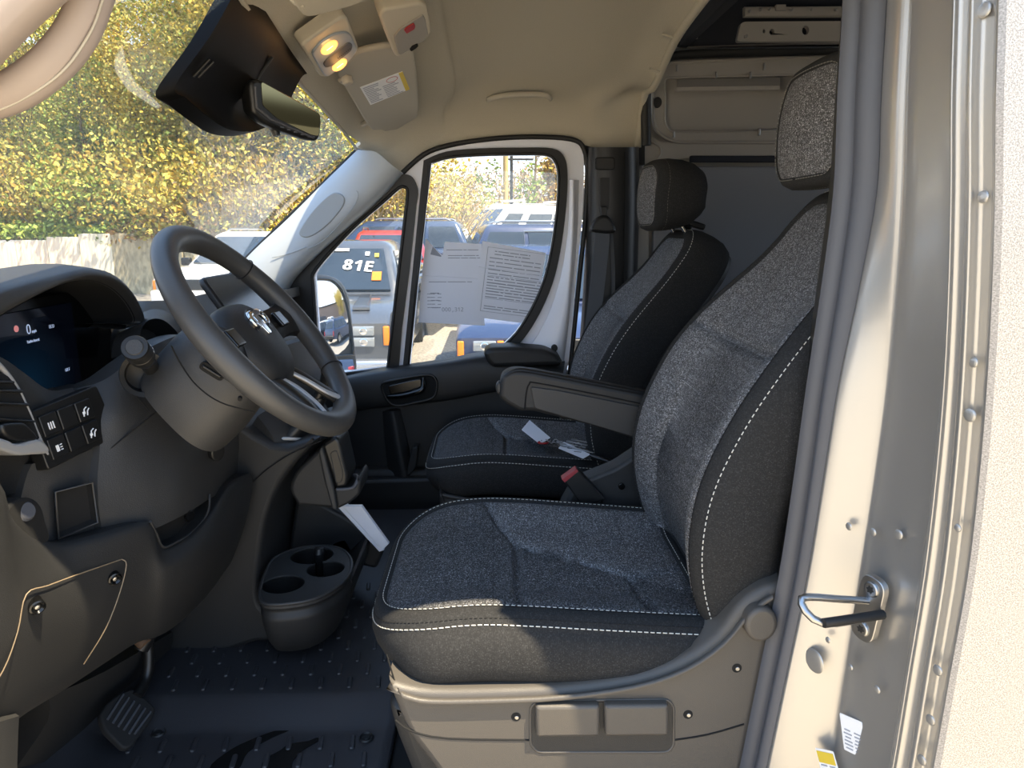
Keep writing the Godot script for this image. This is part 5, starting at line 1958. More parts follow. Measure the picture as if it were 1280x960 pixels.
# outline read on the plane of tr (its z = 0), as local x,y
func polyP(tr: Transform3D, pts: Array) -> PackedVector2Array:
	var o := PackedVector2Array()
	var inv := tr.affine_inverse()
	for i in range(0, pts.size(), 2):
		var r := ray(pts[i], pts[i + 1])
		var t := (tr.origin - EYE).dot(tr.basis.z) / r.dot(tr.basis.z)
		var q := inv * (EYE + r * t)
		o.append(Vector2(q.x, q.y))
	return o

func pts3(tr: Transform3D, p: PackedVector2Array, z := 0.0) -> PackedVector3Array:
	var o := PackedVector3Array()
	for v in p: o.append(tr * Vector3(v.x, v.y, z))
	return o

func text_lines(b: MB, tr: Transform3D, x0: float, x1: float, y0: float, y1: float, rows: int, h: float, cut := 0.35):
	for k in rows:
		var y := lerpf(y0, y1, k / maxf(1.0, rows - 1.0))
		var x := x0
		while x < x1 - 0.002:
			var w := minf(rng.randf_range(0.05, cut) * (x1 - x0), x1 - x)
			b.flat(tr * Vector3(x, y, 0.0003), tr * Vector3(x + w, y, 0.0003), tr * Vector3(x + w, y - h, 0.0003), tr * Vector3(x, y - h, 0.0003))
			x += w + (x1 - x0) * 0.03

func build_cab_things():
	var b: MB
	# ----- sun visors -----
	var va := P(448, 64, 1.78)
	var vb := P(517, 63, 1.85)
	var vc := P(465, 162, 2.33)
	var vn := (vb - va).cross(vc - va).normalized()
	if vn.y > 0: vn = -vn
	var vt := facing((va + vb + vc) / 3.0, vn, Vector3(0, 0, -1))
	var vis := thing("sun_visor", "beige sun visor folded up on the passenger side, with a printed warning label", "sun visor", vt.origin)
	b = MB.new()
	var vo := rounded(polyP(vt, [421, 93, 445, 66, 486, 58, 517, 62, 521, 90, 524, 130, 523, 147, 504, 158, 488, 168, 481, 167, 477, 162, 466, 164, 459, 157]), 0.02)
	plate(b, vo, vt, 0.0, -0.016, 0.007, true)
	obj("visor_board", b, M.visor_cloth, vis)
	b = MB.new()
	var lb := polyP(vt, [450, 109, 503, 89, 512, 111, 463, 131])
	plate(b, lb, vt, 0.0009, 0.0)
	var lab := obj("warning_label", b, M.white_print, vis, "white label with a yellow end")
	b = MB.new()
	plate(b, polyP(vt, [498, 91, 503, 89, 512, 111, 507, 113]), vt, 0.0013, 0.0)
	obj("yellow_end", b, M.yellow_label, lab)
	b = MB.new()
	var l0 := lb[0]
	var ux := (lb[1] - lb[0])
	var uy := (lb[3] - lb[0])
	for col in [[0.04, 0.42], [0.46, 0.86]]:
		for k in 11:
			var y := 0.08 + k * 0.08
			if col[0] > 0.4 and k < 3: continue
			var x1: float = col[0] + (col[1] - col[0]) * rng.randf_range(0.6, 1.0)
			var q := [l0 + ux * col[0] + uy * y, l0 + ux * x1 + uy * y, l0 + ux * x1 + uy * (y + 0.035), l0 + ux * col[0] + uy * (y + 0.035)]
			b.flat(vt * Vector3(q[0].x, q[0].y, 0.0012), vt * Vector3(q[1].x, q[1].y, 0.0012), vt * Vector3(q[2].x, q[2].y, 0.0012), vt * Vector3(q[3].x, q[3].y, 0.0012))
	obj("printed_lines", b, M.print_grey, lab, "", "stuff")
	b = MB.new()
	var rp := PackedVector3Array()
	for k in 16:
		var e := l0 + ux * (0.72 + 0.13 * cos(TAU * k / 16)) + uy * (0.17 + 0.11 * sin(TAU * k / 16))
		rp.append(vt * Vector3(e.x, e.y, 0.001))
	tube(b, rp, 0.0009, 4, true)
	obj("red_ring", b, M.red, lab)
	b = MB.new()
	tube(b, smooth3(pts3(vt, polyP(vt, [424, 98, 432, 103, 438, 101]), 0.004), 4), 0.005, 8)
	obj("pivot_rod", b, M.beige_plastic, vis)
	b = MB.new()
	box(b, Vector3(0.02, 0.022, 0.02), facing(P(434, 100, 1.82), vn), 0.005)
	obj("pivot_clip", b, M.beige_plastic, vis)
	b = MB.new()
	box(b, Vector3(0.016, 0.03, 0.014), facing(P(457, 154, 2.31), vn), 0.004)
	obj("hinge", b, M.beige_plastic, vis)
	var dt := facing(P(440, -20, 1.22), Vector3(0.45, -0.88, 0.0), Vector3(0, 0, -1))
	var dv := thing("sun_visor", "end of the driver's beige sun visor at the top edge, beside the lit reading lamp", "sun visor", dt.origin)
	b = MB.new()
	plate(b, rounded(polyP(dt, [338, -90, 368, 4, 378, 20, 386, 23, 430, 12, 490, -10, 560, -90]), 0.02), dt, 0.0, -0.016, 0.006, true)
	obj("visor_board", b, M.visor_cloth, dv)
	b = MB.new()
	tube(b, smooth3(path3([362, -8, 1.2, 370, 2, 1.2, 380, 4, 1.2]), 4), 0.006, 8)
	obj("pivot_clip", b, M.beige_plastic, dv)
	# ----- reading lamp -----
	var ln := Vector3(0.55, -0.80, 0.22).normalized()
	var lt := facing(P(415, 60, 1.62), ln, Vector3(0, 0, -1))
	var lamp := thing("reading_lamp", "overhead reading lamp with two lit oval lenses between the sun visors", "lamp", lt.origin)
	b = MB.new()
	plate(b, rounded(polyP(lt, [376, 57, 428, 20, 435, 22, 449, 60, 447, 67, 409, 97, 401, 97]), 0.012), lt, 0.0, -0.03, 0.006)
	obj("bezel", b, M.beige_plastic, lamp)
	b = MB.new()
	plate(b, rounded(polyP(lt, [388, 65, 400, 51, 416, 41, 432, 38, 438, 42, 446, 60, 438, 73, 409, 95, 404, 93]), 0.010), lt, 0.004, 0.0, 0.003)
	obj("faceplate", b, mat("lamp_silver", c8(150, 158, 166), 0.4, 0.3), lamp)
	var lens := lamp_mat("lamp_lens", Color(1.0, 0.74, 0.40), 0.9)
	for q in [[410, 57, 12.5, 6.5], [423, 79, 11.0, 5.5]]:
		b = MB.new()
		var el := []
		for k in 24:
			var a := TAU * k / 24
			var ex: float = cos(a) * q[2]
			var ey: float = sin(a) * q[3]
			el.append(q[0] + ex * 0.80 + ey * 0.60)
			el.append(q[1] - ex * 0.60 + ey * 0.80)
		plate(b, polyP(lt, el), lt, 0.0062, 0.002, 0.002)
		var le := obj("lens", b, lens, lamp, "lit amber lens")
		var c := polyP(lt, [q[0], q[1]])[0]
		b = MB.new()
		tube(b, pts3(lt, polyP(lt, [q[0] - 4, q[1] + 3, q[0] + 4, q[1] - 3]), 0.0064), 0.0012, 6)
		obj("bulb_mark", b, lamp_mat("lamp_core", Color(1.0, 0.88, 0.66), 1.3), le)
		var om := OmniLight3D.new()
		om.name = "reading_light"
		om.light_color = Color(1.0, 0.72, 0.4)
		om.light_energy = 0.0012
		om.light_size = 0.012
		om.omni_range = 3.0
		om.omni_attenuation = 2.0
		om.shadow_enabled = true
		lamp.add_child(om, true)
		om.position = lt * Vector3(c.x, c.y, 0.022) - lt.origin
	b = MB.new()
	plate(b, rounded(polyP(lt, [402, 77, 408, 70, 434, 50, 439, 53, 438, 60, 414, 80, 405, 82]), 0.006), lt, 0.0065, 0.002, 0.002)
	obj("switch_bar", b, M.rubber_grey, lamp)
	for k in 8:
		b = MB.new()
		var c := polyP(lt, [420.5 + k * 2.1, 69.5 - k * 1.65])[0]
		box(b, Vector3(0.0018, 0.0018, 0.001), lt.translated_local(Vector3(c.x, c.y, 0.0068)))
		obj("switch_dot", b, M.void_black, lamp)
	# ----- emergency call module -----
	var et := facing(P(505, 40, 1.68), Vector3(0.35, -0.88, 0.25), Vector3(0, 0, -1))
	var sos := thing("call_module", "overhead call button box with a red button beside the passenger visor", "call box", et.origin)
	b = MB.new()
	plate(b, rounded(polyP(et, [474, 20, 480, 12, 526, 4, 534, 9, 540, 40, 533, 50, 499, 72, 494, 71, 484, 48]), 0.008), et, 0.0, -0.035, 0.006)
	obj("housing", b, M.beige_plastic, sos)
	b = MB.new()
	plate(b, rounded(polyP(et, [492, 44, 500, 34, 528, 17, 531, 22, 535, 43, 532, 48, 500, 67, 497, 66]), 0.006), et, 0.004, 0.0, 0.002)
	obj("faceplate", b, M.call_grey, sos)
	b = MB.new()
	plate(b, rounded(polyP(et, [504, 35, 506, 32, 516, 26, 518, 29, 517, 33, 507, 39]), 0.003), et, 0.007, 0.003, 0.001)
	obj("call_button", b, M.red_button, sos)
	b = MB.new()
	plate(b, rounded(polyP(et, [511, 59, 514, 55, 521, 52, 522, 55, 519, 58, 513, 62]), 0.003), et, 0.0052, 0.003)
	obj("microphone_slot", b, M.void_black, sos)
	# ----- sensor housing and inner mirror -----
	var sh := thing("sensor_housing", "black camera and sensor housing on the windscreen behind the rear view mirror", "housing", P(290, 90, 1.45))
	b = MB.new()
	var rows := [path3([306, -30, 1.265, 326, 4, 1.339, 346, 36, 1.451, 364, 64, 1.590, 384, 92, 1.674]), path3([296, -14, 1.209, 313, 14, 1.283, 334, 44, 1.395, 354, 72, 1.534, 376, 98, 1.628]), path3([262, 46, 1.172, 284, 62, 1.256, 312, 88, 1.376, 336, 112, 1.507, 358, 132, 1.609]), path3([219, 107, 1.163, 238, 114, 1.218, 275, 128, 1.321, 305, 140, 1.442, 338, 150, 1.581]), path3([231, 121, 1.181, 258, 144, 1.256, 286, 162, 1.358, 318, 164, 1.469, 336, 157, 1.581])]
	skin(b, net(rows, 4, 4), Vector3(-0.03, -0.008, 0))
	obj("cover", b, mat("housing_black", g8(9), 0.55, 0.0, 0.25), sh)
	for k in 2:
		b = MB.new()
		tube(b, path3([242 + k * 6, 96 + k * 1, 1.20, 262 + k * 5, 74 + k * 3, 1.20]), 0.0018, 6)
		obj("cover_slot", b, M.rubber, sh)
	b = MB.new()
	tube(b, smooth3(path3([312, 128, 1.42, 322, 98, 1.43, 340, 72, 1.45]), 4), 0.003, 6)
	obj("cover_joint", b, M.rubber, sh)
	var mn := Vector3(0.80, -0.10, 0.58).normalized()
	var mt := facing(P(358, 137, 1.45), mn)
	var mir := thing("rear_view_mirror", "black framed inner rear view mirror hanging in front of the sensor housing", "mirror", mt.origin)
	b = MB.new()
	plate(b, rounded(polyP(mt, [312, 108, 314, 100, 320, 98, 328, 100, 399, 140, 403, 149, 401, 171, 396, 177, 382, 174, 350, 163, 332, 155, 316, 141]), 0.008), mt, 0.0, -0.032, 0.007, true)
	obj("mirror_case", b, M.black_satin, mir)
	b = MB.new()
	plate(b, rounded(polyP(mt, [326, 102, 400, 143, 398, 170, 388, 168, 346, 148, 328, 132]), 0.006), mt, 0.0012, 0.0)
	obj("mirror_glass", b, M.mirror_dark, mir)
	b = MB.new()
	tube(b, pts3(mt, polyP(mt, [318, 108, 320, 134, 338, 149, 392, 172]), 0.001), 0.0028, 6)
	obj("mirror_rim", b, M.rubber_grey, mir)
	for k in 5:
		b = MB.new()
		var c := polyP(mt, [352.0 + k * 8.5, 159.0 + k * 3.0])[0]
		box(b, Vector3(0.008, 0.003, 0.002), mt.translated_local(Vector3(c.x, c.y, 0.001)), 0.0005)
		obj("mirror_button", b, M.rubber_grey, mir)
	b = MB.new()
	tube(b, path3([342, 158, 1.46, 346, 170, 1.46]), [0.010, 0.007], 10)
	obj("lower_lever", b, M.black_satin, mir)
	b = MB.new()
	tube(b, path3([335, 128, 1.50, 326, 110, 1.54]), 0.016, 10)
	obj("mirror_stalk", b, M.black_satin, mir)
	# ----- assist handle -----
	var ah := thing("assist_handle", "slim beige assist handle on the headliner above the passenger door window", "handle", P(650, 122, 2.36))
	b = MB.new()
	tube(b, smooth3(path3([610, 125, 2.37, 618, 122, 2.345, 634, 119, 2.335, 655, 118, 2.335, 674, 118, 2.335, 684, 120, 2.345, 688, 124, 2.37]), 5), 0.0085, 10, false, 0.8)
	obj("grip", b, M.beige_plastic, ah)
	# ----- passenger belt -----
	var bt := thing("seat_belt", "black seat belt hanging from its guide on the far centre pillar", "seat belt", P(750, 300, 2.31))
	b = MB.new()
	skin(b, net([path3([745, 286, 2.315, 741, 330, 2.312, 735, 380, 2.31, 728, 432, 2.31]), path3([763, 286, 2.305, 759, 330, 2.302, 753, 380, 2.30, 744, 436, 2.30])], 1, 4), Vector3(-0.001, 0, -0.002))
	obj("webbing", b, mat("webbing", c8(66, 70, 76), 0.7), bt)
	b = MB.new()
	skin(b, net([path3([762, 290, 2.325, 764, 340, 2.325, 764, 390, 2.325, 760, 440, 2.325]), path3([766, 290, 2.322, 769, 340, 2.322, 768, 390, 2.322, 764, 440, 2.322])], 1, 3), Vector3(0, 0, -0.002))
	obj("webbing", b, M.webbing, bt)
	b = MB.new()
	plate(b, smooth2(polyP(T0(2.30), [738, 288, 742, 278, 750, 270, 760, 270, 767, 279, 770, 289, 762, 292, 748, 291]), 4), T0(2.30), 0.006, -0.03, 0.010)
	obj("belt_guide", b, M.black_satin, bt)
	b = MB.new()
	plate(b, rounded(poly(2.31, [750, 258, 759, 258, 758, 272, 752, 272]), 0.006), T0(2.31), 0.004, -0.02, 0.003)
	obj("guide_bolt", b, M.dash_dark, bt)
	b = MB.new()
	tube(b, path3([724, 428, 2.31, 726, 434, 2.30, 742, 438, 2.30]), 0.0045, 8)
	obj("belt_clip", b, M.black_gloss, bt)
	# ----- sheets on the window -----
	sheet_paper("printed sheet with a number at its foot, left of two taped in the passenger window", [532, 298, 538, 304, 545, 312, 553, 319, 556, 302, 602, 305, 601, 330, 606, 407, 523, 403, 527, 349], 2.444, 0)
	sheet_paper("tilted printed form with a ruled frame taped over another sheet on the passenger window", [603, 301, 640, 308, 682, 316, 677, 349, 673, 372, 662, 405, 591, 396], 2.441, 1)
	# ----- keys -----
	var ky := 1.256
	var keys := thing("key_bunch", "bunch of keys with two white tags lying on the passenger cushion", "keys", PY(700, 555, ky))
	for q in [[[652, 537, 662, 525, 688, 547, 675, 555], 0.014], [[698, 560, 705, 552, 738, 568, 729, 573], 0.012]]:
		b = MB.new()
		var ty := TY(ky + q[1])
		plate(b, rounded(polyY(ky + q[1], q[0]), 0.002), ty, 0.0, 0.0012)
		var tg := obj("tag", b, M.paper, keys, "white plastic key tag")
		var h := PY(q[0][0] + 4, q[0][1] - 6, ky + q[1])
		b = MB.new()
		plate(b, oval(0.003, 0.003, 12), Transform3D(TY(0).basis, h + Vector3(0, 0.0006, 0)), 0.0, 0.0006)
		obj("tag_hole", b, M.void_black, tg)
		if q[1] < 0.013:
			b = MB.new()
			var c := PY(712, 560, ky + q[1])
			var rg := PackedVector3Array()
			for k in 16: rg.append(c + Vector3(cos(TAU * k / 16) * 0.006, 0.0006, sin(TAU * k / 16) * 0.006))
			tube(b, rg, 0.0009, 4, true)
			box(b, Vector3(0.02, 0.004, 0.0006), Transform3D(TY(0).basis, PY(722, 565, ky + q[1]) + Vector3(0, 0.0006, 0)).rotated_local(Vector3.BACK, 0.35))
			obj("tag_print", b, M.rubber_grey, tg)
	for q in [[682, 552, 0.012], [694, 552, 0.014], [722, 556, 0.013]]:
		b = MB.new()
		var rg := PackedVector3Array()
		var c := PY(q[0], q[1], ky + 0.012)
		for k in 20: rg.append(c + Vector3(cos(TAU * k / 20) * q[2], 0.003 * sin(k * 1.3), sin(TAU * k / 20) * q[2]))
		tube(b, rg, 0.0014, 6, true)
		obj("key_ring", b, M.steel, keys)
	b = MB.new()
	var rr := PackedVector3Array()
	var c2 := PY(679, 554, ky + 0.014)
	for k in 14: rr.append(c2 + Vector3(cos(k * 0.3) * 0.013, 0.002, sin(k * 0.3) * 0.010))
	tube(b, rr, 0.0028, 6)
	obj("red_loop", b, M.red, keys)
	for q in [[700, 553, 740, 561, 0.0], [712, 552, 735, 557, 0.004], [704, 556, 742, 566, 0.006], [718, 550, 736, 553, 0.002]]:
		b = MB.new()
		var a := PY(q[0], q[1], ky + 0.010 + q[4])
		var e := PY(q[2], q[3], ky + 0.008 + q[4])
		tube(b, PackedVector3Array([a, e]), 0.004, 6, false, 0.3, Vector3.UP)
		lathe(b, PackedVector2Array([Vector2(0.0, 0.001), Vector2(0.010, 0.001), Vector2(0.010, -0.001), Vector2(0, -0.001)]), axis_y(a, Vector3(0.1, 1, 0.1)), 14)
		obj("key_blade", b, M.steel, keys)
	for q in [[732, 559, 758, 559], [738, 569, 764, 577]]:
		b = MB.new()
		var a := PY(q[0], q[1], ky + 0.012)
		var e := PY(q[2], q[3], ky + 0.012)
		tube(b, PackedVector3Array([a, a.lerp(e, 0.2), a.lerp(e, 0.85), e]), [0.006, 0.010, 0.010, 0.006], 10, false, 0.6, Vector3.UP)
		obj("key_fob", b, M.black_satin, keys)
	# ----- outside mirror -----
	var om_at := P(418, 398, 2.78)
	var v := (om_at - EYE).normalized()
	var want := Vector3(0.925, 0.012, -0.38).normalized()
	var on := (want - v).normalized()
	var ot := facing(om_at, on)
	var om2 := thing("door_mirror", "black outside mirror of the passenger door seen through the quarter window", "mirror", om_at)
	b = MB.new()
	var op := smooth2(polyP(ot, [360, 352, 388, 344, 412, 343, 428, 350, 438, 366, 442, 390, 447, 436, 449, 462, 440, 472, 370, 472, 356, 440, 355, 380]), 4)
	plate(b, op, ot, -0.004, -0.09, 0.02)
	obj("mirror_case", b, M.black_satin, om2)
	b = MB.new()
	var gl := smooth2(polyP(ot, [366, 360, 388, 350, 410, 349, 421, 355, 429, 367, 435, 390, 440, 422, 441, 440, 436, 444, 380, 446, 364, 430]), 4)
	var dome := []
	var mid := Vector2.ZERO
	for q in gl: mid += q / gl.size()
	for k in 7:
		var r := PackedVector3Array()
		for q in gl:
			var w: Vector2 = mid + (q - mid) * (1.0 - k / 6.0)
			r.append(ot * Vector3(w.x, w.y, 0.006 - (w - mid).length_squared() / 2.4))
		dome.append(r)
	b.grid(dome, true)
	obj("mirror_glass", b, M.mirror, om2)
	b = MB.new()
	tube(b, pts3(ot, gl, 0.0), 0.006, 6, true)
	obj("mirror_rim", b, M.black_gloss, om2)
	b = MB.new()
	plate(b, rounded(polyP(ot, [376, 452, 441, 449, 443, 462, 380, 464]), 0.006), ot, 0.001, -0.004)
	obj("lower_glass", b, M.mirror, om2)
	b = MB.new()
	tube(b, PackedVector3Array([P(372, 440, 2.75), P(372, 440, 2.56)]), 0.035, 10)
	obj("mirror_arm", b, M.black_satin, om2)
	build_floor_things()

func sheet_paper(label: String, out: Array, d: float, form: int):
	var t := T0(d)
	var o := poly(d, out)
	var s := thing("paper_sheet", label, "paper", Vector3(P(out[0], out[1], d)), "sheets taped inside the passenger window")
	var b := MB.new()
	plate(b, o, t, 0.0, -0.0005)
	obj("page", b, M.paper, s)
	b = MB.new()
	var bx := func(px: float, py: float) -> Vector2: return poly(d, [px, py])[0]
	if form == 0:
		for k in 3:
			var q: Vector2 = bx.call(538 + k, 366 + k * 9)
			text_lines(b, t, q.x, q.x + 0.03, q.y, q.y, 1, 0.003, 0.9)
		for r in [[558, 312, 598, 312, 1], [560, 319, 600, 322, 2], [536, 352, 590, 356, 1], [534, 367, 544, 384, 5], [547, 367, 552, 380, 4]]:
			var p: Vector2 = bx.call(r[0], r[1])
			var q: Vector2 = bx.call(r[2], r[3])
			text_lines(b, t, p.x, q.x, p.y, q.y, r[4], 0.0022, 0.5)
		obj("printed_lines", b, M.print_grey, s, "", "stuff")
		b = MB.new()
		plate(b, poly(d, [541, 308, 552, 320, 551, 321, 538, 318]), t, 0.0004, 0.0)
		obj("printed_block", b, M.print_grey, s)
		var lp: Vector2 = bx.call(566, 387)
		lettering("number_print", "000,312", 0.013, Transform3D(Basis(), Vector3(lp.x, lp.y, -d + 0.0005)), M.print_grey, s, 0.0003, "Droid Sans Mono", true)
	else:
		var turn := Transform3D(Basis(Vector3.BACK, -0.13), Vector3(bx.call(640, 352).x, bx.call(640, 352).y, -d))
		for r in [[-0.07, 0.05, 0.095, 0.085, 2], [-0.085, 0.09, 0.072, 0.02, 5], [-0.085, 0.10, 0.008, -0.06, 8], [-0.085, 0.10, -0.092, -0.10, 2]]:
			text_lines(b, turn, r[0], r[1], r[2], r[3], r[4], 0.003, 0.4)
		for k in 4: text_lines(b, turn, -0.085, 0.10, 0.012 - k * 0.026, 0.012 - k * 0.026, 1, 0.0012, 5.0)
		obj("printed_lines", b, M.print_grey, s, "", "stuff")
		b = MB.new()
		tube(b, pts3(turn, PackedVector2Array([Vector2(-0.095, 0.105), Vector2(0.108, 0.105), Vector2(0.108, -0.112), Vector2(-0.095, -0.112)]), 0.0003), 0.0009, 4, true)
		obj("printed_frame", b, M.print_grey, s)
	# fold line
	b = MB.new()
	var f0: Vector2 = bx.call(528 if form == 0 else 598, 344 if form == 0 else 333)
	var f1: Vector2 = bx.call(604 if form == 0 else 680, 349 if form == 0 else 346)
	tube(b, PackedVector3Array([Vector3(f0.x, f0.y, -d), Vector3(f1.x, f1.y, -d)]), 0.0012, 4)
	obj("fold", b, M.paper, s)

func build_floor_things():
	var b: MB
	# ----- rubber mat -----
	var mat_ := thing("floor_mat", "dark rubber floor mat with rows of raised ribs and a wet mark", "floor mat", Vector3(-0.45, 0.93, -1.3))
	b = MB.new()
	var zs := [-0.90, -1.06, -1.17, -1.20, -1.25, -1.29, -1.5, -1.75, -2.2]
	var hs := [0.917, 0.917, 0.917, 0.922, 0.945, 0.95, 0.95, 0.95, 0.95]
	var rows := []
	for i in zs.size():
		rows.append(PackedVector3Array([Vector3(-0.86, hs[i] + 0.10, zs[i]), Vector3(-0.76, hs[i] + 0.01, zs[i]), Vector3(-0.68, hs[i], zs[i]), Vector3(-0.45, hs[i], zs[i]), Vector3(-0.21, hs[i], zs[i]), Vector3(-0.19, hs[i] + 0.008, zs[i])]))
	skin(b, net(rows, 3, 3), Vector3(0, -0.006, 0))
	var rub := mat("mat_rubber", c8(54, 54, 57), 0.42)
	rub.normal_enabled = true
	rub.normal_texture = noise_tex(0.2, 256, 44, true, 3.0, 2)
	rub.normal_scale = 0.3
	tri_planar(rub, 14.0)
	obj("mat", b, rub, mat_)
	b = MB.new()
	var pr := PackedVector3Array()
	box(b, Vector3(0.010, 0.036, 0.006), Transform3D(Basis(Vector3.RIGHT, PI / 2), Vector3.ZERO), 0.0028, 0.005)
	var rib := b.mesh()
	for i in 17:
		for j in 8:
			var x := -0.67 + j * 0.058 + (0.029 if i % 2 else 0.0)
			var z := -0.98 - i * 0.044
			if x > -0.215 or z > -1.02 and x < -0.6: continue
			if z < -1.18 and z > -1.27: continue
			var o := obj("rib", rib, rub, mat_)
			o.position = Vector3(x, (0.917 if z > -1.2 else 0.95) + 0.001, z) - mat_.position
			o.rotation.y = 0.12
	b = MB.new()
	var st := smooth2(polyY(0.9185, [262, 960, 290, 936, 330, 918, 372, 905, 374, 908, 340, 922, 310, 940, 296, 962]), 4)
	plate(b, st, TY(0.9185), 0.0, 0.001)
	obj("wet_mark", b, mat("wet", g8(24), 0.25), mat_)
	b = MB.new()
	plate(b, smooth2(polyY(0.9185, [330, 950, 350, 938, 362, 930, 385, 926, 396, 922, 398, 926, 378, 938, 366, 952, 362, 968, 330, 966]), 4), TY(0.9185), 0.0, 0.001)
	obj("wet_mark", b, M.wet, mat_)
	for q in [[458, 922, 0.917], [198, 916, 0.917]]:
		var c := PY(q[0], q[1], q[2] + 0.002)
		b = MB.new()
		lathe(b, PackedVector2Array([Vector2(0.0, 0.002), Vector2(0.006, 0.002), Vector2(0.007, 0.0), Vector2(0.010, 0.0), Vector2(0.012, 0.003), Vector2(0.014, 0.0)]), axis_y(c, Vector3.UP), 20)
		obj("mat_stud", b, M.rubber, mat_)
	# sill strip at the door
	b = MB.new()
	box(b, Vector3(0.40, 0.05, 0.18), Transform3D(Basis(), Vector3(0.02, 0.935, -0.93)), 0.012)
	struct("trim_11", b, M.dash_dark, "dark plastic sill beside the mat")
	# ----- pedals -----
	var bt := facing(P(162, 898, 1.16), Vector3(0.62, 0.74, 0.25), Vector3(0.3, 0.4, -1))
	var br := thing("brake_pedal", "ribbed black brake pedal below the knee panel", "pedal", bt.origin)
	b = MB.new()
	plate(b, rounded(polyP(bt, [124, 893, 134, 878, 150, 866, 166, 860, 184, 874, 196, 886, 190, 900, 164, 934, 154, 936, 130, 912]), 0.008), bt, 0.0, -0.012, 0.004)
	obj("pad", b, M.black_matte, br)
	for k in 6:
		b = MB.new()
		var t := k / 5.0
		tube(b, pts3(bt, polyP(bt, [lerpf(134, 168, t), lerpf(900, 922, t) if k < 5 else 918.0, lerpf(154, 188, t), lerpf(868, 890, t)]), 0.001), 0.0028, 6, false, 0.7)
		obj("pad_rib", b, M.rubber_grey, br)
	b = MB.new()
	tube(b, smooth3(path3([170, 872, 1.20, 182, 850, 1.24, 186, 820, 1.26, 182, 770, 1.28]), 4), 0.011, 8)
	obj("arm", b, M.black_satin, br)
	var at := facing(P(172, 866, 1.30), Vector3(0.62, 0.74, 0.25), Vector3(0.3, 0.4, -1))
	var ac := thing("accelerator_pedal", "narrow ribbed black accelerator pedal behind the brake pedal", "pedal", at.origin)
	b = MB.new()
	plate(b, rounded(polyP(at, [152, 862, 160, 854, 176, 858, 200, 878, 190, 884, 168, 874]), 0.006), at, 0.0, -0.012, 0.003)
	obj("pad", b, M.black_matte, ac)
	for k in 4:
		b = MB.new()
		tube(b, pts3(at, polyP(at, [158 + k * 3, 860 - k * 0.5, 184 + k * 3, 880 - k * 0.5]), 0.001), 0.0018, 6)
		obj("pad_rib", b, M.rubber_grey, ac)
	# foot rest rail under the console
	var fr := thing("floor_bracket", "short flat black bracket on the floor beside the pedals", "bracket", PY(250, 842, 0.955))
	b = MB.new()
	plate(b, rounded(poly(1.36, [228, 838, 294, 834, 295, 849, 226, 851]), 0.004), T0(1.36), 0.0, -0.03, 0.004)
	obj("bar", b, M.dash_plastic, fr)
	b = MB.new()
	plate(b, rounded(poly(1.35, [203, 836, 222, 838, 219, 853, 203, 848]), 0.004), T0(1.35), 0.0, -0.03, 0.004)
	obj("end_block", b, M.dash_plastic, fr)
	# steering shaft joint below the dash
	var sj := thing("steering_shaft", "dusty steering shaft joint dropping behind the knee panel", "shaft", P(182, 800, 1.24))
	b = MB.new()
	tube(b, path3([206, 740, 1.26, 190, 785, 1.24, 176, 812, 1.22]), [0.016, 0.016, 0.014], 12)
	obj("shaft", b, M.black_satin, sj)
	b = MB.new()
	tube(b, path3([168, 792, 1.225, 182, 806, 1.215]), 0.012, 10)
	obj("joint", b, mat("rusty", c8(120, 96, 78), 0.6, 0.3), sj)
	# side of the footwell
	b = MB.new()
	skin(b, net([path3([60, 870, 0.98, 130, 840, 1.12, 215, 790, 1.40]), path3([60, 900, 1.02, 130, 870, 1.2, 215, 830, 1.46]), path3([20, 960, 1.0, 90, 940, 1.18, 190, 880, 1.44])], 3, 3), Vector3(-0.3, 0, -0.02))
	struct("wall_toe", b, M.black_matte, "dark toe board of the footwell")

# ---------- outside ----------
func ground_y(z: float) -> float:
	var k := [[-2.7, 0.0], [-5.0, -0.45], [-8.5, -0.45], [-15.0, 0.12], [-35.0, 0.45], [-200.0, 0.9]]
	if z > -2.7: return 0.0
	for i in k.size() - 1:
		if z > k[i + 1][0]: return lerpf(k[i][1], k[i + 1][1], (z - k[i][0]) / (k[i + 1][0] - k[i][0]))
	return 0.9

func build_outside():
	var b: MB
	var asphalt := mat("asphalt", Color.WHITE, 0.9)
	asphalt.albedo_texture = noise_tex(0.08, 512, 61, false, 4, 4, ramp2(c8(118, 116, 112), c8(146, 143, 137), 0.3, 0.7))
	asphalt.uv1_triplanar = true
	asphalt.uv1_world_triplanar = true
	asphalt.uv1_scale = Vector3.ONE * 0.35
	var gr := []
	for z in [60.0, -2.7, -5.0, -8.5, -15.0, -35.0, -145.0]: gr.append(PackedVector3Array([Vector3(-90, ground_y(z), z), Vector3(90, ground_y(z), z)]))
	b = MB.new()
	for k in gr.size() - 1: b.grid([gr[k], gr[k + 1]])
	struct("ground", b, asphalt, "grey asphalt of the car lot")
	b = MB.new()
	b.flat(Vector3(-30, 0.012, 30), Vector3(30, 0.012, 30), Vector3(30, 0.012, -0.2), Vector3(-30, 0.012, -0.2))
	var pave := mat("pavement", Color.WHITE, 0.9)
	pave.albedo_texture = noise_tex(0.05, 256, 62, false, 4, 4, ramp2(c8(186, 172, 150), c8(206, 194, 172), 0.3, 0.7))
	pave.uv1_triplanar = true
	pave.uv1_world_triplanar = true
	pave.uv1_scale = Vector3.ONE * 0.5
	struct("pavement", b, pave, "pale concrete apron beside the open driver's door")
	build_wall_and_hill()
	build_trees()
	build_vehicles()
	build_far_things()

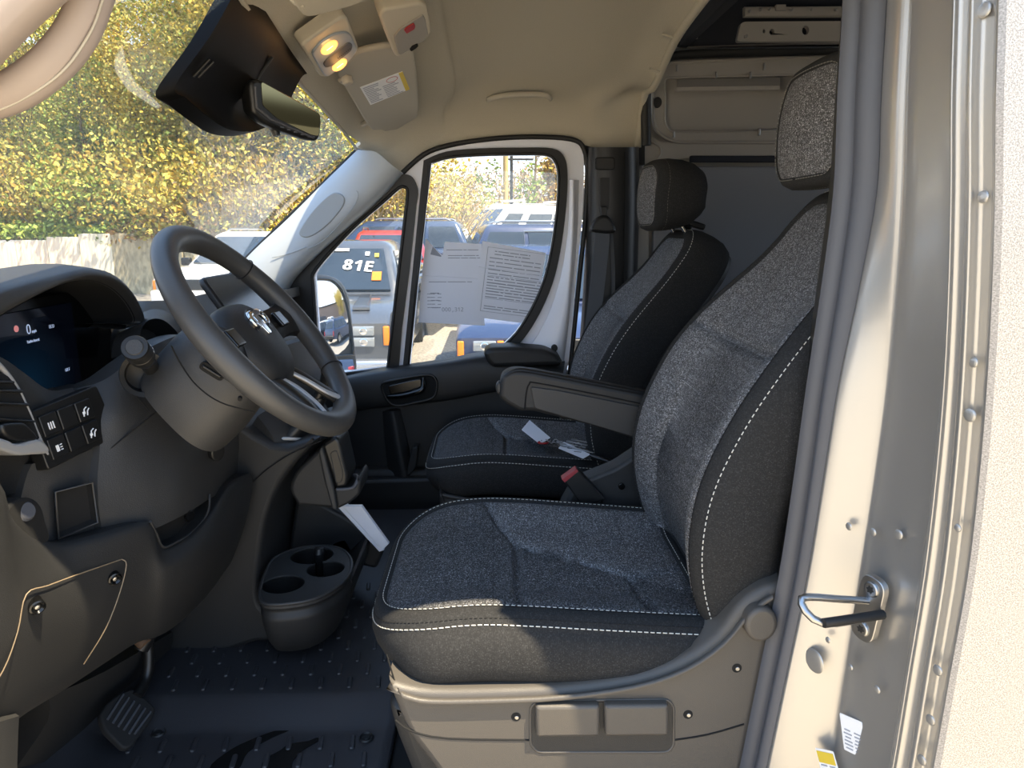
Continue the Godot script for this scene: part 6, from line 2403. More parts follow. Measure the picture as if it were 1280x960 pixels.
const WALL := [Vector2(-40, -20.5), Vector2(-13.2, -19.2), Vector2(-9.8, -19.0), Vector2(-7.7, -18.3), Vector2(-2.6, -18.9), Vector2(-0.8, -20.0)]
const SLOPE := [0.42, 0.42, 0.42, 0.42, 0.30, 0.03]

func build_wall_and_hill():
	var b: MB
	var conc := mat("concrete", Color.WHITE, 0.9)
	conc.albedo_texture = noise_tex(0.03, 256, 71, false, 4, 4, ramp2(c8(222, 214, 188), c8(244, 238, 214), 0.2, 0.8))
	conc.uv1_triplanar = true; conc.uv1_world_triplanar = true; conc.uv1_scale = Vector3(1.6, 0.12, 1.6)
	var conc2 := mat("concrete_old", Color.WHITE, 0.95)
	conc2.albedo_texture = noise_tex(0.03, 256, 72, false, 4, 4, ramp2(c8(150, 140, 112), c8(196, 184, 150), 0.25, 0.75))
	conc2.uv1_triplanar = true; conc2.uv1_world_triplanar = true; conc2.uv1_scale = Vector3(0.8, 0.4, 0.8)
	var wall := thing("retaining_wall", "pale concrete retaining wall of upright panels below the ivy bank", "wall", Vector3(-12, 0, -21))
	var hts := [1.22, 1.24, 1.55, 1.55, 0.9, 0.6]
	for i in WALL.size() - 1:
		var a: Vector2 = WALL[i]
		var e: Vector2 = WALL[i + 1]
		var n := maxi(1, int(round(a.distance_to(e) / 0.95)))
		if i >= 2: n = maxi(1, int(round(a.distance_to(e) / 2.6)))
		for k in n:
			var p := a.lerp(e, float(k) / n)
			var q := a.lerp(e, float(k + 1) / n)
			var mid := (p + q) / 2
			var dir := (q - p).normalized()
			var h: float = lerpf(hts[i], hts[i + 1], (k + 0.5) / n) + rng.randf_range(-0.02, 0.02)
			var gy := ground_y(mid.y)
			b = MB.new()
			box(b, Vector3(p.distance_to(q) - 0.012, h + 0.3, 0.25), Transform3D(Basis(Vector3(dir.x, 0, dir.y), Vector3.UP, Vector3(-dir.y, 0, dir.x)), Vector3(mid.x, gy + h / 2 - 0.15, mid.y - 0.12 + rng.randf_range(-0.008, 0.008))), 0.012)
			obj("panel", b, conc if i < 2 else conc2, wall)
	b = MB.new()
	skin(b, net([PackedVector3Array([Vector3(-40, 0.9, -20.4), Vector3(-13.4, 0.56, -19.0), Vector3(-11.0, 0.24, -18.85)]), PackedVector3Array([Vector3(-40, 0.7, -19), Vector3(-13.4, 0.44, -18.2), Vector3(-11.0, 0.2, -18.3)]), PackedVector3Array([Vector3(-40, 0.1, -16), Vector3(-13.4, 0.1, -16.0), Vector3(-11.0, 0.1, -17.4)])], 4, 4), Vector3(0, -0.1, 0))
	struct("litter_bank", b, mat("litter", c8(168, 120, 70), 1.0), "rusty leaf litter at the foot of the wall")
	# bank above the wall
	var rows := []
	for t in [0.0, 1.0, 3.0, 6.0, 10.0, 16.0, 26.0]:
		var r := PackedVector3Array()
		for i in WALL.size():
			var w: Vector2 = WALL[i]
			var y: float = ground_y(w.y) + hts[i] - 0.1 + t * SLOPE[i] + 0.25 * SLOPE[i] / 0.42 * sin(i * 2.1 + t)
			r.append(Vector3(w.x - t * 0.3, y, w.y - 0.2 - t))
		rows.append(r)
	b = MB.new()
	b.grid(net(rows, 3, 4))
	var soil := mat("bank_soil", Color.WHITE, 1.0)
	soil.albedo_texture = noise_tex(0.06, 256, 75, false, 4, 4, ramp2(c8(74, 62, 40), c8(122, 104, 62), 0.3, 0.7))
	soil.uv1_triplanar = true; soil.uv1_world_triplanar = true; soil.uv1_scale = Vector3.ONE * 0.6
	struct("bank", b, soil, "earth bank rising behind the retaining wall")
	# ivy and fallen leaves covering the bank
	var surf := net(rows, 6, 8)
	var xf := []
	var cs := []
	for k in 26000:
		var u: float = rng.randf() * rng.randf() * (surf.size() - 2)
		var v: float = rng.randf_range(0.15, 0.95) * (surf[0].size() - 2)
		var i := int(u)
		var j := int(v)
		var p: Vector3 = surf[i][j].lerp(surf[i][j + 1], v - j).lerp(surf[i + 1][j].lerp(surf[i + 1][j + 1], v - j), u - i)
		p += Vector3(rng.randf_range(-0.15, 0.15), rng.randf_range(0.0, 0.35), rng.randf_range(-0.1, 0.25))
		xf.append(leaf_xf(p, rng.randf_range(0.10, 0.19)))
		var patch := sin(p.x * 0.9) + sin(p.x * 0.37 + p.z)
		cs.append(leaf_col("green" if patch > 0.2 else ("rust" if rng.randf() < 0.5 else "olive")))
	leaves("ivy_cover", xf, cs, self, "green and rusty ivy spilling over the bank above the concrete wall", "ivy")

var leaf_mesh: ArrayMesh
func get_leaf() -> ArrayMesh:
	if leaf_mesh: return leaf_mesh
	var b := MB.new()
	var o := [Vector3(0, 0, -0.5), Vector3(0.3, 0.06, -0.1), Vector3(0.24, 0.06, 0.25), Vector3(0, 0, 0.55), Vector3(-0.24, 0.06, 0.25), Vector3(-0.3, 0.06, -0.1)]
	b.group()
	b.tri(o[0], o[1], o[3]); b.tri(o[1], o[2], o[3])
	b.group()
	b.tri(o[0], o[3], o[5]); b.tri(o[3], o[4], o[5])
	leaf_mesh = b.mesh()
	return leaf_mesh

func leaf_xf(p: Vector3, s: float) -> Transform3D:
	return Transform3D(Basis.from_euler(Vector3(rng.randf_range(-1.2, 1.2), rng.randf() * TAU, rng.randf_range(-1.2, 1.2))).scaled(Vector3.ONE * s), p)

func leaf_col(kind: String) -> Color:
	var t := rng.randf()
	var c: Color
	match kind:
		"gold": c = c8(196, 172, 62).lerp(c8(230, 212, 104), t)
		"amber": c = c8(176, 140, 54).lerp(c8(216, 184, 78), t)
		"olive": c = c8(144, 140, 66).lerp(c8(196, 188, 98), t)
		"green": c = c8(112, 136, 54).lerp(c8(172, 190, 88), t)
		"rust": c = c8(140, 108, 62).lerp(c8(182, 148, 90), t)
		_: c = c8(142, 126, 94).lerp(c8(182, 164, 124), t)
	return (c * rng.randf_range(0.88, 1.10)).srgb_to_linear()

func leaves(called: String, xf: Array, cs: Array, parent: Node, label := "", cat := "") -> MultiMeshInstance3D:
	if not M.has("leaf"):
		var lm := mat("leaf", Color.WHITE, 0.7)
		lm.vertex_color_use_as_albedo = true
		lm.backlight_enabled = true
		lm.backlight = Color(0.25, 0.22, 0.08)
		lm.cull_mode = BaseMaterial3D.CULL_DISABLED
	var mm := MultiMesh.new()
	mm.transform_format = MultiMesh.TRANSFORM_3D
	mm.use_colors = true
	mm.mesh = get_leaf()
	mm.instance_count = xf.size()
	for i in xf.size():
		mm.set_instance_transform(i, xf[i])
		mm.set_instance_color(i, cs[i])
	var o := MultiMeshInstance3D.new()
	o.name = numbered(called) if parent == self else called
	parent.add_child(o, true)
	o.multimesh = mm
	o.material_override = M.leaf
	tag(o, label, cat, "", "stuff")
	return o

# a tree at the origin: trunk, branches, crown of leaves
func make_tree(called: String, h: float, crown: float, n_leaf: int, kinds: Array, bark: Material, low: float, leaf := 0.16, twigs := 3) -> Node3D:
	var t := thing(called, "", "")
	var bt := MB.new()
	var bb := MB.new()
	var tr := PackedVector3Array()
	var lean := Vector2(rng.randf_range(-0.06, 0.06), rng.randf_range(-0.06, 0.06))
	for k in 7:
		var f := k / 6.0
		tr.append(Vector3(lean.x * h * f + rng.randf_range(-0.08, 0.08) * f, h * 0.82 * f, lean.y * h * f + rng.randf_range(-0.08, 0.08) * f))
	tr = smooth3(tr, 3)
	var rad := PackedFloat32Array()
	for k in tr.size(): rad.append(lerpf(h * 0.016, h * 0.003, float(k) / tr.size()))
	tube(bt, tr, rad, 7)
	obj("trunk", bt, bark, t)
	var tips := []
	var nb := int(8 + h)
	for i in nb:
		var f := rng.randf_range(low, 1.0)
		var s: Vector3 = tr[int(f * (tr.size() - 1))]
		var a := rng.randf() * TAU
		var l := crown * rng.randf_range(0.55, 1.0) * lerpf(1.0, 0.5, f)
		var p := PackedVector3Array([s])
		var d := Vector3(cos(a), rng.randf_range(0.2, 0.8), sin(a)).normalized()
		for k in 5:
			d = (d + Vector3(rng.randf_range(-0.3, 0.3), rng.randf_range(-0.1, 0.25), rng.randf_range(-0.3, 0.3))).normalized()
			p.append(p[-1] + d * l / 5.0)
			if k > 0: tips.append(p[-1])
		var rr := PackedFloat32Array()
		for k in 6: rr.append(lerpf(h * 0.0055, h * 0.0012, k / 5.0))
		tube(bb, p, rr, 5)
		for w in twigs:
			var q0 := p[rng.randi_range(2, 5)]
			var q := PackedVector3Array([q0])
			var dd := (d + Vector3(rng.randf_range(-1, 1), rng.randf_range(-0.3, 0.9), rng.randf_range(-1, 1))).normalized()
			for k in 3:
				dd = (dd + Vector3(rng.randf_range(-0.3, 0.3), 0.1, rng.randf_range(-0.3, 0.3))).normalized()
				q.append(q[-1] + dd * l * 0.16)
			tips.append(q[-1]); tips.append(q[2])
			tube(bb, q, [h * 0.002, h * 0.0016, h * 0.0012, h * 0.0007], 4)
	obj("branches", bb, bark, t, "", "stuff")
	if n_leaf > 0:
		var xf := []
		var cs := []
		for k in n_leaf:
			var c: Vector3 = tips[rng.randi_range(0, tips.size() - 1)]
			var sp := crown * 0.16
			var p := c + Vector3(rng.randfn(0, sp), rng.randfn(0, sp * 0.8), rng.randfn(0, sp))
			xf.append(leaf_xf(p, leaf * rng.randf_range(0.7, 1.3)))
			cs.append(leaf_col(kinds[rng.randi_range(0, kinds.size() - 1)]))
		leaves("foliage", xf, cs, t)
	return t

func make_shrub(called: String, h: float, w: float, n: int, kinds: Array, leaf: float, stems: int, bark: Material) -> Node3D:
	var t := thing(called, "", "")
	var b := MB.new()
	var ends := []
	for i in stems:
		var a := rng.randf() * TAU
		var p := PackedVector3Array([Vector3(cos(a) * w * 0.15, 0, sin(a) * w * 0.15)])
		var d := Vector3(cos(a) * 0.45, 1, sin(a) * 0.45).normalized()
		for k in 4:
			d = (d + Vector3(rng.randf_range(-0.35, 0.35), rng.randf_range(-0.15, 0.1), rng.randf_range(-0.35, 0.35))).normalized()
			p.append(p[-1] + d * h * rng.randf_range(0.2, 0.28))
			ends.append(p[-1])
		tube(b, p, [0.03, 0.024, 0.018, 0.012, 0.006], 4)
	obj("stems", b, bark, t, "", "stuff")
	if n:
		var xf := []
		var cs := []
		for k in n:
			var c: Vector3 = ends[rng.randi_range(0, ends.size() - 1)]
			xf.append(leaf_xf(c + Vector3(rng.randfn(0, w * 0.16), rng.randfn(0, h * 0.10), rng.randfn(0, w * 0.16)), leaf * rng.randf_range(0.7, 1.3)))
			cs.append(leaf_col(kinds[rng.randi_range(0, kinds.size() - 1)]))
		leaves("foliage", xf, cs, t)
	return t

func put(proto: Node3D, first: bool, at: Vector3, turn: float, s: float, label: String, cat: String, group: String) -> Node3D:
	var o: Node3D = proto
	if not first:
		o = proto.duplicate()
		o.name = numbered(str(proto.name).rstrip("0123456789_"))
		add_child(o)
	o.position = at
	o.rotation.y = turn
	o.scale = Vector3.ONE * s
	tag(o, label, cat, group)
	return o

func seen(x: float, z: float) -> String:            # where it shows, told by what it stands behind
	var px := 615.0 + 890.0 * x / -z
	if px < 60: return "behind the near grab handle"
	if px < 150: return "left of the sensor housing"
	if px < 235: return "behind the sensor housing tip"
	if px < 320: return "above the steering wheel"
	if px < 400: return "behind the rear view mirror"
	if px < 470: return "beside the far front pillar"
	if px < 540: return "in the quarter window"
	return "in the passenger window"

func bank_y(x: float, z: float) -> float:          # height of the bank behind the wall
	var i := 0
	while i < WALL.size() - 2 and WALL[i + 1].x < x: i += 1
	var t := clampf((x - WALL[i].x) / (WALL[i + 1].x - WALL[i].x), 0, 1)
	var wz := lerpf(WALL[i].y, WALL[i + 1].y, t)
	return ground_y(wz) + 0.9 + maxf(0.0, wz - z) * lerpf(SLOPE[i], SLOPE[i + 1], t)

func build_trees():
	var bark := mat("bark", c8(112, 96, 76), 0.9)
	var pale := mat("bark_pale", c8(176, 156, 118), 0.9)
	var gold := make_tree("golden_tree", 9.5, 3.6, 13000, ["gold", "gold", "amber", "olive", "olive"], bark, 0.12, 0.125)
	var oliv := make_tree("olive_tree", 9.0, 3.6, 13000, ["olive", "gold", "green", "olive"], bark, 0.10, 0.125)
	var green := make_tree("green_tree", 8.0, 2.8, 11000, ["green", "green", "olive"], bark, 0.08, 0.125)
	var bare := make_tree("bare_tree", 11.0, 4.2, 500, ["brown"], bark, 0.35, 0.14, 9)
	# (x, z, kind, size): pixels across the windscreen are about 615 + 890 x / -z
	var spots := [
		[-16.0, -22.6, 0, 0.9], [-13.6, -22.0, 1, 0.75], [-11.6, -21.4, 2, 0.62], [-9.8, -21.2, 0, 0.62], [-8.0, -20.6, 1, 0.75], [-6.4, -20.5, 0, 0.8], [-4.9, -20.8, 0, 0.75], [-3.6, -21.0, 1, 0.75],
		[-19.5, -27.0, 1, 1.0], [-15.6, -26.0, 0, 1.0], [-12.6, -25.5, 1, 0.72], [-10.0, -25.5, 0, 0.68], [-7.2, -25.0, 1, 0.9], [-4.6, -25.0, 0, 0.8], [-3.6, -28.5, 1, 0.7],
		[-18.0, -31.0, 0, 1.15], [-14.5, -31.0, 3, 1.2], [-11.6, -30.0, 3, 1.3], [-9.4, -30.0, 3, 1.25], [-10.4, -33.5, 3, 1.35], [-5.5, -31.0, 3, 1.0], [-22.5, -31.0, 2, 1.15], [-7.0, -29.0, 1, 0.9]]
	var used := {}
	var protos := [gold, oliv, green, bare]
	var names := ["golden leaved tree", "olive and yellow tree", "green leaved tree", "bare tall tree"]
	var cnt := {}
	for s in spots:
		var row := "just above the wall" if s[1] > -23 else ("halfway up the bank" if s[1] > -28.6 else "high at the back of the bank")
		var lab: String = "%s %s, %s" % [names[s[2]], row, seen(s[0], s[1])]
		put(protos[s[2]], not used.has(s[2]), Vector3(s[0], bank_y(s[0], s[1]) - 0.2, s[1]), rng.randf() * TAU, s[3], lab, "tree", "trees on the bank")
		used[s[2]] = true
	# underwood
	var shr := make_shrub("autumn_shrub", 2.6, 2.6, 3200, ["gold", "olive", "amber"], 0.14, 26, pale)
	var shg := make_shrub("green_shrub", 2.2, 2.4, 3200, ["green", "olive", "green"], 0.14, 20, bark)
	var thk := make_shrub("bare_thicket", 2.6, 2.8, 600, ["brown", "gold"], 0.11, 60, pale)
	var sh := [[-15.6, -21.4, 0, 0.9], [-14.0, -20.8, 1, 0.7], [-12.4, -20.9, 0, 0.9], [-11.0, -20.4, 1, 0.9], [-9.8, -20.1, 0, 0.9], [-8.8, -19.7, 1, 0.8], [-7.8, -19.4, 0, 0.9], [-6.8, -19.3, 2, 1.0], [-5.8, -19.4, 0, 0.9], [-4.9, -19.6, 2, 1.0], [-4.1, -19.8, 0, 0.8], [-3.4, -19.9, 2, 0.9], [-2.7, -20.2, 2, 0.9], [-2.1, -20.8, 0, 0.8], [-1.5, -21.4, 2, 0.9], [-1.1, -23.0, 2, 0.8], [-14.5, -24.0, 1, 1.1], [-10.8, -23.0, 1, 1.1], [-7.8, -22.6, 0, 1.1], [-5.2, -22.8, 1, 1.0], [-2.6, -23.0, 0, 0.9]]
	protos = [shr, shg, thk]
	names = ["yellow autumn shrub", "green shrub", "thicket of bare pale stems"]
	used = {}
	for s in sh:
		var lab: String = "%s %s, %s" % [names[s[2]], "low along the wall top" if s[1] > -21.5 else "higher on the bank", seen(s[0], s[1])]
		put(protos[s[2]], not used.has(s[2]), Vector3(s[0], bank_y(s[0], s[1]) - 0.15, s[1]), rng.randf() * TAU, s[3], lab, "shrub", "shrubs on the bank")
		used[s[2]] = true
	# far wood seen through the passenger window
	var far := make_tree("far_tree", 9.0, 3.6, 900, ["brown", "brown", "rust"], pale, 0.15, 0.30, 7)
	for i in 14:
		var x := -4.0 + i * 1.15 + rng.randf_range(-0.5, 0.5)
		var z := -68.0 - rng.randf_range(0, 12)
		put(far, i == 0, Vector3(x, 0.6, z), rng.randf() * TAU, rng.randf_range(0.75, 0.95), "brown leafless tree in the far wood, %s of the utility poles" % ("left" if x < 1.6 else "right"), "tree", "trees of the far wood, left" if x < 1.6 else "trees of the far wood, right")
	var fir := make_shrub("fir_tree", 6.0, 1.3, 800, ["green"], 0.26, 10, bark)
	put(fir, true, Vector3(0.35, 0.6, -52), 0.0, 1.0, "dark green tree left of the utility poles behind the white van", "tree", "")
	var tall := make_tree("slim_tree", 12.0, 3.0, 60, ["brown"], bark, 0.35, 0.2, 9)
	put(tall, true, Vector3(3.4, 0.5, -58), 1.0, 0.95, "slim bare tree against the sky right of the utility poles", "tree", "")
	var clad := make_tree("clad_tree", 9.0, 1.1, 5200, ["rust", "amber", "brown"], bark, 0.05, 0.2, 3)
	put(clad, true, Vector3(2.95, 0.2, -34), 0.4, 1.0, "leaf covered tree trunk at the right edge of the passenger window", "tree", "")

# ---------- vehicles ----------
func quad_on(b: MB, f: Callable, u0: float, u1: float, v0: float, v1: float, lift := 0.012):
	var p := [f.call(u0, v0), f.call(u1, v0), f.call(u1, v1), f.call(u0, v1)]
	var n: Vector3 = (p[1] - p[0]).cross(p[3] - p[0]).normalized()
	var c: Vector3 = (p[0] + p[2]) / 2
	if n.dot(c - Vector3(0, 1.2, 0)) < 0: n = -n
	var rr := []
	for k in 4: rr.append(p[k] + n * lift)
	b.flat(rr[0], rr[1], rr[2], rr[3])
	for k in 4: b.flat(p[k] - n * 0.02, p[(k + 1) % 4] - n * 0.02, rr[(k + 1) % 4], rr[k])

# kind: length, width, height, belt height, bonnet front x, windscreen base x, windscreen top x, roof end x, tail base x
const SHAPES := {
	"suv": [4.9, 1.95, 1.80, 1.12, 1.02, 1.15, 0.35, -2.05, -2.38],
	"truck": [5.7, 2.0, 1.88, 1.22, 1.16, 1.15, 0.45, -0.85, -1.05],
	"van": [5.6, 2.05, 2.35, 1.25, 1.10, 2.2, 1.15, -2.65, -2.75],
	"crossover": [4.6, 1.85, 1.62, 1.02, 0.96, 1.25, 0.30, -1.85, -2.2],
	"sedan": [4.7, 1.82, 1.46, 0.95, 0.88, 0.95, 0.15, -1.05, -1.95]}

func vehicle(called: String, label: String, category: String, kind: String, paint: Material, at: Vector3, yaw: float) -> Node3D:
	var s: Array = SHAPES[kind]
	var L: float = s[0]
	var W: float = s[1]
	var H: float = s[2]
	var belt: float = s[3]
	var hood: float = s[4]
	var v := thing(called, label, category)
	var fx := L / 2
	var ax := fx - 0.95
	var rx := -fx + 1.05
	var p := PackedVector2Array()
	p.append(Vector2(-fx + 0.02, 0.42))
	for c in [rx, ax]:
		for k in 9:
			var a := PI - PI * k / 8.0
			p.append(Vector2(c + cos(a) * 0.44, 0.36 + sin(a) * 0.42))
	p.append_array(PackedVector2Array([Vector2(fx - 0.02, 0.40), Vector2(fx, 0.62), Vector2(fx - 0.02, hood - 0.12), Vector2(fx - 0.18, hood), Vector2(s[5], belt), Vector2(s[8], belt)]))
	if kind == "truck": p.append_array(PackedVector2Array([Vector2(-fx + 0.02, belt)]))
	elif kind == "sedan": p.append_array(PackedVector2Array([Vector2(-fx + 0.06, belt - 0.02)]))
	p.append_array(PackedVector2Array([Vector2(-fx, belt - 0.2), Vector2(-fx, 0.6)]))
	var b := MB.new()
	plate(b, p, Transform3D(), W / 2, -W / 2, 0.07, true)
	obj("body", b, paint, v)
	# greenhouse
	var wb := W / 2 - 0.05
	var wt := W / 2 - (0.12 if kind == "van" else 0.26)
	var ring := func(t: float, ins: float) -> PackedVector3Array:
		var x1: float = lerpf(s[5], s[6], t) - ins
		var x0: float = lerpf(s[8], s[7], t) + ins
		var w := lerpf(wb, wt, t) - ins
		var o := PackedVector3Array()
		for q in rounded(PackedVector2Array([Vector2(x0, -w), Vector2(x1, -w), Vector2(x1, w), Vector2(x0, w)]), 0.10, 3):
			o.append(Vector3(q.x, lerpf(belt - 0.04, H, t), q.y))
		return o
	b = MB.new()
	var top: PackedVector3Array = ring.call(1.0, 0.10)
	for k in top.size(): top[k].y += 0.035
	b.grid([ring.call(0.0, 0.0), ring.call(0.5, 0.0), ring.call(0.93, 0.0), ring.call(1.0, 0.03), top], true)
	b.fan(top)
	obj("roof", b, paint, v)
	for sd in [-1.0, 1.0]:
		var side := func(u: float, t: float) -> Vector3:
			return Vector3(lerpf(lerpf(s[8], s[7], t), lerpf(s[5], s[6], t), u), lerpf(belt, H, t), sd * lerpf(wb, wt, t))
		var cuts := [[0.05, 0.30], [0.33, 0.60], [0.63, 0.90]]
		if kind == "truck": cuts = [[0.10, 0.42], [0.46, 0.86]]
		if kind == "van": cuts = [[0.08, 0.36], [0.38, 0.66], [0.74, 0.92]]
		if kind == "sedan": cuts = [[0.14, 0.46], [0.50, 0.86]]
		for c in cuts:
			b = MB.new()
			quad_on(b, side, c[0], c[1], 0.30 if kind == "van" else 0.10, 0.72 if kind == "van" else 0.84)
			obj("window", b, M.car_glass, v)
	var front := func(u: float, t: float) -> Vector3: return Vector3(lerpf(s[5], s[6], t), lerpf(belt, H, t), lerpf(wb, wt, t) * (u * 2.0 - 1.0))
	var rear := func(u: float, t: float) -> Vector3: return Vector3(lerpf(s[8], s[7], t), lerpf(belt, H, t), lerpf(wb, wt, t) * (u * 2.0 - 1.0))
	b = MB.new()
	quad_on(b, front, 0.07, 0.93, 0.08, 0.88)
	obj("windscreen", b, M.car_glass, v)
	b = MB.new()
	quad_on(b, rear, 0.10, 0.90, 0.15, 0.82)
	obj("rear_window", b, M.car_glass, v)
	# wheels
	for wx in [ax, rx]:
		for sd in [-1.0, 1.0]:
			b = MB.new()
			lathe(b, PackedVector2Array([Vector2(0.22, 0.11), Vector2(0.33, 0.11), Vector2(0.365, 0.06), Vector2(0.365, -0.09), Vector2(0.2, -0.10)]), Transform3D(Basis(Vector3.RIGHT, PI / 2 * sd), Vector3(wx, 0.365, sd * (W / 2 - 0.11))), 20)
			var wl := obj("wheel", b, M.rubber, v)
			b = MB.new()
			lathe(b, PackedVector2Array([Vector2(0.0, 0.10), Vector2(0.06, 0.10), Vector2(0.08, 0.07), Vector2(0.2, 0.08), Vector2(0.235, 0.115)]), Transform3D(Basis(Vector3.RIGHT, PI / 2 * sd), Vector3(wx, 0.365, sd * (W / 2 - 0.11))), 16)
			obj("rim", b, M.steel, wl)
	# lights, grille, bumpers
	for sd in [-1.0, 1.0]:
		if kind == "truck":
			for k in 2:
				b = MB.new()
				box(b, Vector3(0.10, 0.105, 0.24), Transform3D(Basis(), Vector3(fx - 0.02, hood - 0.20 - k * 0.125, sd * (W / 2 - 0.30))), 0.012)
				obj("headlight", b, M.lamp_clear, v)
				b = MB.new()
				lathe(b, PackedVector2Array([Vector2(0.0, 0.004), Vector2(0.035, 0.006), Vector2(0.045, 0.0)]), axis_y(Vector3(fx + 0.03, hood - 0.20 - k * 0.125, sd * (W / 2 - 0.30)), Vector3.RIGHT), 16)
				obj("lamp_lens", b, M.chrome, v)
				b = MB.new()
				box(b, Vector3(0.10, 0.105, 0.07), Transform3D(Basis(), Vector3(fx - 0.02, hood - 0.20 - k * 0.125, sd * (W / 2 - 0.465))), 0.010)
				obj("indicator", b, M.lamp_amber, v)
		b = MB.new()
		if kind != "truck": box(b, Vector3(0.10, 0.22, 0.40), Transform3D(Basis(), Vector3(fx - 0.035, hood - 0.26, sd * (W / 2 - 0.27))), 0.02)
		if kind != "truck": obj("headlight", b, M.lamp_clear, v)
		b = MB.new()
		box(b, Vector3(0.11, 0.22, 0.07), Transform3D(Basis(), Vector3(fx - 0.05, hood - 0.26, sd * (W / 2 - 0.05))), 0.015)
		obj("indicator", b, M.lamp_amber, v)
		b = MB.new()
		box(b, Vector3(0.10, 0.38, 0.14), Transform3D(Basis(), Vector3(-fx + 0.03, belt - 0.30, sd * (W / 2 - 0.10))), 0.02)
		obj("taillight", b, M.lamp_red, v)
		b = MB.new()
		box(b, Vector3(0.12, 0.16, 0.20), Transform3D(Basis(), Vector3(s[5] - 0.35, belt + 0.06, sd * (W / 2 + 0.10))), 0.04)
		obj("side_mirror", b, M.black_satin, v)
	b = MB.new()
	box(b, Vector3(0.08, 0.34, W - 1.0), Transform3D(Basis(), Vector3(fx - 0.02, hood - 0.30, 0)), 0.02)
	obj("grille", b, M.black_satin, v)
	b = MB.new()
	box(b, Vector3(0.20, 0.24, W - 0.02), Transform3D(Basis(), Vector3(fx + 0.02, 0.52, 0)), 0.05)
	obj("front_bumper", b, M.chrome_dull if kind == "truck" else paint, v)
	b = MB.new()
	box(b, Vector3(0.18, 0.24, W - 0.04), Transform3D(Basis(), Vector3(-fx - 0.02, 0.55, 0)), 0.05)
	obj("rear_bumper", b, M.black_satin, v)
	if kind in ["suv", "van", "crossover"]:
		for sd in [-1.0, 1.0]:
			b = MB.new()
			tube(b, PackedVector3Array([Vector3(s[7] + 0.2, H + 0.05, sd * (wt - 0.1)), Vector3(s[7] + 0.3, H + 0.09, sd * (wt - 0.1)), Vector3(s[6] - 0.4, H + 0.09, sd * (wt - 0.1)), Vector3(s[6] - 0.3, H + 0.05, sd * (wt - 0.1))]), 0.025, 6)
			obj("roof_rail", b, M.steel, v)
	v.position = at
	v.rotation.y = yaw
	return v

func car_paint(key: String, c: Color, metal := 0.3) -> StandardMaterial3D:
	var m := mat(key, c, 0.3, metal)
	m.clearcoat_enabled = true
	m.clearcoat = 0.8
	m.clearcoat_roughness = 0.05
	return m

# adds a mesh, given in the vehicle's own frame, to a placed vehicle
func on_vehicle(v: Node3D, called: String, b: MB, m: Material, label := ""):
	var o := MeshInstance3D.new()
	o.name = called
	v.add_child(o, true)
	o.mesh = b.mesh()
	o.material_override = m
	if label: o.set_meta("label", label)

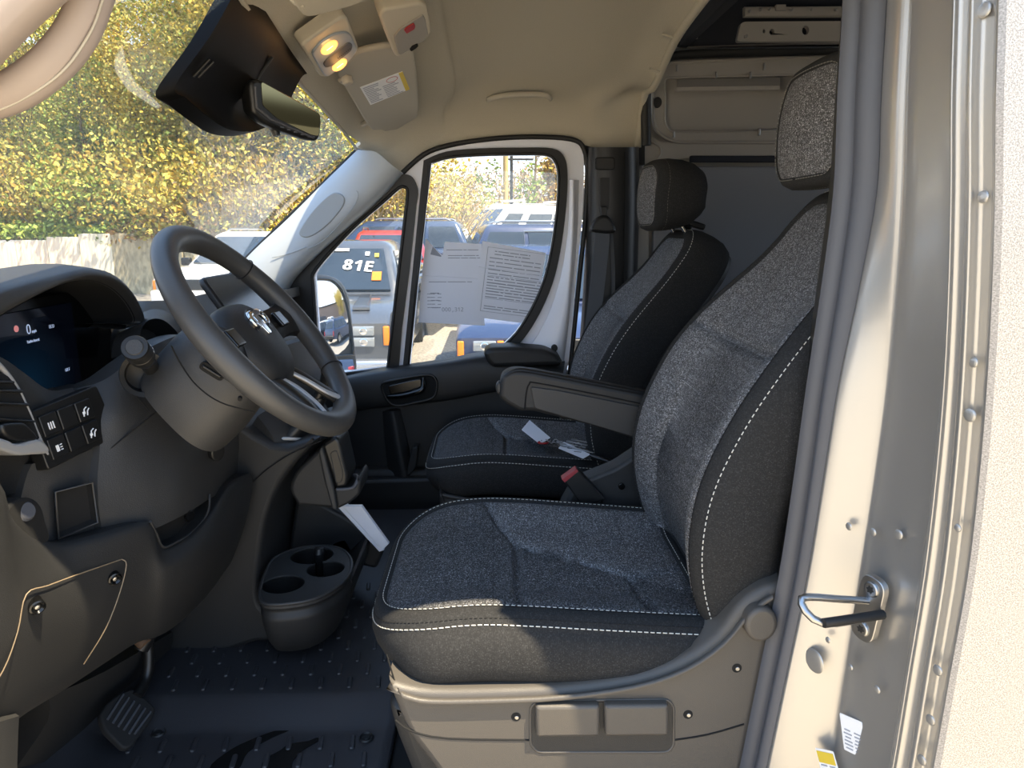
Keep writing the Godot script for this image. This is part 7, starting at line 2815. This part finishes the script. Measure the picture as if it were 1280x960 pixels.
func build_vehicles():
	var b: MB
	mat("car_glass", c8(34, 42, 50), 0.04, 0.0, 0.8)
	mat("lamp_clear", c8(150, 156, 160), 0.12, 0.4)
	mat("lamp_amber", c8(226, 128, 34), 0.25)
	mat("lamp_red", c8(176, 34, 38), 0.25)
	mat("chrome_dull", c8(176, 180, 186), 0.25, 0.8)
	var white := car_paint("paint_white", c8(232, 232, 228), 0.0)
	var grey := car_paint("paint_grey", c8(84, 88, 94), 0.5)
	var navy := car_paint("paint_navy", c8(34, 48, 82), 0.2)
	var blue := car_paint("paint_blue", c8(44, 62, 92), 0.3)
	var red := car_paint("paint_red", c8(158, 40, 40), 0.1)
	var black := car_paint("paint_black", c8(24, 26, 30), 0.1)
	var g := func(x: float, z: float) -> Vector3: return Vector3(x, ground_y(z), z)
	# grey pickup facing the van
	var t := vehicle("pickup_truck", "grey pickup truck with white writing and an orange tag on its windscreen", "truck", "truck", grey, g.call(-2.20, -10.85), deg_to_rad(-89.0))
	var s: Array = SHAPES["truck"]
	var fr := func(u: float, k: float) -> Vector3: return Vector3(lerpf(s[5], s[6], k) + 0.016, lerpf(s[3], s[2], k) + 0.02, lerpf(0.95, 0.74, k) * (1.0 - u * 2.0))
	var sgn := func(called: String, u: float, k: float, w: float, h: float, m: Material, lab: String):
		var bb := MB.new()
		box(bb, Vector3(w, h, 0.006), facing(fr.call(u, k), Vector3(0.69, 0.72, 0)), 0.001)
		on_vehicle(t, called, bb, m, lab)
	sgn.call("banner_strip", 0.52, 0.84, 0.30, 0.05, M.white_print, "white strip along the windscreen top")
	sgn.call("permit_sticker", 0.78, 0.76, 0.06, 0.07, M.paper, "")
	sgn.call("permit_sticker", 0.86, 0.73, 0.06, 0.07, M.yellow_label, "")
	sgn.call("orange_tag", 0.84, 0.32, 0.13, 0.16, M.lamp_amber, "orange tag")
	var lt := facing(fr.call(0.70, 0.52), Vector3(0.69, 0.72, 0)).rotated_local(Vector3.BACK, -0.12)
	var tm := lettering("windscreen_writing", "81E", 0.19, lt, M.white_print, self, 0.004, "Droid Sans", true)
	remove_child(tm)
	t.add_child(tm)
	b = MB.new()
	plate(b, PackedVector2Array([Vector2(1.1, -0.55), Vector2(2.65, -0.75), Vector2(2.65, -0.55), Vector2(1.1, -0.40)]), Transform3D(Basis(Vector3(1, 0, 0), Vector3(0, 0, 1), Vector3(0, -1, 0)), Vector3(0, 1.225, 0)), 0.0, 0.05, 0.02)
	on_vehicle(t, "bonnet_bulge", b, grey)
	vehicle("pickup_truck", "dark blue pickup truck close outside the passenger window, its headlight above the elbow pad", "truck", "truck", navy, g.call(0.62, -10.15), deg_to_rad(-90.0))
	vehicle("utility_car", "red car whose roof shows behind the grey pickup truck", "car", "crossover", red, g.call(-2.3, -16.4), deg_to_rad(-84.0))
	var ws := vehicle("utility_car", "white car with black roof bars seen through the steering wheel", "car", "crossover", white, g.call(-4.9, -15.2), deg_to_rad(-97.0))
	vehicle("utility_car", "blue car parked left of the white van, tail towards it", "car", "suv", blue, g.call(-2.85, -19.2), deg_to_rad(176.0))
	vehicle("saloon_car", "dark blue saloon car behind the red car roof", "car", "sedan", navy, g.call(-4.3, -22.5), deg_to_rad(170.0))
	vehicle("saloon_car", "dark saloon with a red tail light just behind the window post", "car", "sedan", black, g.call(-3.1, -14.0), deg_to_rad(170.0))
	var nv := vehicle("utility_car", "navy blue car with bright window frames in front of the white van", "car", "suv", navy, g.call(1.85, -14.6), deg_to_rad(6.0))
	for u in [[0.30, 0.02], [0.31, 0.62]]:
		b = MB.new()
		var sp := SHAPES["suv"] as Array
		var pts := PackedVector3Array()
		for q in [[u[0] + u[1] * 0.0, 0.08], [u[0], 0.86], [0.92, 0.86], [0.92, 0.08]]:
			pts.append(Vector3(lerpf(lerpf(sp[8], sp[7], q[1]), lerpf(sp[5], sp[6], q[1]), q[0]), lerpf(sp[3], sp[2], q[1]), lerpf(0.925, 0.715, q[1]) + 0.016))
		tube(b, pts, 0.018, 6, true)
		on_vehicle(nv, "window_trim", b, M.steel)
		break
	var tv := vehicle("cargo_van", "white high van with a ladder rack parked behind the dark cars", "van", "van", white, g.call(1.15, -31.0), deg_to_rad(-148.0))
	for x in [-1.9, 0.3]:
		b = MB.new()
		tube(b, PackedVector3Array([Vector3(x, 2.38, -0.85), Vector3(x, 2.58, -0.8), Vector3(x, 2.58, 0.8), Vector3(x, 2.38, 0.85)]), 0.045, 6)
		on_vehicle(tv, "ladder_rack", b, white)
	vehicle("saloon_car", "white car low in front of the navy car, mostly behind the paper sheets", "car", "sedan", white, g.call(2.2, -10.9), deg_to_rad(4.0))
	# cars reflected in the outside mirror
	vehicle("pickup_truck", "dark pickup truck seen only as a reflection in the outside mirror, nearest there", "truck", "truck", black, g.call(15.5, -7.2), deg_to_rad(70.0))
	vehicle("cargo_van", "white van seen only as a reflection in the outside mirror", "van", "suv", white, g.call(19.5, -10.3), deg_to_rad(70.0))
	vehicle("pickup_truck", "white pickup truck seen only as a reflection in the outside mirror", "truck", "truck", white, g.call(24.0, -12.8), deg_to_rad(70.0))
	vehicle("utility_car", "blue car seen only as a reflection in the outside mirror", "car", "suv", blue, g.call(12.0, -9.4), deg_to_rad(70.0))

func build_far_things():
	var b: MB
	var wood := mat("pole_wood", c8(186, 160, 108), 0.9)
	var p1 := thing("utility_pole", "tan wooden utility pole behind the white van", "pole", Vector3(0.85, 0.4, -44))
	b = MB.new()
	tube(b, PackedVector3Array([Vector3(0.85, 0.3, -44), Vector3(0.85, 6.3, -44)]), 0.16, 10)
	obj("post", b, wood, p1)
	b = MB.new()
	box(b, Vector3(0.9, 0.12, 0.12), Transform3D(Basis(), Vector3(1.1, 6.1, -44)), 0.01)
	obj("crossarm", b, wood, p1)
	var p2 := thing("utility_pole", "dark thin utility pole with crossarms behind the white van", "pole", Vector3(1.2, 0.4, -46))
	b = MB.new()
	tube(b, PackedVector3Array([Vector3(1.25, 0.3, -46), Vector3(1.25, 8.4, -46)]), 0.10, 10)
	obj("post", b, M.dash_dark, p2)
	for y in [6.0, 6.9]:
		b = MB.new()
		box(b, Vector3(1.8, 0.12, 0.12), Transform3D(Basis(), Vector3(1.7, y, -46)), 0.01)
		obj("crossarm", b, M.dash_dark, p2)
	# shed at the right edge of the window
	var sd := thing("shed", "dark roofed shed at the right edge of the passenger window", "building", Vector3(4.6, 0.2, -40))
	b = MB.new()
	box(b, Vector3(4.0, 2.0, 4.0), Transform3D(Basis(), Vector3(4.9, 1.3, -40)), 0.02)
	obj("wall", b, M.cargo_paint, sd)
	b = MB.new()
	plate(b, PackedVector2Array([Vector2(2.6, 2.2), Vector2(7.2, 2.2), Vector2(4.9, 3.9)]), Transform3D(Basis(), Vector3(0, 0, -37.9)), 0.0, -4.4, 0.0)
	obj("roof", b, M.dash_plastic, sd)
	# building behind the camera, seen in the outside mirror
	var bd := thing("brick_building", "long grey brown building seen only as a reflection in the outside mirror", "building", Vector3(46, 0, -22))
	b = MB.new()
	box(b, Vector3(5, 5.2, 26), Transform3D(Basis(), Vector3(46, 2.6, -19)), 0.05)
	obj("wall", b, mat("brick", c8(140, 122, 110), 0.9), bd)
	b = MB.new()
	box(b, Vector3(5.4, 0.35, 26.4), Transform3D(Basis(), Vector3(46, 5.3, -19)), 0.05)
	obj("parapet", b, M.dash_plastic, bd)
	b = MB.new()
	box(b, Vector3(0.1, 2.6, 4.0), Transform3D(Basis(), Vector3(43.5, 1.5, -16)), 0.02)
	obj("door", b, M.rubber_grey, bd)
	var i := 0
	for q in [[40, -26, 0.8], [44, -29, 0.9], [50, -31, 1.0]]:
		var src := get_node("golden_tree") as Node3D
		put(src, false, Vector3(q[0], 0.2, q[1]), i * 1.3, q[2], "golden tree beside the building reflected in the outside mirror", "tree", "trees reflected in the outside mirror")
		i += 1
